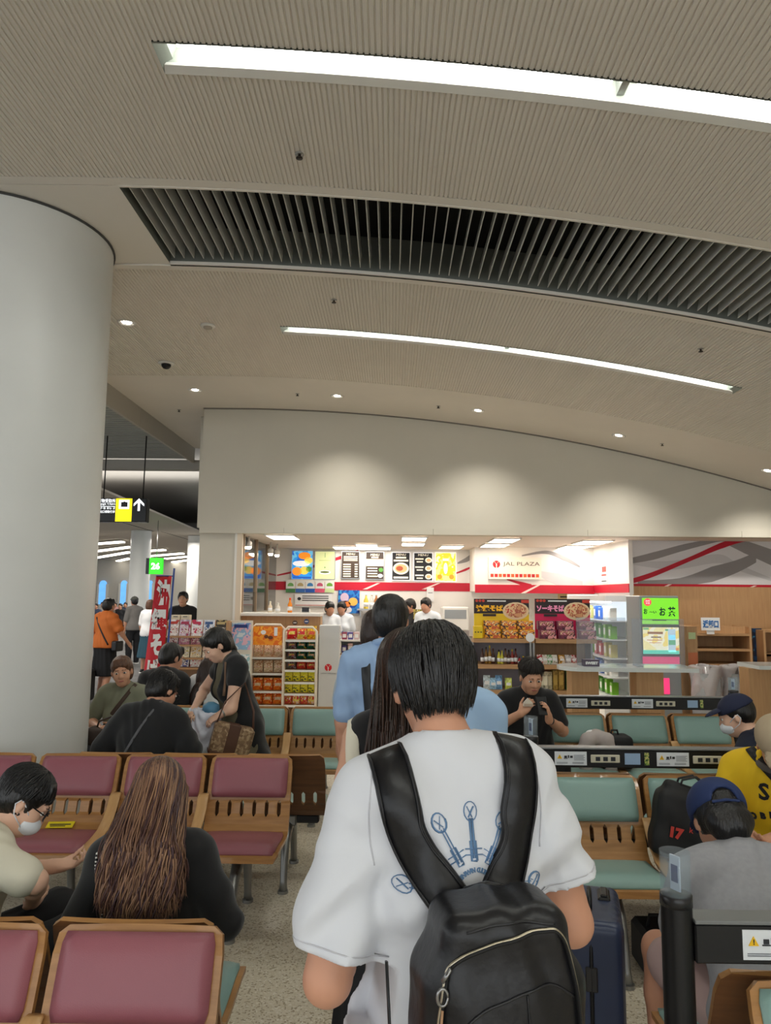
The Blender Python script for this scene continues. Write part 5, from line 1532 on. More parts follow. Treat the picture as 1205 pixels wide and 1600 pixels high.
x0, x1, z0, z1 = R(1194, 985, 1260, 1047, 10.0)
t = tag(empty('side_shelf', ((x0+x1)/2, 10.0, 0)), 'oak shelf cut by the right edge beyond the blue display', 'shelf')
hw = (x1-x0)/2
bx('side_panel', -hw, -hw+.03, 0, .4, 0, z1, M_WOOD, t); bx('side_panel', hw-.03, hw, 0, .4, 0, z1, M_WOOD, t); bx('back_panel', -hw, hw, .38, .4, 0, z1, M_WOOD, t)
for z in (.5, .9, z1-.35, z1-.03): bx('shelf', -hw+.03, hw-.03, 0, .38, z, z+.03, M_WOODD, t)
# ================================================================== people
class Sdf:
    def __init__(s):
        s.ops = []
    def cone(s, a, b, ra, rb, k=.02, neg=False):
        s.ops.append(('c', np.array(a, float), np.array(b, float), ra, rb, k, neg)); return s
    def ell(s, c, r, M=None, k=.02, neg=False):
        s.ops.append(('e', np.array(c, float), np.array(r, float), None if M is None else np.array(M, float), k, neg)); return s
    def box(s, c, h, rad, M=None, k=.01, neg=False):
        s.ops.append(('b', np.array(c, float), np.array(h, float), rad, None if M is None else np.array(M, float), k, neg)); return s
    def cut(s, p, n):
        s.ops.append(('p', np.array(p, float), np.array(n, float)/np.linalg.norm(n))); return s
    def disp(s, fn):
        s.ops.append(('d', fn)); return s
    def bounds(s):
        lo = []; hi = []
        for o in s.ops:
            if o[0] == 'c' and not o[6]:
                lo.append(np.minimum(o[1]-o[3], o[2]-o[4])); hi.append(np.maximum(o[1]+o[3], o[2]+o[4]))
            if o[0] == 'e' and not o[5]:
                r = o[2] if o[3] is None else np.sqrt(((o[3]*o[2][None, :])**2).sum(1))
                lo.append(o[1]-r); hi.append(o[1]+r)
            if o[0] == 'b' and not o[6]:
                r = o[2]+o[3] if o[4] is None else np.abs(o[4])@(o[2])+o[3]
                lo.append(o[1]-r); hi.append(o[1]+r)
        return np.min(lo, 0), np.max(hi, 0)
    def mesh(s, vox):
        lo, hi = s.bounds()
        lo = lo-.03-vox*2; hi = hi+.03+vox*2
        n = np.ceil((hi-lo)/vox).astype(int)+1
        ax = [lo[i]+vox*np.arange(n[i]) for i in range(3)]
        D = np.full(n, .5, np.float32)
        def sl(l, h):
            o = []
            for i in range(3):
                a = max(0, int((l[i]-lo[i])/vox)); b = min(n[i], int((h[i]-lo[i])/vox)+2)
                if b <= a: return None, None
                o.append(slice(a, b))
            g = np.meshgrid(*[ax[i][o[i]] for i in range(3)], indexing='ij', sparse=True)
            return tuple(o), g
        for o in s.ops:
            if o[0] == 'p':
                g = np.meshgrid(*ax, indexing='ij', sparse=True)
                d = sum((g[i]-o[1][i])*o[2][i] for i in range(3))
                D = np.maximum(D, d.astype(np.float32)); continue
            if o[0] == 'd':
                g = np.meshgrid(*ax, indexing='ij', sparse=True)
                D = D+o[1](*g).astype(np.float32); continue
            if o[0] == 'c':
                _, a, b, ra, rb, k, neg = o
                m = k+3*vox
                S, g = sl(np.minimum(a-ra, b-rb)-m, np.maximum(a+ra, b+rb)+m)
                if S is None: continue
                ab = b-a; L2 = max(ab@ab, 1e-9)
                t = sum((g[i]-a[i])*ab[i] for i in range(3))/L2
                t = np.clip(t, 0, 1)
                d = np.sqrt(sum((g[i]-a[i]-t*ab[i])**2 for i in range(3)))-(ra+(rb-ra)*t)
            elif o[0] == 'e':
                _, c, r, M, k, neg = o
                m = k+3*vox
                e = r if M is None else np.sqrt(((M*r[None, :])**2).sum(1))
                S, g = sl(c-e-m, c+e+m)
                if S is None: continue
                q = [g[i]-c[i] for i in range(3)]
                if M is not None: q = [sum(q[j]*M[j, i] for j in range(3)) for i in range(3)]
                k0 = np.sqrt(sum((q[i]/r[i])**2 for i in range(3)))
                k1 = np.sqrt(sum((q[i]/r[i]**2)**2 for i in range(3)))+1e-9
                d = k0*(k0-1)/k1
            else:
                _, c, h_, rad, M, k, neg = o
                m = k+3*vox
                e = h_+rad if M is None else np.abs(M)@h_+rad
                S, g = sl(c-e-m, c+e+m)
                if S is None: continue
                q = [g[i]-c[i] for i in range(3)]
                if M is not None: q = [sum(q[j]*M[j, i] for j in range(3)) for i in range(3)]
                q = [np.abs(q[i])-h_[i] for i in range(3)]
                d = np.sqrt(sum(np.maximum(v, 0)**2 for v in q))+np.minimum(np.maximum(np.maximum(q[0], q[1]), q[2]), 0)-rad
            A = D[S]
            if neg:
                d = -d
                h = np.clip(.5-.5*(d-A)/max(k, 1e-6), 0, 1)
                D[S] = d*(1-h)+A*h+k*h*(1-h)
            else:
                h = np.clip(.5+.5*(A-d)/max(k, 1e-6), 0, 1)
                D[S] = A*(1-h)+d*h-k*h*(1-h)
        # surface nets
        neg_ = D < 0
        c8 = [neg_[i:n[0]-1+i, j:n[1]-1+j, k:n[2]-1+k] for i in (0, 1) for j in (0, 1) for k in (0, 1)]
        cnt = sum(c.astype(np.int8) for c in c8)
        act = (cnt > 0) & (cnt < 8)
        idx = np.argwhere(act)
        ids = np.full(act.shape, -1, np.int32); ids[act] = np.arange(len(idx))
        acc = np.zeros((len(idx), 3)); num = np.zeros(len(idx))
        offs = [(i, j, k) for i in (0, 1) for j in (0, 1) for k in (0, 1)]
        for a in range(8):
            for b in range(a+1, 8):
                da = np.array(offs[a]); db = np.array(offs[b])
                if np.abs(da-db).sum() != 1: continue
                va = D[tuple((idx+da).T)]; vb = D[tuple((idx+db).T)]
                mk = (va < 0) != (vb < 0)
                t = np.where(mk, va/(va-vb+1e-12), 0)
                acc += np.where(mk[:, None], da+(db-da)*t[:, None], 0); num += mk
        V = lo+(idx+acc/num[:, None])*vox
        F = []
        for axis in range(3):
            o1, o2 = [(1, 2), (2, 0), (0, 1)][axis]
            sa = [slice(None)]*3; sb = [slice(None)]*3
            sa[axis] = slice(0, -1); sb[axis] = slice(1, None)
            ch = neg_[tuple(sa)] != neg_[tuple(sb)]
            e = np.argwhere(ch)
            e = e[(e[:, o1] > 0) & (e[:, o2] > 0) & (e[:, o1] < n[o1]-1) & (e[:, o2] < n[o2]-1)]
            fl = neg_[tuple(e.T)]
            def cell(d1, d2):
                q = e.copy(); q[:, o1] -= d1; q[:, o2] -= d2
                return ids[tuple(q.T)]
            q = np.stack([cell(0, 0), cell(1, 0), cell(1, 1), cell(0, 1)], 1)
            q[~fl] = q[~fl][:, ::-1]
            F.append(q)
        F = np.concatenate(F)
        return V, F
    def build(s, name, m, parent, vox, relax=1):
        V, F = s.mesh(vox)
        for _ in range(relax):
            acc = np.zeros_like(V); c = np.zeros(len(V))
            for a, b in ((0, 1), (1, 2), (2, 3), (3, 0)):
                np.add.at(acc, F[:, a], V[F[:, b]]); np.add.at(c, F[:, a], 1)
                np.add.at(acc, F[:, b], V[F[:, a]]); np.add.at(c, F[:, b], 1)
            V = V*.5+.5*acc/np.maximum(c, 1)[:, None]
        me = bpy.data.meshes.new(name)
        me.vertices.add(len(V)); me.vertices.foreach_set('co', V.astype(np.float32).ravel())
        me.loops.add(F.size); me.loops.foreach_set('vertex_index', F.astype(np.int32).ravel())
        me.polygons.add(len(F)); me.polygons.foreach_set('loop_start', np.arange(0, F.size, 4, dtype=np.int32))
        me.polygons.foreach_set('loop_total', np.full(len(F), 4, np.int32))
        me.polygons.foreach_set('use_smooth', np.ones(len(F), bool))
        me.update(calc_edges=True); me.validate()
        for mm in (m if isinstance(m, (list, tuple)) else [m]): me.materials.append(mm)
        return link(name, me, parent)
def rx(a): c, s = math.cos(a), math.sin(a); return np.array([[1, 0, 0], [0, c, -s], [0, s, c]])
def ry(a): c, s = math.cos(a), math.sin(a); return np.array([[c, 0, s], [0, 1, 0], [-s, 0, c]])
def rz(a): c, s = math.cos(a), math.sin(a); return np.array([[c, -s, 0], [s, c, 0], [0, 0, 1]])
def D2(a): return math.radians(a)
SKIN = mat('skin_light', (204, 150, 122), .5, var=.05, scale=9)
SKIN2 = mat('skin_tan', (208, 156, 126), .5, var=.05, scale=9)
SKIN3 = mat('skin_pale', (222, 178, 152), .5, var=.05, scale=9)
HAIRK = mat('hair_black', (16, 14, 14), .34, var=.3, scale=60, stretch=(1, 1, .15), bump=.5, bscale=160, spec=.6)
HAIRB = mat('hair_dark_brown', (44, 28, 20), .36, var=.3, scale=60, stretch=(1, 1, .15), bump=.5, bscale=160)
HAIRC = mat('hair_brown', (92, 62, 44), .4, var=.3, scale=60, stretch=(1, 1, .15), bump=.5, bscale=160)
EYEW = mat('eye_white', (226, 222, 216), .3)
EYEK = mat('eye_dark', (26, 18, 14), .2)
LIP = mat('lip', (176, 104, 92), .5)
BROW = mat('brow', (36, 26, 22), .7)
def hand_ops(S, W, d, pn, side, s, curl=.5, thumb=.6):
    """W wrist, d pointing direction, pn palm normal, side +1 right"""
    d = np.array(d, float); d /= np.linalg.norm(d)
    pn = np.array(pn, float); pn -= d*(pn@d); pn /= np.linalg.norm(pn)
    x = np.cross(d, pn)*side      # towards the thumb
    x /= np.linalg.norm(x)
    M = np.stack([x, d, pn], 1)
    W = np.array(W, float)
    S.ell(W+d*.05*s, np.array([.04, .052, .016])*s, M, .012)
    S.cone(W-d*.01*s, W+d*.03*s, .025*s, .026*s, .015)
    for i, (off, L, r) in enumerate(((.028, .068, .0085), (.0095, .076, .009), (-.0095, .071, .0085), (-.027, .056, .0075))):
        p = W+d*(.088-.004*abs(i-1.3))*s+x*off*s
        a = 0
        dirv = d+x*off*1.2
        dirv /= np.linalg.norm(dirv)
        for j, f in enumerate((.45, .3, .25)):
            a += curl*(.55, .95, .6)[j]
            v = dirv*math.cos(a)+pn*math.sin(a)
            q = p+v*L*f*s
            S.cone(p, q, r*s*(1-.08*j), r*s*(.92-.1*j), .003)
            p = q
    p = W+d*.02*s+x*.026*s+pn*.006*s
    v = d*.72+x*.62+pn*.25; v /= np.linalg.norm(v)
    q = p+v*.042*s
    S.cone(p, q, .014*s, .0105*s, .01)
    v2 = v*math.cos(thumb)+(pn*.7+d*.5-x*.3)*math.sin(thumb); v2 /= np.linalg.norm(v2)
    S.cone(q, q+v2*.034*s, .0105*s, .009*s, .003)
    S.cone(q+v2*.034*s, q+v2*.034*s+(v2+pn*.3)*.02*s, .009*s, .007*s, .003)
class Person:
    def __init__(s, label, loc, facing=0, H=1.68, female=False, lean=0, side=0, twist=0, head=(0, 0, 0), seated=False, arms=None, legs=None, skin=None, vox=.01, pel=None, slim=1.0, group=None, seat_h=.44, neck_f=0, shoulder_drop=0):
        s.t = empty('person', loc, D2(facing)); tag(s.t, label, 'person', group)
        k = s.k = H/1.70
        s.vox = vox; s.skin = skin or SKIN; s.female = female; s.slim = slim
        s.pel = np.array(pel if pel is not None else ((0, 0, seat_h+.10) if seated else (0, 0, .90*k)), float)
        s.Rt = rz(D2(twist))@rx(-D2(lean))@ry(D2(side))
        s.sw = (.158 if female else .176)*k
        sd = shoulder_drop
        T = s.T
        s.SL = T((-s.sw/k, -.012, .462-sd)); s.SR = T((s.sw/k, -.012, .462-sd))
        s.neck0 = T((0, -.012, .50)); 
        s.Rh = s.Rt@rz(D2(head[1]))@rx(-D2(head[0]))@ry(D2(head[2]))
        s.neck1 = s.T((0, .012+neck_f, .585))
        s.hc = s.neck1+s.Rh@(np.array([0, .028, .085])*k)
        hw = (.088 if female else .085)*k
        s.HL = T((-hw/k, 0, -.01)); s.HR = T((hw/k, 0, -.01))
        if legs is None:
            if seated: legs = (((-.11, .40, seat_h+.07), (-.12, .40, .09)), ((.11, .40, seat_h+.07), (.12, .40, .09)))
            else: legs = (((-.095, .01, .49*k), (-.1, -.02, .085*k)), ((.095, .02, .49*k), (.1, .0, .085*k)))
        s.legs = [[np.array(p, float) for p in l] for l in legs]
        if arms is None:
            arms = (dict(e=T((-.212, -.02, .18)), w=T((-.21, .06, -.07))), dict(e=T((.212, -.02, .18)), w=T((.21, .06, -.07))))
        s.arms = arms
        for a in s.arms:
            a['e'] = np.array(a['e'], float); a['w'] = np.array(a['w'], float)
        s.parts = {}
    def T(s, p): return s.pel+s.Rt@(np.array(p, float)*s.k)
    def Hd(s, p): return s.hc+s.Rh@(np.array(p, float)*s.k)
    def torso(s, S, inf=0, k=.04, shoulders=True, wide=1.0):
        q = s.k; R_ = s.Rt; sl = s.slim
        hx = (.172 if s.female else .162); cx = (.142 if s.female else .165)
        S.ell(s.T((0, -.005, .0)), np.array([hx*sl*wide, .12*sl, .13])*q+inf, R_, k)
        S.ell(s.T((0, .0, .17)), np.array([(.125 if s.female else .145)*sl*wide, .098*sl, .17])*q+inf, R_, k)
        S.ell(s.T((0, -.005, .34)), np.array([cx*wide, .112, .17])*q+inf, R_, k)
        if s.female:
            for e in (-1, 1): S.ell(s.T((.065*e, .085, .30)), np.array([.06, .05, .058])*q+inf, R_, .03)
        if shoulders:
            S.cone(s.SL*.85+s.SR*.15, s.SR*.85+s.SL*.15, .06*q+inf, .06*q+inf, k)
            for A in (s.SL, s.SR): S.cone(A*.8+s.neck0*.2+np.array([0, 0, .012]), s.neck0+s.Rt@np.array([0, 0, .03*q]), .046*q+inf, .048*q+inf*.6, .035)
    def body(s, face=True, hands=((.5,), (.5,)), palm=None):
        S = Sdf(); q = s.k
        s.torso(S, -.004)
        S.cone(s.neck0, s.neck1+s.Rh@np.array([0, .0, .03])*q, (.05 if s.female else .057)*q, (.046 if s.female else .053)*q, .03)
        f = .94 if s.female else 1.0
        for A, a, sd in ((s.SL, s.arms[0], -1), (s.SR, s.arms[1], 1)):
            e, w = a['e'], a['w']
            S.cone(A, e, .053*q*f, .040*q*f, .03)
            S.cone(A*.55+e*.45, e, .046*q*f, .039*q*f, .02)
            m_ = e*.7+w*.3
            S.cone(e, m_, .038*q*f, .040*q*f, .02); S.cone(m_, w, .040*q*f, .0265*q*f, .02)
            d = a.get('d', w-e); pn = a.get('p', np.array([-sd, 0, 0]))
            hand_ops(S, w, d, pn, sd, q*(.93 if s.female else 1), a.get('curl', .35), a.get('thumb', .5))
        for hp, l, sd in ((s.HL, s.legs[0], -1), (s.HR, s.legs[1], 1)):
            kn, an = l
            S.cone(hp, kn, .088*q*s.slim, .056*q, .04); c_ = kn*.68+an*.32+np.array([0, -.012, 0])
            S.cone(kn, c_, .054*q, .056*q, .02); S.cone(c_, an, .056*q, .036*q, .02)
            S.ell(an+np.array([0, .06*q, -.045*q]), np.array([.04, .12, .038])*q, None, .03)
        s.head(S, face)
        s.parts['body'] = S.build('body', s.skin, s.t, s.vox)
        if face: s.face()
        return s
    def head(s, S, face=True):
        q = s.k; R_ = s.Rh; H = s.Hd
        S.ell(H((0, -.016, .028)), np.array([.076, .096, .088])*q, R_, .02)
        S.ell(H((0, .03, -.035)), np.array([.061, .066, .082])*q, R_, .03)
        S.ell(H((0, .052, -.088)), np.array([.034, .036, .026])*q, R_, .03)
        for e in (-1, 1):
            S.ell(H((.03*e, .055, -.03)), np.array([.03, .035, .032])*q, R_, .02)
            S.ell(H((.078*e, -.004, -.012)), np.array([.009, .021, .031])*q, R_@rz(-.35*e), .006)
            if face: S.ell(H((.031*e, .1, .006)), np.array([.02, .014, .011])*q, R_, .012, True)
        if face:
            S.cone(H((0, .09, .012)), H((0, .108, -.026)), .008*q, .0125*q, .014)
            for e in (-1, 1): S.ell(H((.012*e, .1, -.03)), np.array([.009, .009, .008])*q, R_, .008)
            S.ell(H((0, .092, -.062)), np.array([.024, .01, .011])*q, R_, .01)
            S.cone(H((-.035, .088, .026)), H((.035, .088, .026)), .008*q, .008*q, .014)
    def face(s):
        q = s.k
        for e in (-1, 1):
            S = Sdf(); S.ell(s.Hd((.031*e, .085, .004)), np.array([.0145, .0085, .0085])*q, s.Rh, .001)
            o = S.build('eye', EYEW, s.t, .004, 1)
            S = Sdf(); S.ell(s.Hd((.031*e, .0895, .004)), np.array([.0085, .006, .0075])*q, s.Rh, .001); S.build('iris', EYEK, o, .003, 1)
            S = Sdf(); S.cone(s.Hd((.015*e, .0965, .03)), s.Hd((.046*e, .0855, .0285)), .0038*q, .0026*q, .002); S.build('eyebrow', BROW, s.t, .0035, 1)
        S = Sdf(); S.ell(s.Hd((0, .0965, -.0605)), np.array([.022, .007, .0085])*q, s.Rh, .001); S.build('lips', LIP, s.t, .0035, 1)
    def folds(s, amp, f=34, ph=0):
        return lambda x, y, z: amp*(np.sin(f*(z*.9+.5*x+.35*np.sin(9*x+ph)+.3*y)+ph)*np.sin(f*.31*(x*1.4-y+.6*z)+ph*2)+.6*np.sin(f*.55*(x-z*.5+.4*np.sin(7*z+ph))+2*ph))
    def shirt(s, m, sleeve=.62, inf=.016, hem=-.06, flare=.012, name='shirt', vox=None, amp=.003, wide=1.0, loose=.0, sl_r=.062, neck=True, ph=0, hem_cut=True, lower=True):
        S = Sdf(); q = s.k
        s.torso(S, inf, .045, True, wide)
        if lower:
            up = s.Rt@np.array([0, 0, 1.0])
            S.ell(s.T((0, -.002, .02)), np.array([.168*s.slim*wide, .125*s.slim, .16])*q+inf+flare, s.Rt, .05)
            S.ell(s.T((0, -.002, .1)), np.array([.155*s.slim*wide, .12*s.slim, .2])*q+inf+loose, s.Rt, .05)
        for A, a in ((s.SL, s.arms[0]), (s.SR, s.arms[1])):
            if sleeve:
                e, w = a['e'], a['w']
                end = A+(e-A)*min(sleeve, 1)
                S.cone(A, end, .06*q+inf*.6, sl_r*q+inf*.3, .03)
                if sleeve > 1: S.cone(e, e+(w-e)*(sleeve-1), sl_r*q*.85, sl_r*.62*q, .03)
                if sleeve < 1:
                    d = (e-A)/np.linalg.norm(e-A)
                    s._cuts = getattr(s, '_cuts', [])
                    s._cuts.append((end, d))
        if amp: S.disp(s.folds(amp, ph=ph))
        # neck opening
        S.ell(s.neck1+s.Rt@np.array([0, .02, .015])*q, np.array([.066, .075, .06])*q, s.Rt, .004, True)
        if hem_cut:
            up = s.Rt@np.array([0, 0, 1.0]); S.cut(s.T((0, 0, hem)), -up)
        s.parts[name] = S.build(name, m, s.t, vox or s.vox)
        return s
    def trousers(s, m, length=2.0, inf=.014, name='trousers', amp=.003, vox=None, ph=1):
        S = Sdf(); q = s.k
        S.ell(s.T((0, -.005, .0)), np.array([.17*s.slim, .122*s.slim, .13])*q+inf*.7, s.Rt, .04)
        for hp, l in ((s.HL, s.legs[0]), (s.HR, s.legs[1])):
            kn, an = l
            a = min(length, 1)
            S.cone(hp, hp+(kn-hp)*a, .09*q*s.slim+inf, (.09*s.slim*(1-a)+.066*a)*q+inf, .035)
            if length > 1:
                b = length-1
                S.cone(kn, kn+(an-kn)*b, .064*q+inf, .056*q+inf*.8, .03); S.cone(kn, kn+(an-kn)*b*.5+np.array([0, -.012, 0]), .062*q+inf, .062*q+inf*.8, .03)
        if amp: S.disp(s.folds(amp, 40, ph))
        up = s.Rt@np.array([0, 0, 1.0]); 
        if s.pel[2] < .6: S.cut((0, 0, s.pel[2]+.17), (0, 0, 1))
        else: S.cut(s.T((0, 0, .03)), up)
        s.parts[name] = S.build(name, m, s.t, vox or s.vox)
        return s
    def skirt(s, m, length=.5, name='skirt', amp=.005, flare=.06):
        S = Sdf(); q = s.k
        S.ell(s.T((0, -.005, .0)), np.array([.185*s.slim, .135, .14])*q, s.Rt, .04)
        b = s.T((0, 0, 0))-np.array([0, 0, length])
        S.cone(s.T((-.05, 0, -.02)), b+np.array([-.05, 0, 0]), .13*q, .13*q+flare, .05); S.cone(s.T((.05, 0, -.02)), b+np.array([.05, 0, 0]), .13*q, .13*q+flare, .05)
        if amp: S.disp(lambda x, y, z: amp*np.sin(14*np.arctan2(y, x)+6*z))
        S.cut(b, (0, 0, -1)); S.cut(s.T((0, 0, .1)), s.Rt@np.array([0, 0, 1.0]))
        s.parts[name] = S.build(name, m, s.t, s.vox)
        return s
    def shoes(s, m, sole=None):
        q = s.k
        for l in s.legs:
            an = l[1]; S = Sdf()
            S.ell(an+np.array([0, .055*q, -.05*q]), np.array([.047, .135, .042])*q, None, .02); S.ell(an+np.array([0, -.0, -.02*q]), np.array([.045, .055, .05])*q, None, .03)
            S.cut((0, 0, max(an[2]-.085*q, .004)), (0, 0, -1))
            o = S.build('shoe', m, s.t, max(s.vox, .009))
            S = Sdf(); S.box(an+np.array([0, .055*q, -.072*q]), np.array([.038, .12, .006])*q, .008); S.build('sole', sole or M_WHITE, o, .011)
        return s
    def hair(s, kind, m, vox=None, fringe=True):
        S = Sdf(); q = s.k; H = s.Hd; R_ = s.Rh
        S.ell(H((0, -.021, .036)), np.array([.088, .106, .094])*q, R_, .01)
        if kind == 'crop':
            S.ell(H((0, -.05, -.0)), np.array([.078, .066, .075])*q, R_, .02)
            S.ell(H((0, .085, -.05)), np.array([.1, .075, .115])*q, R_, .01, True)
        if kind == 'short':
            S.ell(H((0, -.055, -.01)), np.array([.08, .07, .085])*q, R_, .02)
            for e in (-1, 1): S.ell(H((.066*e, -.005, .0)), np.array([.022, .04, .05])*q, R_, .02)
        if kind in ('bob', 'bun', 'pony', 'long'):
            S.ell(H((0, -.045, -.02)), np.array([.088, .082, .1])*q, R_, .02)
        if kind == 'bob':
            S.ell(H((0, -.03, -.06)), np.array([.096, .088, .11])*q, R_, .03)
        S.ell(H((0, .098, -.045)), np.array([.07, .072, .105])*q, R_, .012, True)
        if kind not in ('bob', 'long'):
            for e in (-1, 1): S.ell(H((.088*e, .004, -.022)), np.array([.025, .026, .036])*q, R_, .01, True)
            S.ell(H((0, .02, -.12)), np.array([.1, .11, .05])*q, R_, .01, True)
        if fringe:
            for i in range(5): S.cone(H((-.045+.0225*i, .05, .1)), H((-.054+.027*i, .082-.012*abs(i-2)/2, .058 if i != 2 else .064)), .014*q, .007*q, .015)
        if kind == 'bun': S.ell(H((0, -.13, .06)), np.array([.04, .04, .04])*q, R_, .015)
        if kind == 'pony':
            S.ell(H((0, -.115, .0)), np.array([.03, .03, .03])*q, R_, .02)
            a = H((0, -.125, -.005)); b = a+np.array([0, 0, -.12*q])+s.Rh@np.array([0, -.03, -.02])*q
            S.cone(a, b, .028*q, .032*q, .02); S.cone(b, b+np.array([0, 0, -.08*q]), .032*q, .012*q, .02)
        if kind == 'long':
            a = H((0, -.065, -.06)); b = s.T((0, -.125, .40)); c = s.T((0, -.15, .22))
            S.ell((a+b)/2, np.array([.085*q, .05*q, np.linalg.norm(a-b)*.75]), s.Rt, .04); S.ell((b+c)/2, np.array([.09*q, .035*q, np.linalg.norm(b-c)*.9]), s.Rt, .04)
        fq = 150/q
        def dsp(x, y, z):
            X, Y_, Z = x-s.hc[0], y-s.hc[1], z-s.hc[2]
            a = np.arctan2(X, -Y_+.001)
            return .0022*np.sin(17*a+3*np.sin(12*Z))*np.cos(5*a)+.0012*np.sin(43*a+20*Z)
        S.disp(dsp)
        s.parts['hair'] = S.build('hair', m, s.t, vox or min(s.vox, .008), 1)
        return s
    def cap(s, m, brim=True, back=False):
        S = Sdf(); q = s.k; H = s.Hd; R_ = s.Rh
        S.ell(H((0, -.018, .04)), np.array([.096, .114, .094])*q, R_, .01)
        S.cut(H((0, 0, .035)), s.Rh@np.array([0, -.12, -1.0]))
        o = S.build('cap_crown', m, s.t, .007); s.parts['cap'] = o
        S = Sdf(); S.ell(H((0, -.018, .136)), np.array([.01, .01, .007])*q, R_); S.build('cap_button', m, o, .004)
        if brim:
            S = Sdf(); S.ell(H((0, .1, .045)), np.array([.076, .085, .03])*q, R_@rx(-.12), .005); S.ell(H((0, .1, .033)), np.array([.085, .1, .03])*q, R_@rx(-.12), .005, True)
            S.cut(H((0, .05, 0)), s.Rh@np.array([0, -1.0, 0])); S.build('cap_brim', m, s.t, .005)
        return s
    def mask(s, m=None):
        S = Sdf(); q = s.k; H = s.Hd
        S.ell(H((0, .05, -.052)), np.array([.064, .072, .05])*q, s.Rh, .01); S.cut(H((0, .045, 0)), s.Rh@np.array([0, -1.0, 0]))
        o = S.build('face_mask', m or mat('mask_white', (226, 230, 236), .6), s.t, .006)
        for e in (-1, 1):
            mb = MB(); pts = [H((.058*e, .06, -.03)), H((.076*e, .02, -.002)), H((.085*e, -.012, .012)), H((.084*e, -.022, -.012)), H((.08*e, .0, -.045)), H((.055*e, .058, -.072))]
            mb.tube([Vector(p) for p in pts], .0022, 6); mb.build('ear_loop', m or MATS['mask_white'], o)
        return s
    def glasses(s):
        mb = MB(); H = lambda p: Vector(s.Hd(p))
        for e in (-1, 1):
            c = (.032*e, .108, .003)
            mb.tube([H((c[0]+.026*math.cos(k*PI/8), c[1]-.006*abs(math.cos(k*PI/8)), c[2]+.018*math.sin(k*PI/8))) for k in range(17)], .0022, 6)
            mb.tube([H((.058*e, .1, .008)), H((.08*e, .01, .012)), H((.082*e, -.01, .0))], .0022, 6)
        mb.tube([H((-.008, .112, .006)), H((.008, .112, .006))], .002, 6)
        mb.build('glasses', M_BLACK, s.t); return s
    def bvh(s, part='shirt'):
        me = s.parts[part].data
        return BVHTree.FromPolygons([v.co[:] for v in me.vertices], [p.vertices[:] for p in me.polygons])
    def surf(s, pts, part='shirt', off=.004):
        """pts: list of (origin, direction) rays in person space -> surface points and normals"""
        T = s.bvh(part) if not hasattr(s, '_b'+part) else getattr(s, '_b'+part)
        setattr(s, '_b'+part, T)
        out = []
        for o_, d in pts:
            h = T.ray_cast(Vector(o_), Vector(d).normalized())
            if h[0] is None: continue
            n = h[1]
            if n.dot(Vector(d)) > 0: n = -n
            out.append((h[0]+n*off, n))
        return out
    def strap(s, name, hits, width, m, thick=.006, parent=None, smooth=3):
        P_ = [h[0] for h in hits]; N_ = [h[1] for h in hits]
        for _ in range(smooth):
            P_ = [P_[0]]+[(P_[i-1]+P_[i]*2+P_[i+1])/4 for i in range(1, len(P_)-1)]+[P_[-1]]
            N_ = [N_[0]]+[(N_[i-1]+N_[i]*2+N_[i+1]).normalized() for i in range(1, len(N_)-1)]+[N_[-1]]
        mb = MB(); vs = []
        for i in range(len(P_)):
            t = (P_[min(i+1, len(P_)-1)]-P_[max(i-1, 0)]).normalized()
            b = t.cross(N_[i]).normalized()
            for u, w_ in ((-1, 0), (-.93, 1), (0, 1.15), (.93, 1), (1, 0), (.9, -.6), (-.9, -.6)):
                vs.append(P_[i]+b*u*width/2+N_[i]*w_*thick)
        n = 7
        fs = [(i*n+k, i*n+(k+1) % n, (i+1)*n+(k+1) % n, (i+1)*n+k) for i in range(len(P_)-1) for k in range(n)]
        fs += [tuple(range(n)), tuple((len(P_)-1)*n+k for k in range(n))]
        mb.add(vs, fs, 0, True)
        o = mb.build(name, m, parent or s.t)
        s.last = (P_, N_)
        return o
# ------------------------------------------------------------------ the man in the white T-shirt
M_TEE = mat('tee_white', (214, 216, 222), .75, var=.015, scale=4, sheen=.2)
M_LEATH = mat('black_leather', (20, 20, 23), .36, var=.2, scale=12, bump=.12, bscale=45, spec=.5)
M_LEATHE = mat('leather_edge', (28, 28, 31), .42)
M_INKB = mat('print_blue', (96, 130, 168), .7)
M_ZIP = mat('zip_metal', (196, 186, 164), .35, metal=.8)
M_KTROU = mat('black_trousers', (20, 20, 23), .8)
tee = Person('man seen from behind in a white printed T-shirt with a black leather backpack', (.136, 1.46, 0), 11, 1.635, head=(16, -4, 0), lean=5, side=-2.5, vox=.0075, skin=SKIN,
             arms=(dict(e=(-.255, -.03, .995), w=(-.19, .20, .97), p=(0, 0, 1.)), dict(e=(.225, -.0, 1.045), w=(.15, .22, 1.02), p=(0, 0, 1.))), shoulder_drop=.005)
tee.body()
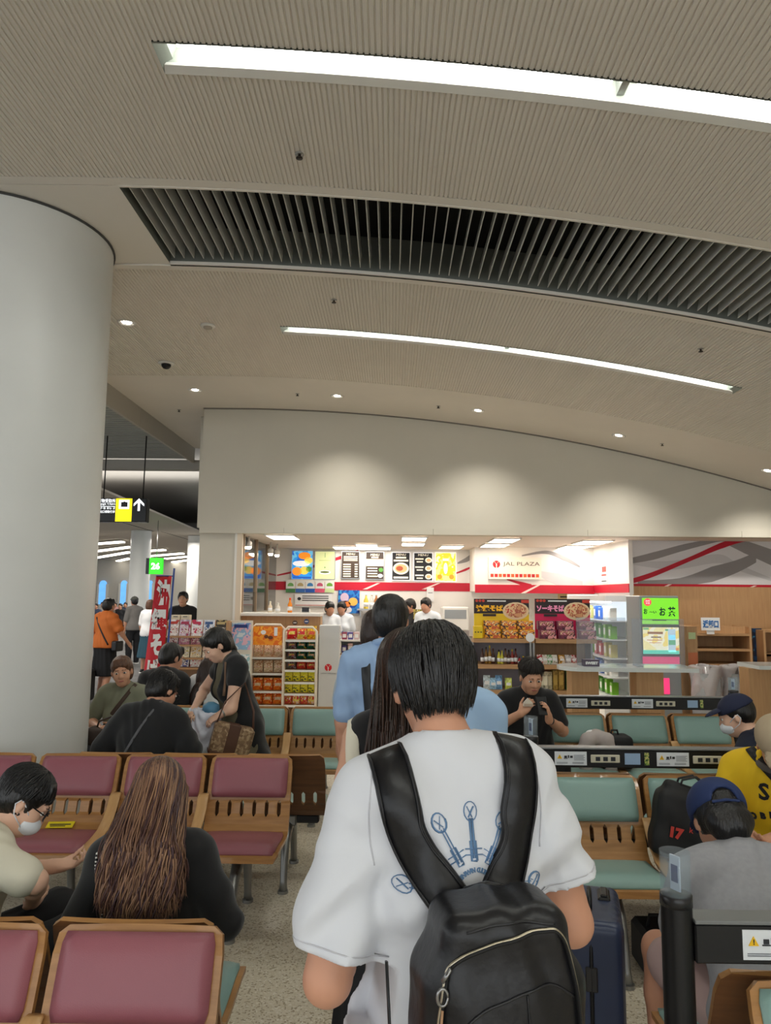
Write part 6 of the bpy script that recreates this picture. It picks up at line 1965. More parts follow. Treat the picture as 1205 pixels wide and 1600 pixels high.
# shirt: wide sleeves, soft folds
S = Sdf(); q = tee.k
tee.torso(S, .018, .05, True, 1.06)
S.ell(tee.T((0, -.005, .12)), np.array([.185, .138, .26])*q, tee.Rt, .06); S.ell(tee.T((0, -.005, -.02)), np.array([.222, .168, .23])*q, tee.Rt, .06)
SLV = {0: .86, 1: .70}
for i_, (A, a) in enumerate(((tee.SL, tee.arms[0]), (tee.SR, tee.arms[1]))):
    end = A+(a['e']-A)*(SLV[i_]-.02)
    S.cone(A+np.array([0, 0, -.005]), end, .062, .068, .035)
    S.cone(A*.5+end*.5, end, .066, .073, .02)
def tee_folds(x, y, z):
    w_ = np.exp(-((z-1.0)/.25)**2)
    d = .004*np.sin(38*(z+.55*np.abs(x)+.3*np.sin(9*x)))*np.exp(-((np.abs(x)-.17)/.08)**2)
    an = np.arctan2(z-1.2, np.abs(x)-.16); rd = np.hypot(z-1.2, np.abs(x)-.16)
    d = d+.006*(np.abs(np.sin(4.5*an+.6+2*rd*9))-.6)*np.exp(-((rd-.1)/.06)**2)
    d = d+.006*(np.abs(np.sin(17*(z*.8+x*.9)+1.4*np.sin(10*x)))-.6)*np.exp(-((z-1.05)/.2)**2)
    d = d+.010*np.sin(30*(x*1.2+.25*np.sin(8*z)))*w_
    d = d+.0065*np.sin(46*(z*.6-x*.8)+2*np.sin(11*x))*np.sin(13*x+5*z)
    d = d+.009*np.sin(24*(z+.9*x)+1.5)*np.exp(-((z-1.29)/.09)**2)*np.exp(-((x+.05)/.13)**2)
    return d
S.disp(tee_folds)
for i_, (A, a) in enumerate(((tee.SL, tee.arms[0]), (tee.SR, tee.arms[1]))):
    d = (a['e']-A)/np.linalg.norm(a['e']-A)
    # square cut sleeve hem
    c = A+(a['e']-A)*SLV[i_]
    S.box(c+d*.06, (.11, .11, .06), .0, np.stack([np.cross(d, [0, 1, 0])/np.linalg.norm(np.cross(d, [0, 1, 0])), np.cross(d, np.cross(d, [0, 1, 0]))/np.linalg.norm(np.cross(d, np.cross(d, [0, 1, 0]))), d], 1), .004, True)
S.ell(tee.neck1+tee.Rt@np.array([0, .012, .012])*q, np.array([.076, .082, .075])*q, tee.Rt, .004, True)
S.cut((0, 0, .78), (0, 0, -1))
tee.parts['shirt'] = S.build('t_shirt', M_TEE, tee.t, .006, 1)
# ribbed collar
col_pts = []
for k in range(29):
    a = 2*PI*k/28
    c = tee.neck1+tee.Rt@np.array([0, .006, -.046])*q
    o_ = c+tee.Rt@np.array([.066*math.cos(a), .072*math.sin(a), -.012*math.sin(a)*0])*q
    col_pts.append(Vector(o_)+Vector((0, .0, -.02*math.sin(a))))
mb = MB(); mb.tube(col_pts, .009, 8, flat=1.6); mb.build('collar', M_TEE, tee.t)
tee.trousers(M_KTROU, vox=.012, inf=.002).shoes(M_BLACK)
# seam lines of the sleeves
for sd, A, a in ((-1, tee.SL, tee.arms[0]), (1, tee.SR, tee.arms[1])):
    d = (a['e']-A)/np.linalg.norm(a['e']-A)
    x_ = np.cross(d, [0, 1, 0]); x_ /= np.linalg.norm(x_); y_ = np.cross(d, x_)
    c = A+(a['e']-A)*(SLV[0 if sd < 0 else 1]-.05)
    hits = tee.surf([(c+(x_*math.cos(w_)+y_*math.sin(w_))*.2, -(x_*math.cos(w_)+y_*math.sin(w_))) for w_ in np.linspace(0, 2*PI, 30)], off=.0006)
    mb = MB(); mb.tube([h[0] for h in hits], .0014, 5); mb.build('hem_stitch', mat('stitch', (196, 196, 202), .8), tee.t)
    c = A+np.array([-.012*sd, 0, 0])
    hits = tee.surf([((c[0]+.01*sd*math.sin(w_*2), -.4, c[2]+.07-.17*i/15), (0, 1, 0)) for i, w_ in enumerate(np.linspace(0, 1.5, 16))], off=.0002)
    mb = MB(); mb.tube([h[0] for h in hits], .0016, 5); mb.build('shoulder_seam', MATS['stitch'], tee.t)
# hair: straight black strands falling from the crown
def strands(person, m, n, length_fn, crown, seed=1, seg=9, r=.0016, off=.012, wave=0, spread=1.0, rads=(.086, .104, .095), centre=(0, -.02, .036), parent=None, name='hair_strands', below=None, keep=None):
    rnd = random.Random(seed)
    mb = MB(); q = person.k
    V = []; F = []
    for i in range(n):
        az = rnd.uniform(-PI, PI)
        t0 = (rnd.random()**.8)*1.2
        L = length_fn(az)*rnd.uniform(.86, 1.04)
        if t0 > L*.85: t0 = L*.3*rnd.random()
        lift = off*rnd.uniform(.3, 1)
        pts = []
        wv = rnd.uniform(-.06, .06); ph = rnd.uniform(0, 6)
        for j in range(seg+1):
            th = t0+(L-t0)*j/seg
            a = az+wv*math.sin(2.2*th+ph)
            thc = min(th, 1.55)
            ex = th-thc
            d = np.array([math.sin(thc)*math.sin(a), -math.sin(thc)*math.cos(a), math.cos(thc)])
            # tilt the pole of the parting
            d = rx(crown)@d
            p = np.array(centre)+d*(np.array(rads)+lift*(.5+.5*math.sin(PI*min(1, j/seg))))
            p = person.Hd(p+np.array([-.14*d[0]*.086*ex*ex, .016*ex*ex, -ex*.095]))
            pts.append(p)
        b = len(V)
        for j, p in enumerate(pts):
            t = pts[min(j+1, seg)]-pts[max(j-1, 0)]
            t = t/(np.linalg.norm(t)+1e-9)
            nrm = p-person.hc; nrm = nrm/np.linalg.norm(nrm)
            s_ = np.cross(t, nrm); s_ /= np.linalg.norm(s_)+1e-9
            rr = r*(1 if j < seg-1 else (.75 if j == seg-1 else .15))
            V += [tuple(p+s_*rr*1.6), tuple(p+nrm*rr), tuple(p-s_*rr*1.6)]
        for j in range(seg):
            for k in range(3): F.append((b+j*3+k, b+j*3+(k+1) % 3, b+j*3+3+(k+1) % 3, b+j*3+3+k))
    mb.v = V; mb.f = F; mb.mi = [0]*len(F); mb.sm = [True]*len(F)
    o = mb.build(name, m, parent or person.t, fix=False)
    o['kind'] = 'stuff'
    return o
S = Sdf(); q = tee.k
S.ell(tee.Hd((0, -.022, .034)), np.array([.087, .105, .094])*q, tee.Rh, .01)
S.ell(tee.Hd((0, -.042, -.02)), np.array([.074, .064, .062])*q, tee.Rh, .02)
S.ell(tee.Hd((0, .098, -.045)), np.array([.07, .072, .105])*q, tee.Rh, .012, True)
for e in (-1, 1): S.ell(tee.Hd((.09*e, .006, -.035)), np.array([.026, .026, .032])*q, tee.Rh, .01, True)
S.ell(tee.Hd((0, .0, -.15)), np.array([.11, .16, .082])*q, tee.Rh, .01, True)
hb = S.build('hair', HAIRK, tee.t, .006)
def tee_len(az):
    # az 0 = back of the head, +-pi = forehead
    a = abs(az)
    if a < .9: return 2.85
    if a < 1.25: return 2.6
    if a < 2.0: return 2.05
    return 1.4
strands(tee, HAIRK, 3200, tee_len, -.12, 3, 9, .0017, .012, parent=hb)
# ---- backpack
bp = tag(empty('backpack', tuple(tee.t.location), D2(11)), 'black leather backpack with a metal zip on the man in the white T-shirt', 'backpack')
bp.location = tee.t.location
bc = np.array([-.004, -.21, 1.0])
S = Sdf()
S.box(bc+[0, .0, -.06], (.1, .035, .13), .035, None, .03); S.box(bc+[0, -.012, .085], (.072, .036, .075), .035, None, .05); S.ell(bc+[0, -.035, -.07], (.118, .06, .15), None, .05)
S.disp(lambda x, y, z: .0035*np.sin(34*(z+.4*x+.2*np.sin(12*x)))*np.sin(17*x+9*z)+.003*np.sin(26*(x-.3*z)+1.2))
o = S.build('bag_body', M_LEATH, bp, .006); tee.parts['bag'] = o
def bag_line(nm, pts, r, m, parent=bp, off=.001, flat=1.0):
    T = tee.bvh('bag') if not hasattr(tee, '_bbag') else tee._bbag
    tee._bbag = T
    hits = []
    for x, z in pts:
        h = T.ray_cast(Vector((bc[0]+x, -.8, bc[2]+z)), Vector((0, 1, 0)))
        if h[0] is not None: hits.append((h[0]+h[1]*off, h[1]))
    mb = MB(); mb.tube([h[0] for h in hits], r, 6, flat=flat); return mb.build(nm, m, parent), hits
def arcpts(pts, n=24):
    out = []
    for i in range(n+1):
        t = (len(pts)-1)*i/n; j = min(int(t), len(pts)-2); u = t-j
        p = [pts[max(j-1, 0)], pts[j], pts[j+1], pts[min(j+2, len(pts)-1)]]
        out.append(tuple(.5*((2*p[1][k])+(-p[0][k]+p[2][k])*u+(2*p[0][k]-5*p[1][k]+4*p[2][k]-p[3][k])*u*u+(-p[0][k]+3*p[1][k]-3*p[2][k]+p[3][k])*u**3) for k in (0, 1)))
    return out
zp = arcpts([(-.112, -.1), (-.114, .0), (-.104, .1), (-.085, .135), (-.03, .156), (.045, .17), (.076, .164), (.096, .115), (.112, .02), (.114, -.1)], 60)
bag_line('zip_tape', zp, .0095, mat('zip_tape_black', (14, 14, 15), .7), flat=.3)
o, hits = bag_line('zip_teeth', zp, .0032, M_ZIP, off=.003)
bag_line('panel_seam', arcpts([(-.1, -.12), (-.092, .0), (-.07, .055), (.0, .082), (.06, .092), (.1, .07)], 30), .0022, M_LEATHE)
bag_line('panel_seam', arcpts([(.02, .084), (.024, -.02), (.02, -.16)], 14), .0018, M_LEATHE)
bag_line('top_seam', arcpts([(-.07, .172), (0, .182), (.07, .176)], 20), .0022, M_LEATHE)
hz = min(hits, key=lambda h: (h[0]-Vector((bc[0]-.1, -.3, bc[2]+.1))).length)
pz = empty('p', (0, 0, 0)); bpy.data.objects.remove(pz)
mb = MB(); c = hz[0]+hz[1]*.006
mb.tube([c+Vector((.008*math.cos(k*PI/8), 0, -.01+.012*math.sin(k*PI/8))) for k in range(17)], .0025, 6); mb.tube([c+Vector((0, 0, .012)), c+Vector((.012, -.002, .03))], .006, 8, flat=.5)
mb.build('zip_slider', mat('zip_nickel', (150, 150, 150), .3, metal=.9), bp)
mb = MB(); mb.tube([c+Vector((0, 0, -.028)), c+Vector((-.004, -.003, -.06)), c+Vector((-.004, -.002, -.12))], .0035, 6, flat=.6); mb.build('zip_pull', mat('pull_tan', (170, 130, 96), .5), bp)
# carrying loop between the straps
mb = MB(); top = bc[2]+.175
mb.tube([Vector((bc[0]-.045, -.165, top-.012)), Vector((bc[0]-.035, -.17, top+.012)), Vector((bc[0], -.172, top+.02)), Vector((bc[0]+.035, -.17, top+.012)), Vector((bc[0]+.045, -.165, top-.012))], .006, 8); mb.build('grab_loop', M_LEATH, bp)
def back_strap(x_top, z_sh, x_bot, z_bot, sd):
    rays = []
    for i in range(16):
        u = i/15
        x = x_bot+(x_top-x_bot)*u+.012*math.sin(PI*u)*sd; z = z_bot+(z_sh-z_bot)*u
        rays.append(((x, -.5, z), (0, 1, 0)))
    for y in (-.045, -.02, .01, .04, .065): rays.append(((x_top+.008*sd, y, 1.75), (0, 0, -1)))
    for i in range(10):
        u = i/9
        rays.append(((x_top+.01*sd+.045*sd*u, .6, z_sh-.03-.26*u), (0, -1, 0)))
    h = tee.surf(rays, off=.0095)
    o = tee.strap('shoulder_strap', h, .076, M_LEATH, .008, bp, 4)
    for e in (-1, 1):
        P_, N_ = tee.last
        mb = MB(); pts = []
        for i in range(len(P_)):
            t = (P_[min(i+1, len(P_)-1)]-P_[max(i-1, 0)]).normalized(); b = t.cross(N_[i]).normalized()
            pts.append(P_[i]+b*e*.032+N_[i]*.0085)
        mb.tube(pts, .0022, 5); mb.build('strap_stitching', M_LEATHE, o)
back_strap(-.135, 1.31, -.052, 1.15, -1)
back_strap(.098, 1.335, .042, 1.15, 1)
mb = MB(); mb.tube([Vector((-.165, -.12, 1.06)), Vector((-.16, -.13, .95)), Vector((-.13, -.15, .82))], .007, 8, flat=.4); mb.build('lower_strap', M_LEATH, bp)
# ---- blue print on the back of the shirt
def draw(nm, polys, r=.0022):
    mb = MB()
    for pl_ in polys:
        h = tee.surf([((x, -.6, z), (0, 1, 0)) for x, z in pl_], off=.0009)
        if len(h) > 1: mb.tube([p for p, n_ in h], r, 5, flat=.4)
    return mb.build(nm, M_INKB, tee.t)
PC = np.array([-.006, 1.163])       # centre of the fan
def sanshin(ang, r0, r1, sz_):
    d = np.array([math.sin(ang), math.cos(ang)]); n_ = np.array([d[1], -d[0]])
    a = PC+d*r0; b = PC+d*r1
    pol = [[tuple(a+n_*.0025), tuple((a+b)/2+n_*.0025), tuple(b+n_*.0025)], [tuple(a-n_*.0025), tuple((a+b)/2-n_*.0025), tuple(b-n_*.0025)]]
    c = b+d*sz_*.7
    pol.append([tuple(c+(d*math.sin(w_)+n_*math.cos(w_)*.8)*sz_) for w_ in np.linspace(0, 2*PI, 15)])
    pol.append([tuple(c+n_*sz_*.4+d*sz_*.5), tuple(c-n_*sz_*.3-d*sz_*.6)]); pol.append([tuple(c-n_*sz_*.4+d*sz_*.5), tuple(c+n_*sz_*.2-d*sz_*.6)])
    for o_ in (.005, .014): pol.append([tuple(a+d*o_-n_*.016), tuple(a+d*o_+n_*.016)])
    pol.append([tuple(a-d*.004+n_*.005), tuple(a+d*.025+n_*.005), tuple(a+d*.025-n_*.005), tuple(a-d*.004-n_*.005), tuple(a-d*.004+n_*.005)])
    return pol
for ang in (-88, -57, -28, 2, 33, 62, 90):
    draw('sanshin_print', sanshin(D2(ang), .052, .112, .016))
draw('power_symbol_print', [[(PC[0]+.0105*math.sin(w_), PC[1]-.002+.0105*math.cos(w_)) for w_ in np.linspace(.5, 2*PI-.5, 14)], [(PC[0], PC[1]), (PC[0], PC[1]+.011)]], .0018)
# curved lettering
word = 'OKINAWAN CULTURE'
for i, ch in enumerate(word):
    if ch == ' ': continue
    ang = D2(-62+124*i/(len(word)-1))
    c = PC+np.array([math.sin(ang), math.cos(ang)])*.034
    h = tee.surf([((c[0], -.6, c[1]), (0, 1, 0))], off=.0008)
    if h:
        o = text('lettering', ch, h[0][0], .0105, M_INKB, tee.t, depth=.0004, weight=.0006)
        o.rotation_euler = (Matrix.Rotation(0, 3, 'Z') @ h[0][1].to_track_quat('Z', 'Y').to_matrix()).to_euler()
        # keep the letters upright along the arc
        z_ = h[0][1]; up_ = Vector((math.sin(ang), 0, math.cos(ang))); up_ = (up_-z_*up_.dot(z_)).normalized(); xx = up_.cross(z_)
        o.rotation_euler = Matrix((xx, up_, z_)).transposed().to_euler()
# ------------------------------------------------------------------ everybody else
def to_local(loc, facing, p):
    return np.array(rz(-D2(facing))@(np.array(p, float)-np.array(loc, float)))
def px_local(loc, facing, px, py, Y): return to_local(loc, facing, P(px, py, Y))
M_BTEE = mat('black_cotton', (20, 20, 22), .85, sheen=.2)
M_LBLUE = mat('shirt_light_blue', (150, 178, 214), .75)
M_LBLUE2 = mat('shirt_sky', (158, 188, 220), .75)
M_GBLUE = mat('shirt_grey_blue', (176, 190, 200), .75)
M_OLIVE = mat('olive_cotton', (104, 98, 78), .85)
M_SAGE = mat('sage_cotton', (126, 128, 108), .85)
M_ORANGE = mat('orange_blouse', (196, 104, 40), .75)
M_CREAM = mat('cream_cotton', (214, 208, 188), .8)
M_GREYT = mat('grey_heather', (150, 150, 154), .85, var=.06, scale=60)
M_YELLOW = mat('yellow_cotton', (226, 186, 24), .75)
M_NAVY = mat('navy_cotton', (24, 30, 48), .8)
M_DENIM = mat('denim', (50, 62, 88), .85)
M_BEIGE = mat('beige_cap', (170, 152, 126), .8)
M_NCAP = mat('navy_cap', (30, 36, 62), .8)
M_BCAP = mat('blue_cap', (34, 50, 92), .8)
M_KTROU2 = M_KTROU
def long_strands(person, mats, n, zlow, seed, width=.13, azr=1.75, yback=-.17, wave=.006, r=.0019, seg=15, parent=None, part_side=0, belly=0.0):
    rnd = random.Random(seed)
    V = []; F = []; MI = []
    q = person.k
    for i in range(n):
        az = rnd.uniform(-azr, azr)
        lay = rnd.random()
        lift = .004+.012*lay
        pts = []
        th0 = rnd.uniform(0, .5)
        ph = rnd.uniform(0, 6); wv = wave*rnd.uniform(.4, 1.4); fr = rnd.uniform(22, 34)
        zl = zlow+rnd.uniform(-.02, .1)*(1 if rnd.random() < .6 else .4)+.05*abs(az)/azr
        for j in range(6):
            th = th0+(1.5-th0)*j/5
            d = rx(-.1)@np.array([math.sin(th)*math.sin(az), -math.sin(th)*math.cos(az), math.cos(th)])
            pts.append(person.Hd(np.array([0, -.02, .036])+d*(np.array([.084, .104, .093])+lift)))
        p0 = pts[-1].copy()
        xe = width*math.sin(az/azr*PI/2)*rnd.uniform(.75, 1.08)+rnd.uniform(-.012, .012)
        base = person.T((0, 0, .4))
        for j in range(1, seg+1):
            u = j/seg
            z = p0[2]+(zl-p0[2])*u
            e = u**.8
            x = p0[0]+(base[0]+xe-p0[0])*min(1, e*1.3)
            fall = (base[1]+(z-base[2])*0+yback-.03*lay)
            y = p0[1]+(fall-p0[1])*min(1, u*1.9)+belly*math.sin(PI*u)
            if abs(az) > 1.25: y += .05*(abs(az)-1.25)*2
            x += wv*math.sin(fr*(z)+ph)*u*1.5; y += wv*.7*math.cos(fr*z*.9+ph)*u
            pts.append(np.array([x, y, z]))
        b = len(V); m_ = len(pts)
        mi = rnd.choices(range(len(mats)), weights=[w_ for w_ in ((1,) if len(mats) == 1 else (4, 3, 1)[:len(mats)])])[0]
        rr0 = r*rnd.uniform(.7, 1.4)
        for j, p in enumerate(pts):
            t = pts[min(j+1, m_-1)]-pts[max(j-1, 0)]; t = t/(np.linalg.norm(t)+1e-9)
            nr = np.array([p[0]-person.hc[0], p[1]-person.hc[1]-.05, 0.02]); nr /= np.linalg.norm(nr)+1e-9
            s_ = np.cross(t, nr); s_ /= np.linalg.norm(s_)+1e-9
            rr = rr0*(1 if j < m_-2 else (.6 if j == m_-2 else .1))
            V += [tuple(p+s_*rr*1.7), tuple(p+nr*rr), tuple(p-s_*rr*1.7)]
        for j in range(m_-1):
            for k in range(3): F.append((b+j*3+k, b+j*3+(k+1) % 3, b+j*3+3+(k+1) % 3, b+j*3+3+k)); MI.append(mi)
    mb = MB(); mb.v = V; mb.f = F; mb.mi = MI; mb.sm = [True]*len(F)
    o = mb.build('hair_strands', mats, parent or person.t, fix=False); o['kind'] = 'stuff'
    return o
def crossbody(p, part, pts_back, width, m, name='bag_strap', off=.004):
    h = p.surf(pts_back, part, off)
    if len(h) > 2: return p.strap(name, h, width, m, .003)
# queue ---------------------------------------------------------------
w1 = Person('woman in the queue with very long dark brown hair and a black sleeveless top', (.05, 2.22, 0), 0, 1.57, True, head=(4, 0, 0), vox=.009, skin=SKIN2)
w1.body(face=False).shirt(M_BTEE, sleeve=0, inf=.012, amp=.002).skirt(M_KTROU, .55).shoes(M_BLACK).hair('long', HAIRB, fringe=False)
long_strands(w1, [HAIRB, mat('hair_umber', (58, 36, 26), .38)], 900, 1.1, 11, .1, 1.7, -.155, .002, parent=w1.parts['hair'])
sx_ = w1.SL[0]-.004
zs_ = w1.SL[2]
crossbody(w1, 'body', [((sx_-.006, -.4, zs_-.3+.31*u), (0, 1, 0)) for u in np.linspace(0, 1, 12)]+[((sx_, y, 1.6), (0, 0, -1)) for y in (-.03, -.01, .01, .03)]+[((sx_, .4, zs_+.0-.2*u), (0, -1, 0)) for u in np.linspace(0, 1, 6)], .042, mat('strap_cream', (222, 216, 196), .7), 'bag_strap', .018)
m1 = Person('person in a sky blue shirt, mostly hidden by the backpack man', (.225, 2.9, 0), 0, 1.55, vox=.011)
m1.body(face=False).shirt(M_LBLUE2, .75, amp=.004).trousers(M_DENIM).shoes(M_BLACK).hair('short', HAIRK, fringe=False)
m2 = Person('man in a light blue shirt with a black shoulder strap in the queue', (-.005, 3.55, 0), 0, 1.69, head=(0, -12, 0), vox=.010)
m2.body(face=False).shirt(M_LBLUE, .8, amp=.005, ph=1).trousers(M_DENIM).shoes(M_BLACK).hair('short', HAIRK, fringe=False)
sx_ = m2.SL[0]+.06
crossbody(m2, 'shirt', [((sx_+.03-.03*u, -.4, 1.05+.33*u), (0, 1, 0)) for u in np.linspace(0, 1, 9)]+[((sx_, y, 1.75), (0, 0, -1)) for y in (-.04, -.01, .03)]+[((sx_, .4, 1.36-.2*u), (0, -1, 0)) for u in np.linspace(0, 1, 5)], .045, M_BLACK, 'bag_strap')
w2 = Person('woman with a dark bob in a pale grey-blue blouse at the head of the queue', (-.09, 4.35, 0), 8, 1.60, True, vox=.011)
w2.body(face=False).shirt(M_GBLUE, .8, amp=.004).trousers(M_KTROU).shoes(M_BLACK).hair('bob', HAIRB, fringe=False)
crossbody(w2, 'shirt', [((-.02-.1*u, -.4, 1.0+.32*u), (0, 1, 0)) for u in np.linspace(0, 1, 9)]+[((-.12, y, 1.7), (0, 0, -1)) for y in (-.03, 0, .03)], .035, M_BLACK, 'bag_strap')
for pp_, mm_ in ((m1, M_LBLUE2), (m2, M_LBLUE), (w2, M_GBLUE)):
    mb = MB(); mb.tube([Vector(pp_.neck0+pp_.Rt@(np.array([.072*math.cos(2*PI*k/20), .008+.074*math.sin(2*PI*k/20), .052-.022*math.sin(2*PI*k/20)])*pp_.k)) for k in range(21)], .02, 8, flat=.9); mb.build('collar', mm_, pp_.t)
# shop staff ----------------------------------------------------------
M_UNI = mat('uniform_white', (222, 228, 234), .7); M_APR = mat('apron_blue', (70, 110, 170), .8)
def staff(lab, px, Y, H_, hair, facing, shirt, apron=None):
    p = P(px, 960, Y)
    a = Person(lab, (p.x, Y, 0), facing, H_, hair in ('bun', 'pony'), head=(18, 0, 0), vox=.016)
    a.body(face=False).shirt(shirt, .7, amp=.002).trousers(M_KTROU, vox=.018).shoes(M_BLACK).hair(hair, HAIRK, vox=.012)
    if apron:
        S = Sdf(); S.ell(a.T((0, .05, .12)), np.array([.15, .1, .26])*a.k, a.Rt); S.build('apron', apron, a.t, .016)
    return a
staff('shop worker with a bun behind the service counter, leftmost', 514, 12.3, 1.58, 'bun', 200, M_UNI)
staff('shop worker in a blue apron beside the worker with the bun', 535, 12.7, 1.58, 'pony', 170, M_UNI, M_APR)
staff('shop worker with short dark hair at the back of the kitchen', 668, 12.1, 1.66, 'short', 150, M_UNI)
staff('shop worker in dark clothes half hidden by the queue', 645, 12.4, 1.64, 'short', 120, M_BTEE)
# left benches --------------------------------------------------------
# long brown hair
HC1 = mat('hair_caramel', (164, 126, 96), .42, col2=(106, 74, 58), scale=7)
HC2 = mat('hair_chestnut', (96, 66, 54), .42, col2=(74, 48, 46), scale=7)
HC3 = mat('hair_mauve', (84, 60, 66), .42, col2=(62, 44, 44), scale=7)
L = (-.765, 2.42, 0)
w3 = Person('seated woman with long caramel brown hair and a black top, back to the camera', L, 4, 1.48, True, lean=-3, head=(30, 6, 0), seated=True, pel=(0, .07, .435), vox=.008, arms=(dict(e=(-.225, .06, .62), w=(-.12, .27, .58), p=(0, 0, 1.)), dict(e=(.225, .06, .62), w=(.10, .28, .58), p=(0, 0, 1.))))
w3.body(face=True).shirt(M_BTEE, 1.5, inf=.018, amp=.006, sl_r=.066, wide=1.12).trousers(M_CREAM, 2.0).shoes(M_WHITE)
w3.hair('long', HC2, fringe=False)
long_strands(w3, [HC1, HC2, HC3], 2300, .69, 21, .11, 1.85, -.165, .011, .0015, 17, parent=w3.parts['hair'])
# chain strap of her bag
hits = w3.surf([((-.158+.015*u*u, -.5, .86-.22*u), (0, 1, 0)) for u in np.linspace(0, 1, 44)], 'shirt', .004)
mb = MB()
for i, (p, n_) in enumerate(hits): mb.lathe(tuple(p), [(.0008, -.0045), (.0042, -.002), (.0042, .002), (.0008, .0045)], 6, i % 2)
ch = mb.build('bag_chain', [mat('chain_pearl', (226, 222, 214), .25, metal=.4), M_BLACK], w3.t); ch['kind'] = 'stuff'
# boy
L = (-1.46, 2.47, 0); F_ = -50
boy = Person('boy in a cream T-shirt with glasses and a white mask at the left edge', L, F_, 1.48, lean=18, head=(22, -18, 0), seated=True, pel=(0, 0, .435), vox=.008, skin=SKIN3,
             arms=(dict(e=(-.16, .2, .68), w=(-.03, .36, .70), p=(0, 0, 1.), curl=.9), dict(e=(.2, .235, .745), w=(.02, .28, .62), p=(-1., 0, .3), curl=.9)))
boy.body().shirt(M_CREAM, .72, inf=.018, amp=.005, sl_r=.066, ph=2).trousers(M_KTROU, 1.1).shoes(M_WHITE).hair('short', HAIRK).mask().glasses()
strands(boy, HAIRK, 900, lambda az: 2.3 if abs(az) < 1.1 else (1.8 if abs(az) < 1.9 else 1.45), -.1, 5, 7, .0018, .01, parent=boy.parts['hair'])
# man in black, second row
L = (-1.53, 4.57, 0)
m3 = Person('seated man in a black T-shirt with a thin crossbody strap, back to the camera', L, -6, 1.66, lean=16, head=(20, -28, 0), seated=True, pel=(0, 0, .45), vox=.010,
            arms=(dict(e=(-.29, .06, .68), w=(-.16, .3, .62), p=(0, 0, 1.)), dict(e=(.29, .08, .68), w=(.2, .3, .78), p=(0, 0, 1.), curl=.7)))
m3.body().shirt(M_BTEE, .85, inf=.026, amp=.005, sl_r=.075, wide=1.1).trousers(M_KTROU).shoes(M_BLACK).hair('short', HAIRK).glasses()
strands(m3, HAIRK, 700, lambda az: 2.5 if abs(az) < 1.1 else (2.0 if abs(az) < 1.9 else 1.4), -.1, 6, 7, .002, .01, parent=m3.parts['hair'])
crossbody(m3, 'shirt', [((.07-.2*u, -.5, 1.0-.4*u), (0, 1, 0)) for u in np.linspace(0, 1, 12)], .016, mat('strap_grey', (92, 92, 94), .6))
# woman in sage, facing the camera
L = (-2.06, 5.72, 0); F_ = 180
w4 = Person('seated woman in a sage T-shirt facing the camera, brown bag on her lap', L, F_, 1.56, True, lean=4, head=(4, 14, 6), seated=True, pel=(0, 0, .475), vox=.009, skin=SKIN2,
            arms=(dict(e=(-.2, .06, .72), w=(-.04, .24, .70), p=(0, -1., -.3), curl=.6), dict(e=(.24, .04, .70), w=(.08, .25, .68), p=(0, -1., -.3), curl=.6)))
w4.body().shirt(M_SAGE, .75, amp=.004).trousers(M_KTROU).shoes(M_BLACK).hair('pony', HAIRC)
t = tag(empty('handbag', (-2.06, 5.44, .52)), 'dark brown soft handbag on the lap of the woman in sage', 'bag')
S = Sdf(); S.box((0, 0, .09), (.12, .04, .06), .03); S.disp(lambda x, y, z: .006*np.sin(40*x+20*z)); S.build('body', mat('bag_brown', (60, 46, 38), .6), t, .009)
mb = MB(); mb.tube([(-.1, 0, .15), (-.08, 0, .22), (.0, .02, .25), (.08, 0, .22), (.1, 0, .15)], .008, 8); mb.build('handle', MATS['bag_brown'], t)
crossbody(w4, 'shirt', [((-.1+.2*u, .5, .98-.3*u), (0, -1, 0)) for u in np.linspace(0, 1, 10)], .03, mat('strap_brown', (70, 52, 42), .6))
# far row on the left, backs to the camera
m4 = Person('seated man in black beside the red banner, back to the camera', (-1.97, 6.33, 0), -14, 1.68, lean=6, head=(14, -26, 0), seated=True, pel=(0, 0, .475), vox=.011)
m4.body().shirt(M_BTEE, .8, inf=.022, amp=.004).trousers(M_KTROU).shoes(M_BLACK).hair('short', HAIRK).glasses()
w5 = Person('seated woman in a black cap and white top with a brown ponytail', (-1.60, 6.35, 0), -30, 1.56, True, lean=6, head=(14, -10, 0), seated=True, pel=(0, 0, .475), vox=.011)
w5.body().shirt(M_PAPER, .8, inf=.02, amp=.004).trousers(M_DENIM).shoes(M_WHITE).hair('long', HAIRB, fringe=False).cap(M_BTEE)
# standing woman -------------------------------------------------------
L = (-1.06, 5.14, 0); F_ = 122
h1 = px_local(L, F_, 303, 1108, 4.93); h2 = px_local(L, F_, 345, 1116, 4.86)
w6 = Person('standing woman in a black vest over an olive dress, holding a white bag open', L, F_, 1.53, True, lean=14, head=(24, 4, 0), vox=.0075, skin=SKIN3, pel=(0, -.03, .775),
            arms=(dict(e=(-.21, .12, .93), w=h2, p=(.3, 0, -1.), curl=.7), dict(e=(.22, .17, 1.0), w=h1, p=(-.3, .2, -1.), curl=.7)))
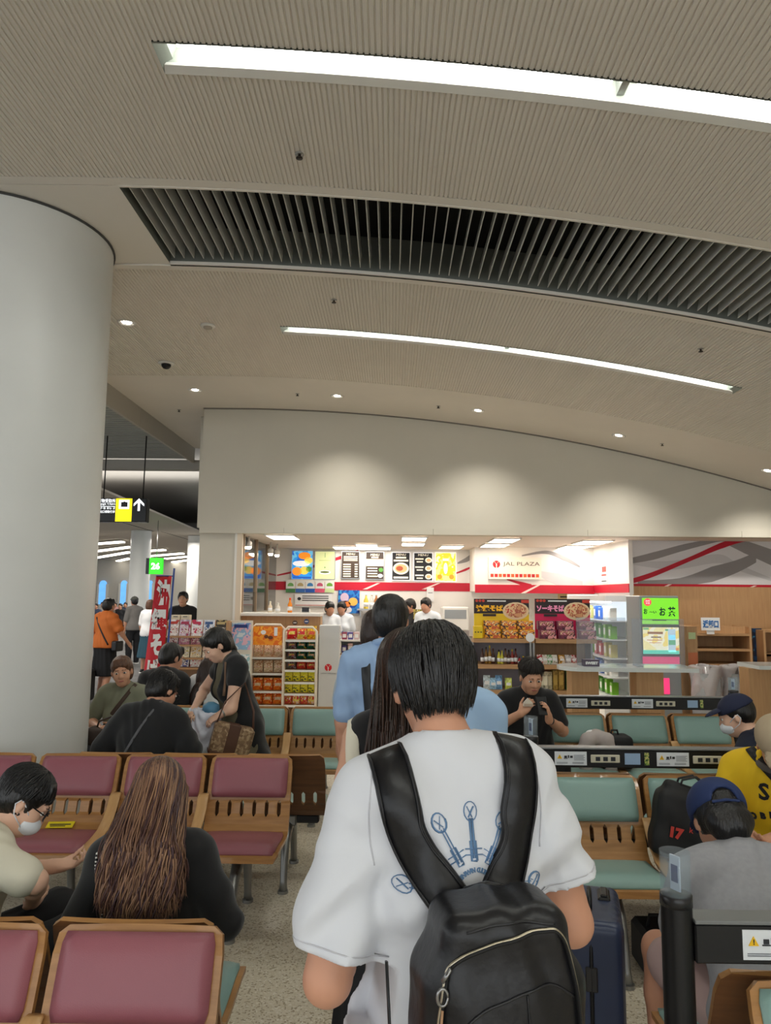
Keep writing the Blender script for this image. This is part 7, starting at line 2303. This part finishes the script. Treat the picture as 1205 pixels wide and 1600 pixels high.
# her left hand is nearer the camera
w6.body().hair('pony', HAIRK)
w6.shirt(M_OLIVE, .3, inf=.010, amp=.002, name='dress').skirt(M_OLIVE, .52, 'skirt', .006, .05)
S = Sdf(); w6.torso(S, .022, .045)
S.ell(w6.T((0, -.01, .0)), np.array([.2, .15, .3])*w6.k, w6.Rt, .05); S.ell(w6.T((0, -.02, -.3)), np.array([.21, .15, .25])*w6.k, w6.Rt, .05)
for A, a in ((w6.SL, w6.arms[0]), (w6.SR, w6.arms[1])): S.cone(A, A+(a['e']-A)*.3, .066, .066, .03)
S.box(w6.T((0, .17, .1)), (.055, .12, .75), .0, w6.Rt, .01, True)
S.ell(w6.neck1+w6.Rt@np.array([0, .04, .0]), np.array([.075, .09, .08]), w6.Rt, .004, True)
S.disp(w6.folds(.003)); S.cut((0, 0, .42), (0, 0, -1))
w6.parts['vest'] = S.build('vest', M_BTEE, w6.t, .0085)
w6.shoes(M_WHITE)
mb = MB(); a_ = w6.arms[0]; d_ = (a_['w']-a_['e'])/np.linalg.norm(a_['w']-a_['e']); c_ = a_['w']-d_*.015
mb.tube([Vector(c_-d_*.006), Vector(c_+d_*.006)], .0285, 14); mb.build('wristwatch', mat('watch_silver', (190, 188, 180), .3, metal=.8), w6.t)
crossbody(w6, 'vest', [((-.12, .5, 1.22-.05*u), (0, -1, 0)) for u in np.linspace(0, 1, 3)]+[((-.12, .5, 1.1-.1*u), (0, -1, 0)) for u in np.linspace(0, 1, 4)], .02, mat('strap_tan', (120, 92, 70), .6))
# her shoulder bag
pb = P(357, 1150, 4.82)
t = tag(empty('shoulder_bag', (pb.x, 4.80, pb.z-.12), D2(20)), 'tan patterned shoulder bag with a dark brown stripe on the standing woman', 'bag')
t.rotation_euler = (0, D2(14), D2(18))
bx('body', -.13, .13, -.05, .05, 0, .2, blot('monogram', [(150, 122, 92), (128, 100, 72), (170, 144, 112), (120, 92, 66)], 60, kind='cell'), t, bev=.02)
bx('stripe', -.04, .035, -.0535, .0535, .002, .202, mat('bag_brown2', (84, 54, 38), .5), t, bev=.004); bx('base_trim', -.132, .132, -.053, .053, -.004, .03, MATS['bag_brown2'], t, bev=.01)
mb = MB(); mb.tube([(-.12, 0, .19), (-.1, .04, .32), (.0, .1, .46), (.1, .06, .3), (.12, 0, .19)], .009, 8, flat=.5); mb.build('shoulder_strap', MATS['bag_brown2'], t)
# white plastic bag in her hands
pb = P(308, 1142, 4.93)
t = tag(empty('plastic_bag', (pb.x, 4.92, pb.z-.16)), 'crumpled white plastic shopping bag with blue lettering held by the standing woman', 'bag')
S = Sdf(); S.ell((0, 0, .14), (.145, .09, .17), None, .02); S.ell((.06, 0, .26), (.1, .06, .07), None, .05); S.ell((-.03, 0, .04), (.1, .07, .06), None, .05)
S.ell((.05, 0, .36), (.09, .05, .07), None, .02, True)
S.disp(lambda x, y, z: .008*np.sin(34*x+21*z+3*np.sin(20*z))*np.sin(27*z-18*x)+.005*np.sin(60*(x+z)+5*np.sin(30*x)))
S.build('bag', mat('plastic_white', (206, 208, 220), .25, bump=.5, bscale=25), t, .007)
text('lettering', 'LAB', (-.06, -.094, .1), .06, mat('ink_blue', (60, 80, 140), .5), t, fit=(.08, .05), weight=.003)
mb = MB(); mb.lathe((.09, 0, .26), [(.03, 0), (.06, .03), (.055, .07), (.02, .09)], 12); mb.build('blue_content', mat('content_blue', (80, 130, 160), .5), t)
# grey seat-side rail post next to her bag
# walkers --------------------------------------------------------------
p = P(160, 1100, 11.45)
L = (p.x, 11.45, 0)
w7 = Person('walking woman in an orange blouse and a black skirt with a crossbody bag', L, -18, 1.6, True, vox=.012, skin=SKIN, legs=(((-.09, .12, .46), (-.1, .02, .08)), ((.09, .02, .46), (.1, -.16, .11))),
            arms=(dict(e=(-.24, -.03, 1.08), w=(-.22, .12, .88)), dict(e=(.25, .02, 1.08), w=(.3, .16, .9))))
w7.body().shirt(M_ORANGE, .75, inf=.03, amp=.006, wide=1.12, sl_r=.075, hem=-.02).skirt(M_KTROU, .45, flare=.03).shoes(M_WHITE).hair('short', HAIRK)
crossbody(w7, 'shirt', [((-.11+.26*u, -.5, 1.3-.42*u), (0, 1, 0)) for u in np.linspace(0, 1, 12)], .025, M_BLACK)
S = Sdf(); S.box((.24, -.02, .86), (.03, .07, .06), .02); S.build('crossbody_bag', M_BLACK, w7.t, .01)
p = P(206, 1040, 17.5)
w8 = Person('distant woman in grey and black with a hat and a black shoulder bag', (p.x, 17.5, 0), 40, 1.6, True, vox=.016, skin=SKIN)
w8.body(face=False).shirt(mat('grey_top', (120, 116, 112), .8), .9, amp=.003).trousers(M_KTROU, vox=.018).shoes(M_BLACK).hair('short', HAIRK, vox=.014).cap(mat('hat_grey', (84, 86, 80), .8))
S = Sdf(); S.box((.27, .0, .95), (.05, .12, .12), .03); S.build('shoulder_bag', M_BLACK, w8.t, .018)
p = P(229, 1055, 15.5)
w9 = Person('distant woman in a white blouse and teal skirt half behind the red banner', (p.x, 15.5, 0), -20, 1.55, True, vox=.016, skin=SKIN)
w9.body(face=False).shirt(M_PAPER, .8, amp=.003).skirt(mat('skirt_teal', (40, 76, 92), .8), .5).shoes(M_BLACK).hair('bob', HAIRC, vox=.014)
p = P(284, 1000, 12.6)
m5 = Person('man in black facing the camera beyond the booklet rack', (p.x, 12.6, 0), 185, 1.72, vox=.014, skin=SKIN2)
m5.body().shirt(M_BTEE, .8).trousers(M_KTROU, vox=.018).shoes(M_BLACK).hair('short', HAIRK)
# suitcase of a walker, behind the column
p = P(123, 1083, 11.2)
t = tag(empty('suitcase', (p.x, 11.2, 0)), 'black soft suitcase standing on the carpet beside the column', 'suitcase')
bx('case', -.2, .2, -.13, .13, .05, .52, mat('nylon_black', (30, 30, 32), .7), t, bev=.03); bx('front_pocket', -.16, .16, -.155, -.125, .1, .36, MATS['nylon_black'], t, bev=.015)
mb = MB(); mb.tube([(-.1, .1, .5), (-.1, .1, .75), (.1, .1, .75), (.1, .1, .5)], .012, 8); mb.build('handle', M_METAL, t)
for a in (-1, 1):
    mb = MB(); mb.tube([(a*.15-.02, 0, .03), (a*.15+.02, 0, .03)], .03, 12); mb.build('wheel', M_BLACK, t)
# far crowd ------------------------------------------------------------
for r_, (Y, nseat) in enumerate(((30.0, 12), (34.0, 14))):
    p = P(150, 960, Y)
    t = tag(empty('hall_bench', (p.x, Y, 0)), ['nearer row of cream seats far back in the gate hall', 'farther row of cream seats far back in the gate hall'][r_], 'bench')
    for i in range(nseat):
        x = (i-nseat/2)*.5
        mb = MB(); mb.prism([(-.25, .4), (.18, .38), (.28, .82), (.24, .83), (.15, .43), (-.25, .44)], 'x', x+.02, x+.47); mb.build('seat', mat('seat_cream', (206, 186, 156), .5), t)
    bx('beam', -nseat*.25, nseat*.25, -.05, .05, .3, .37, M_DSTEEL, t)
    for x in (-2.5, 0, 2.5): bx('leg', x-.03, x+.03, -.2, .2, 0, .3, M_DSTEEL, t)
rnd = random.Random(4)
proto = {}
cw = [((30, 30, 34), 'black'), ((150, 60, 60), 'red'), ((190, 186, 180), 'white'), ((196, 150, 150), 'pink'), ((60, 70, 96), 'navy'), ((120, 110, 96), 'khaki')]
spots = [(118, 33.5, 0, 'first'), (127, 29.5, 1, 'second'), (139, 33.5, 0, 'third'), (150, 29.6, 4, 'fourth'), (160, 33.6, 2, 'fifth'), (171, 29.5, 5, 'sixth'), (180, 33.5, 3, 'seventh'), (188, 29.6, 0, 'eighth'), (196, 33.5, 4, 'ninth')]
for px, Y, ci, od in spots:
    p = P(px, 955, Y)
    if ci not in proto:
        a = Person('x', (p.x, Y, 0), 180, 1.62, seated=True, pel=(0, 0, .5), vox=.028)
        a.body(face=False).shirt(mat('crowd_'+cw[ci][1], cw[ci][0], .8), .8, amp=0).trousers(M_KTROU, amp=0, vox=.03).hair('short', HAIRK, vox=.022)
        proto[ci] = a.t; t = a.t
    else:
        t = copy_tree(proto[ci])
    t.location = (p.x, Y, 0)
    tag(t, 'distant seated person in %s, %s of the far row counted from the column' % (cw[ci][1], od), 'person', 'waiting people far back in the gate hall')
# right benches --------------------------------------------------------
L = (1.03, 5.56, 0); F_ = 183
hm = px_local(L, F_, 826, 1104, 5.24); hp_ = px_local(L, F_, 853, 1112, 5.22)
m6 = Person('seated man in a black T-shirt eating while he looks at his phone', L, F_, 1.68, lean=4, head=(16, 4, 0), seated=True, pel=(0, 0, .445), vox=.0075, skin=SKIN2,
            arms=(dict(e=(-.235, .09, .70), w=hp_+np.array([-.03, -.03, -.06]), d=(.15, .25, .9), p=(.8, -.2, -.1), curl=.7), dict(e=(.27, .1, .72), w=hm+np.array([.05, -.02, -.05]), d=(-.6, .1, .7), p=(-.4, -.7, -.2), curl=.8)))
m6.body().shirt(M_BTEE, .72, inf=.02, amp=.004, wide=1.06).trousers(M_KTROU).shoes(M_BLACK).hair('crop', mat('hair_charcoal', (40, 34, 30), .5, bump=.4, bscale=160), fringe=False)
strands(m6, MATS['hair_charcoal'], 700, lambda az: 1.5 if abs(az) < 2.0 else 1.25, -.1, 9, 4, .0022, .016, parent=m6.parts['hair'])
mb = MB(); a_ = m6.arms[0]; d_ = (a_['w']-a_['e'])/np.linalg.norm(a_['w']-a_['e']); c_ = a_['w']-d_*.02
mb.tube([Vector(c_-d_*.01), Vector(c_+d_*.01)], .031, 14); mb.build('wristwatch', M_BLACK, m6.t)
pp = P(826, 1097, 5.22)
t = tag(empty('rice_ball', (pp.x, 5.24, pp.z-.03)), 'pale rice ball in its wrapper in the eating man\'s hand', 'food')
mb = MB(); mb.prism([(-.035, 0), (.035, 0), (.03, .025), (.0, .055), (-.03, .025)], 'y', -.014, .014); mb.build('rice', mat('rice_white', (214, 206, 190), .6), t); bx('wrapper', -.03, .03, -.016, .016, -.002, .018, mat('wrapper', (190, 170, 150), .3), t)
pp = P(850, 1106, 5.2)
t = tag(empty('phone', (pp.x, 5.2, pp.z-.05)), 'dark smartphone held by the eating man', 'phone'); t.rotation_euler = (D2(-25), 0, D2(10))
bx('body', -.038, .038, -.004, .004, 0, .13, M_BLACK, t, bev=.003); bx('screen', -.035, .035, .004, .005, .005, .125, mat('screen_dim', (60, 66, 74), .2), t)
# navy cap
m7 = Person('person in a navy cap and white mask behind the middle charging rail', (2.1, 4.2, 0), 52, 1.54, lean=8, head=(14, 14, 0), seated=True, pel=(0, 0, .425), vox=.009, skin=SKIN3)
m7.body().shirt(M_NAVY, .8, inf=.02, amp=.004).trousers(M_KTROU).shoes(M_BLACK).hair('crop', HAIRK, fringe=False).cap(M_NCAP).mask()
hc_ = m7.Hd((-.02, -.105, .062))
o = text('lettering', 'THE NORTH', Vector(m7.Hd((.055, -.098, .062))), .012, M_PAPER, m7.t, fit=(.04, .016), depth=.002)
z_ = Vector(m7.Rh@np.array([.5, -.86, .1])).normalized(); up_ = Vector(m7.Rh@np.array([0, 0, 1.])); up_ = (up_-z_*up_.dot(z_)).normalized(); o.rotation_euler = Matrix((up_.cross(z_), up_, z_)).transposed().to_euler()
# yellow shirt
L = (1.86, 3.60, 0); F_ = 150
m8 = Person('seated man in a yellow shirt and beige cap with a black chest strap', L, F_, 1.64, lean=16, head=(34, 12, 0), seated=True, pel=(0, 0, .45), vox=.008, skin=SKIN2,
            arms=(dict(e=(-.26, .16, .70), w=(-.02, .36, .66), p=(0, 0, 1.), curl=.6), dict(e=(.25, .14, .69), w=(.1, .36, .64), p=(0, 0, 1.), curl=.6)))
m8.body().shirt(M_YELLOW, .72, inf=.02, amp=.005, wide=1.06).trousers(blot('purple_print', [(70, 50, 96), (196, 186, 200), (90, 66, 120), (60, 40, 84)], 16), 2.0).shoes(M_BLACK).hair('crop', HAIRK, fringe=False).cap(M_BEIGE)
mb = MB(); mb.tube([Vector(m8.neck0+m8.Rt@np.array([.078*math.cos(2*PI*k/20), .02+.085*math.sin(2*PI*k/20), .035-.02*math.sin(2*PI*k/20)])) for k in range(21)], .016, 8, flat=.8); mb.build('collar', mat('collar_grey', (96, 92, 88), .8), m8.t)
hits = m8.surf([((.13-.3*u, .7, 1.0-.3*u), (0, -1, 0)) for u in np.linspace(0, 1, 12)], 'shirt', .006)
m8.strap('chest_strap', hits, .045, M_BLACK, .006)
for ch, x, z, sz_ in (('S', .05, .80, .1), ('J', .0, .79, .06), ('A', -.06, .72, .04), ('C', -.02, .71, .04), ('K', .02, .70, .04), ('B', .06, .69, .04), ('O', .1, .68, .04)):
    h = m8.surf([((x, .7, z), (0, -1, 0))], 'shirt', .003)
    if h:
        o = text('lettering', ch, h[0][0], sz_, M_BTEE, m8.t, depth=.001, weight=.003); z_ = h[0][1]; up_ = Vector((0, 0, 1)); up_ = (up_-z_*up_.dot(z_)).normalized(); o.rotation_euler = Matrix((up_.cross(z_), up_, z_)).transposed().to_euler()
# blue cap, grey shirt
L = (1.13, 2.185, 0)
m9 = Person('person in a grey T-shirt and a blue cap seated by the nearest charging rail', L, 2, 1.62, lean=33, head=(8, -6, 0), seated=True, pel=(0, -.0, .425), vox=.008, legs=(((-.2, .43, .5), (-.21, .40, .09)), ((.12, .42, .50), (.13, .40, .09))),
            arms=(dict(e=(-.2, .27, .6), w=(-.05, .45, .6), p=(0, 0, 1.)), dict(e=(.22, .27, .6), w=(.06, .45, .6), p=(0, 0, 1.))))
m9.body().shirt(M_GREYT, .75, inf=.024, amp=.005, wide=1.06, sl_r=.068, ph=3).trousers(mat('shorts_rose', (176, 150, 146), .8), .85).shoes(M_WHITE).hair('short', HAIRK, fringe=False)
S = Sdf(); q = m9.k; H_ = m9.Hd
S.ell(H_((0, -.018, .04)), np.array([.1, .118, .098])*q, m9.Rh, .01); S.cut(H_((0, 0, .012)), m9.Rh@np.array([0, -.05, -1.0])); S.ell(H_((0, -.12, .02)), np.array([.042, .05, .04])*q, m9.Rh, .004, True)
o = S.build('cap_crown', M_BCAP, m9.t, .006)
mb = MB(); mb.tube([Vector(H_((.045*math.cos(k*PI/10), -.128+.012*abs(math.cos(k*PI/10)), .016-.002+.0*math.sin(k)))) for k in range(11)], .009, 8, flat=.5); mb.build('cap_strap', M_BCAP, o)
S = Sdf(); S.ell(H_((0, .1, .03)), np.array([.076, .085, .03])*q, m9.Rh@rx(-.15)); S.ell(H_((0, .1, .018)), np.array([.09, .1, .03])*q, m9.Rh@rx(-.15), .004, True); S.build('cap_brim', M_BCAP, m9.t, .006)
S = Sdf(); S.ell(H_((0, -.085, -.045)), np.array([.082, .06, .07])*q, m9.Rh, .02); S.disp(lambda x, y, z: .003*np.sin(90*x+30*z)); S.build('nape_hair', HAIRK, m9.t, .006)
# belongings -----------------------------------------------------------
p = P(1065, 1325, 3.62)
t = tag(empty('tote_bag', (p.x, 3.62, .44), D2(-12)), 'large black tote bag with red lettering leaning on a teal seat', 'bag')
t.rotation_euler = (D2(-8), D2(12), D2(-10))
S = Sdf(); S.box((0, 0, .15), (.13, .05, .12), .03); S.box((0, .0, .27), (.105, .03, .05), .02, None, .04); S.disp(lambda x, y, z: .006*np.sin(30*x+22*z)*np.sin(20*z-9*x)); S.build('bag_body', mat('tote_black', (22, 22, 24), .6), t, .008)
for y in (-.035, .04):
    mb = MB(); mb.tube([(-.07, y, .3), (-.06, y-.01, .36), (0, y-.015, .39), (.06, y-.01, .36), (.07, y, .3)], .011, 8, flat=.4); mb.build('handle', MATS['tote_black'], t)
text('lettering', '17', (-.06, -.09, .12), .06, mat('red_ink', (196, 60, 50), .5), t, fit=(.06, .05), weight=.004); text('lettering', 'k', (.0, -.09, .15), .04, MATS['red_ink'], t)
p = P(940, 1165, 5.35)
t = tag(empty('neck_pillow', (p.x-.0, 5.45, .44)), 'grey and white neck pillow propped on a far teal seat', 'pillow')
S = Sdf(); pts = [(-.09, 0, .02), (-.1, 0, .12), (-.07, 0, .2), (0, .03, .22), (.07, 0, .2), (.1, 0, .12), (.09, 0, .02)]
for a, b in zip(pts[:-1], pts[1:]): S.cone(a, b, .052, .052, .02)
S.build('pillow', mat('pillow_grey', (186, 176, 172), .9), t, .01); S = Sdf(); S.ell((-.03, .03, .24), (.05, .04, .03)); S.build('white_tag', M_PAPER, t, .01)
t = tag(empty('daypack', (p.x+.14, 5.5, .435)), 'small black daypack beside the neck pillow', 'bag')
S = Sdf(); S.box((0, 0, .12), (.08, .05, .08), .04); S.build('bag_body', MATS['tote_black'], t, .01); mb = MB(); mb.tube([(-.03, 0, .23), (-.02, 0, .27), (.02, 0, .27), (.03, 0, .23)], .008, 8); mb.build('loop', MATS['tote_black'], t)
p = P(973, 1440, 3.9)
t = tag(empty('floor_bag', (1.24, 3.5, 0)), 'black boxy bag on the floor under the teal bench', 'bag')
bx('body', -.1, .1, -.13, .13, 0, .19, MATS['tote_black'], t, bev=.02); mb = MB(); mb.tube([(-.06, 0, .19), (-.05, 0, .24), (.05, 0, .24), (.06, 0, .19)], .008, 8); mb.build('handle', MATS['tote_black'], t)
# navy suitcase in the aisle
p = P(943, 1520, 2.62)
M_CASE = mat('suitcase_navy', (44, 54, 80), .32, var=.08, scale=6, spec=.5)
t = tag(empty('suitcase', (p.x, 2.78, 0), D2(-14)), 'navy hard-shell suitcase standing in the aisle', 'suitcase')
S = Sdf(); S.box((0, 0, .33), (.075, .145, .215), .035)
S.disp(lambda x, y, z: .0022*np.clip(np.sin(150*y), -.3, .6)*np.where(np.abs(x) > .07, 1, 0)); o = S.build('shell', M_CASE, t, .008, 0)
mb = MB()
def loop_(off): return [Vector((off, y, z)) for y, z in ([(-.15+.03*(1-math.cos(a)), .545-.03*(1-math.sin(a))) for a in []])]
ring = []
for k in range(48):
    a = 2*PI*k/48
    c, s_ = math.cos(a), math.sin(a); n_ = 5
    ring.append(Vector((0, .181*math.copysign(abs(c)**(2/n_), c), .33+.251*math.copysign(abs(s_)**(2/n_), s_))))
mb.tube(ring+[ring[0]], .007, 8, caps=False); mb.build('zip_band', M_BLACK, t)
mb = MB(); mb.tube([(0, -.07, .575), (0, -.06, .6), (0, .0, .607), (0, .06, .6), (0, .07, .575)], .012, 8, flat=.7); mb.build('carry_handle', M_BLACK, t)
bx('trolley_recess', .03, .075, .02, .12, .57, .588, M_BLACK, t, bev=.006); bx('trolley_handle', .04, .065, .03, .11, .585, .597, MATS['collar_dark'] if 'collar_dark' in MATS else M_METAL, t, bev=.004)
bx('lock', -.02, .02, -.187, -.178, .36, .44, MATS['collar_dark'] if 'collar_dark' in MATS else M_METAL, t, bev=.004)
for a in (-1, 1):
    for b in (-1, 1):
        mb = MB(); mb.tube([(a*.07-.012, b*.13, .035), (a*.07+.012, b*.13, .035)], .033, 14); mb.box(a*.07-.02, a*.07+.02, b*.13-.02, b*.13+.02, .05, .095); mb.build('wheel', M_BLACK, t)
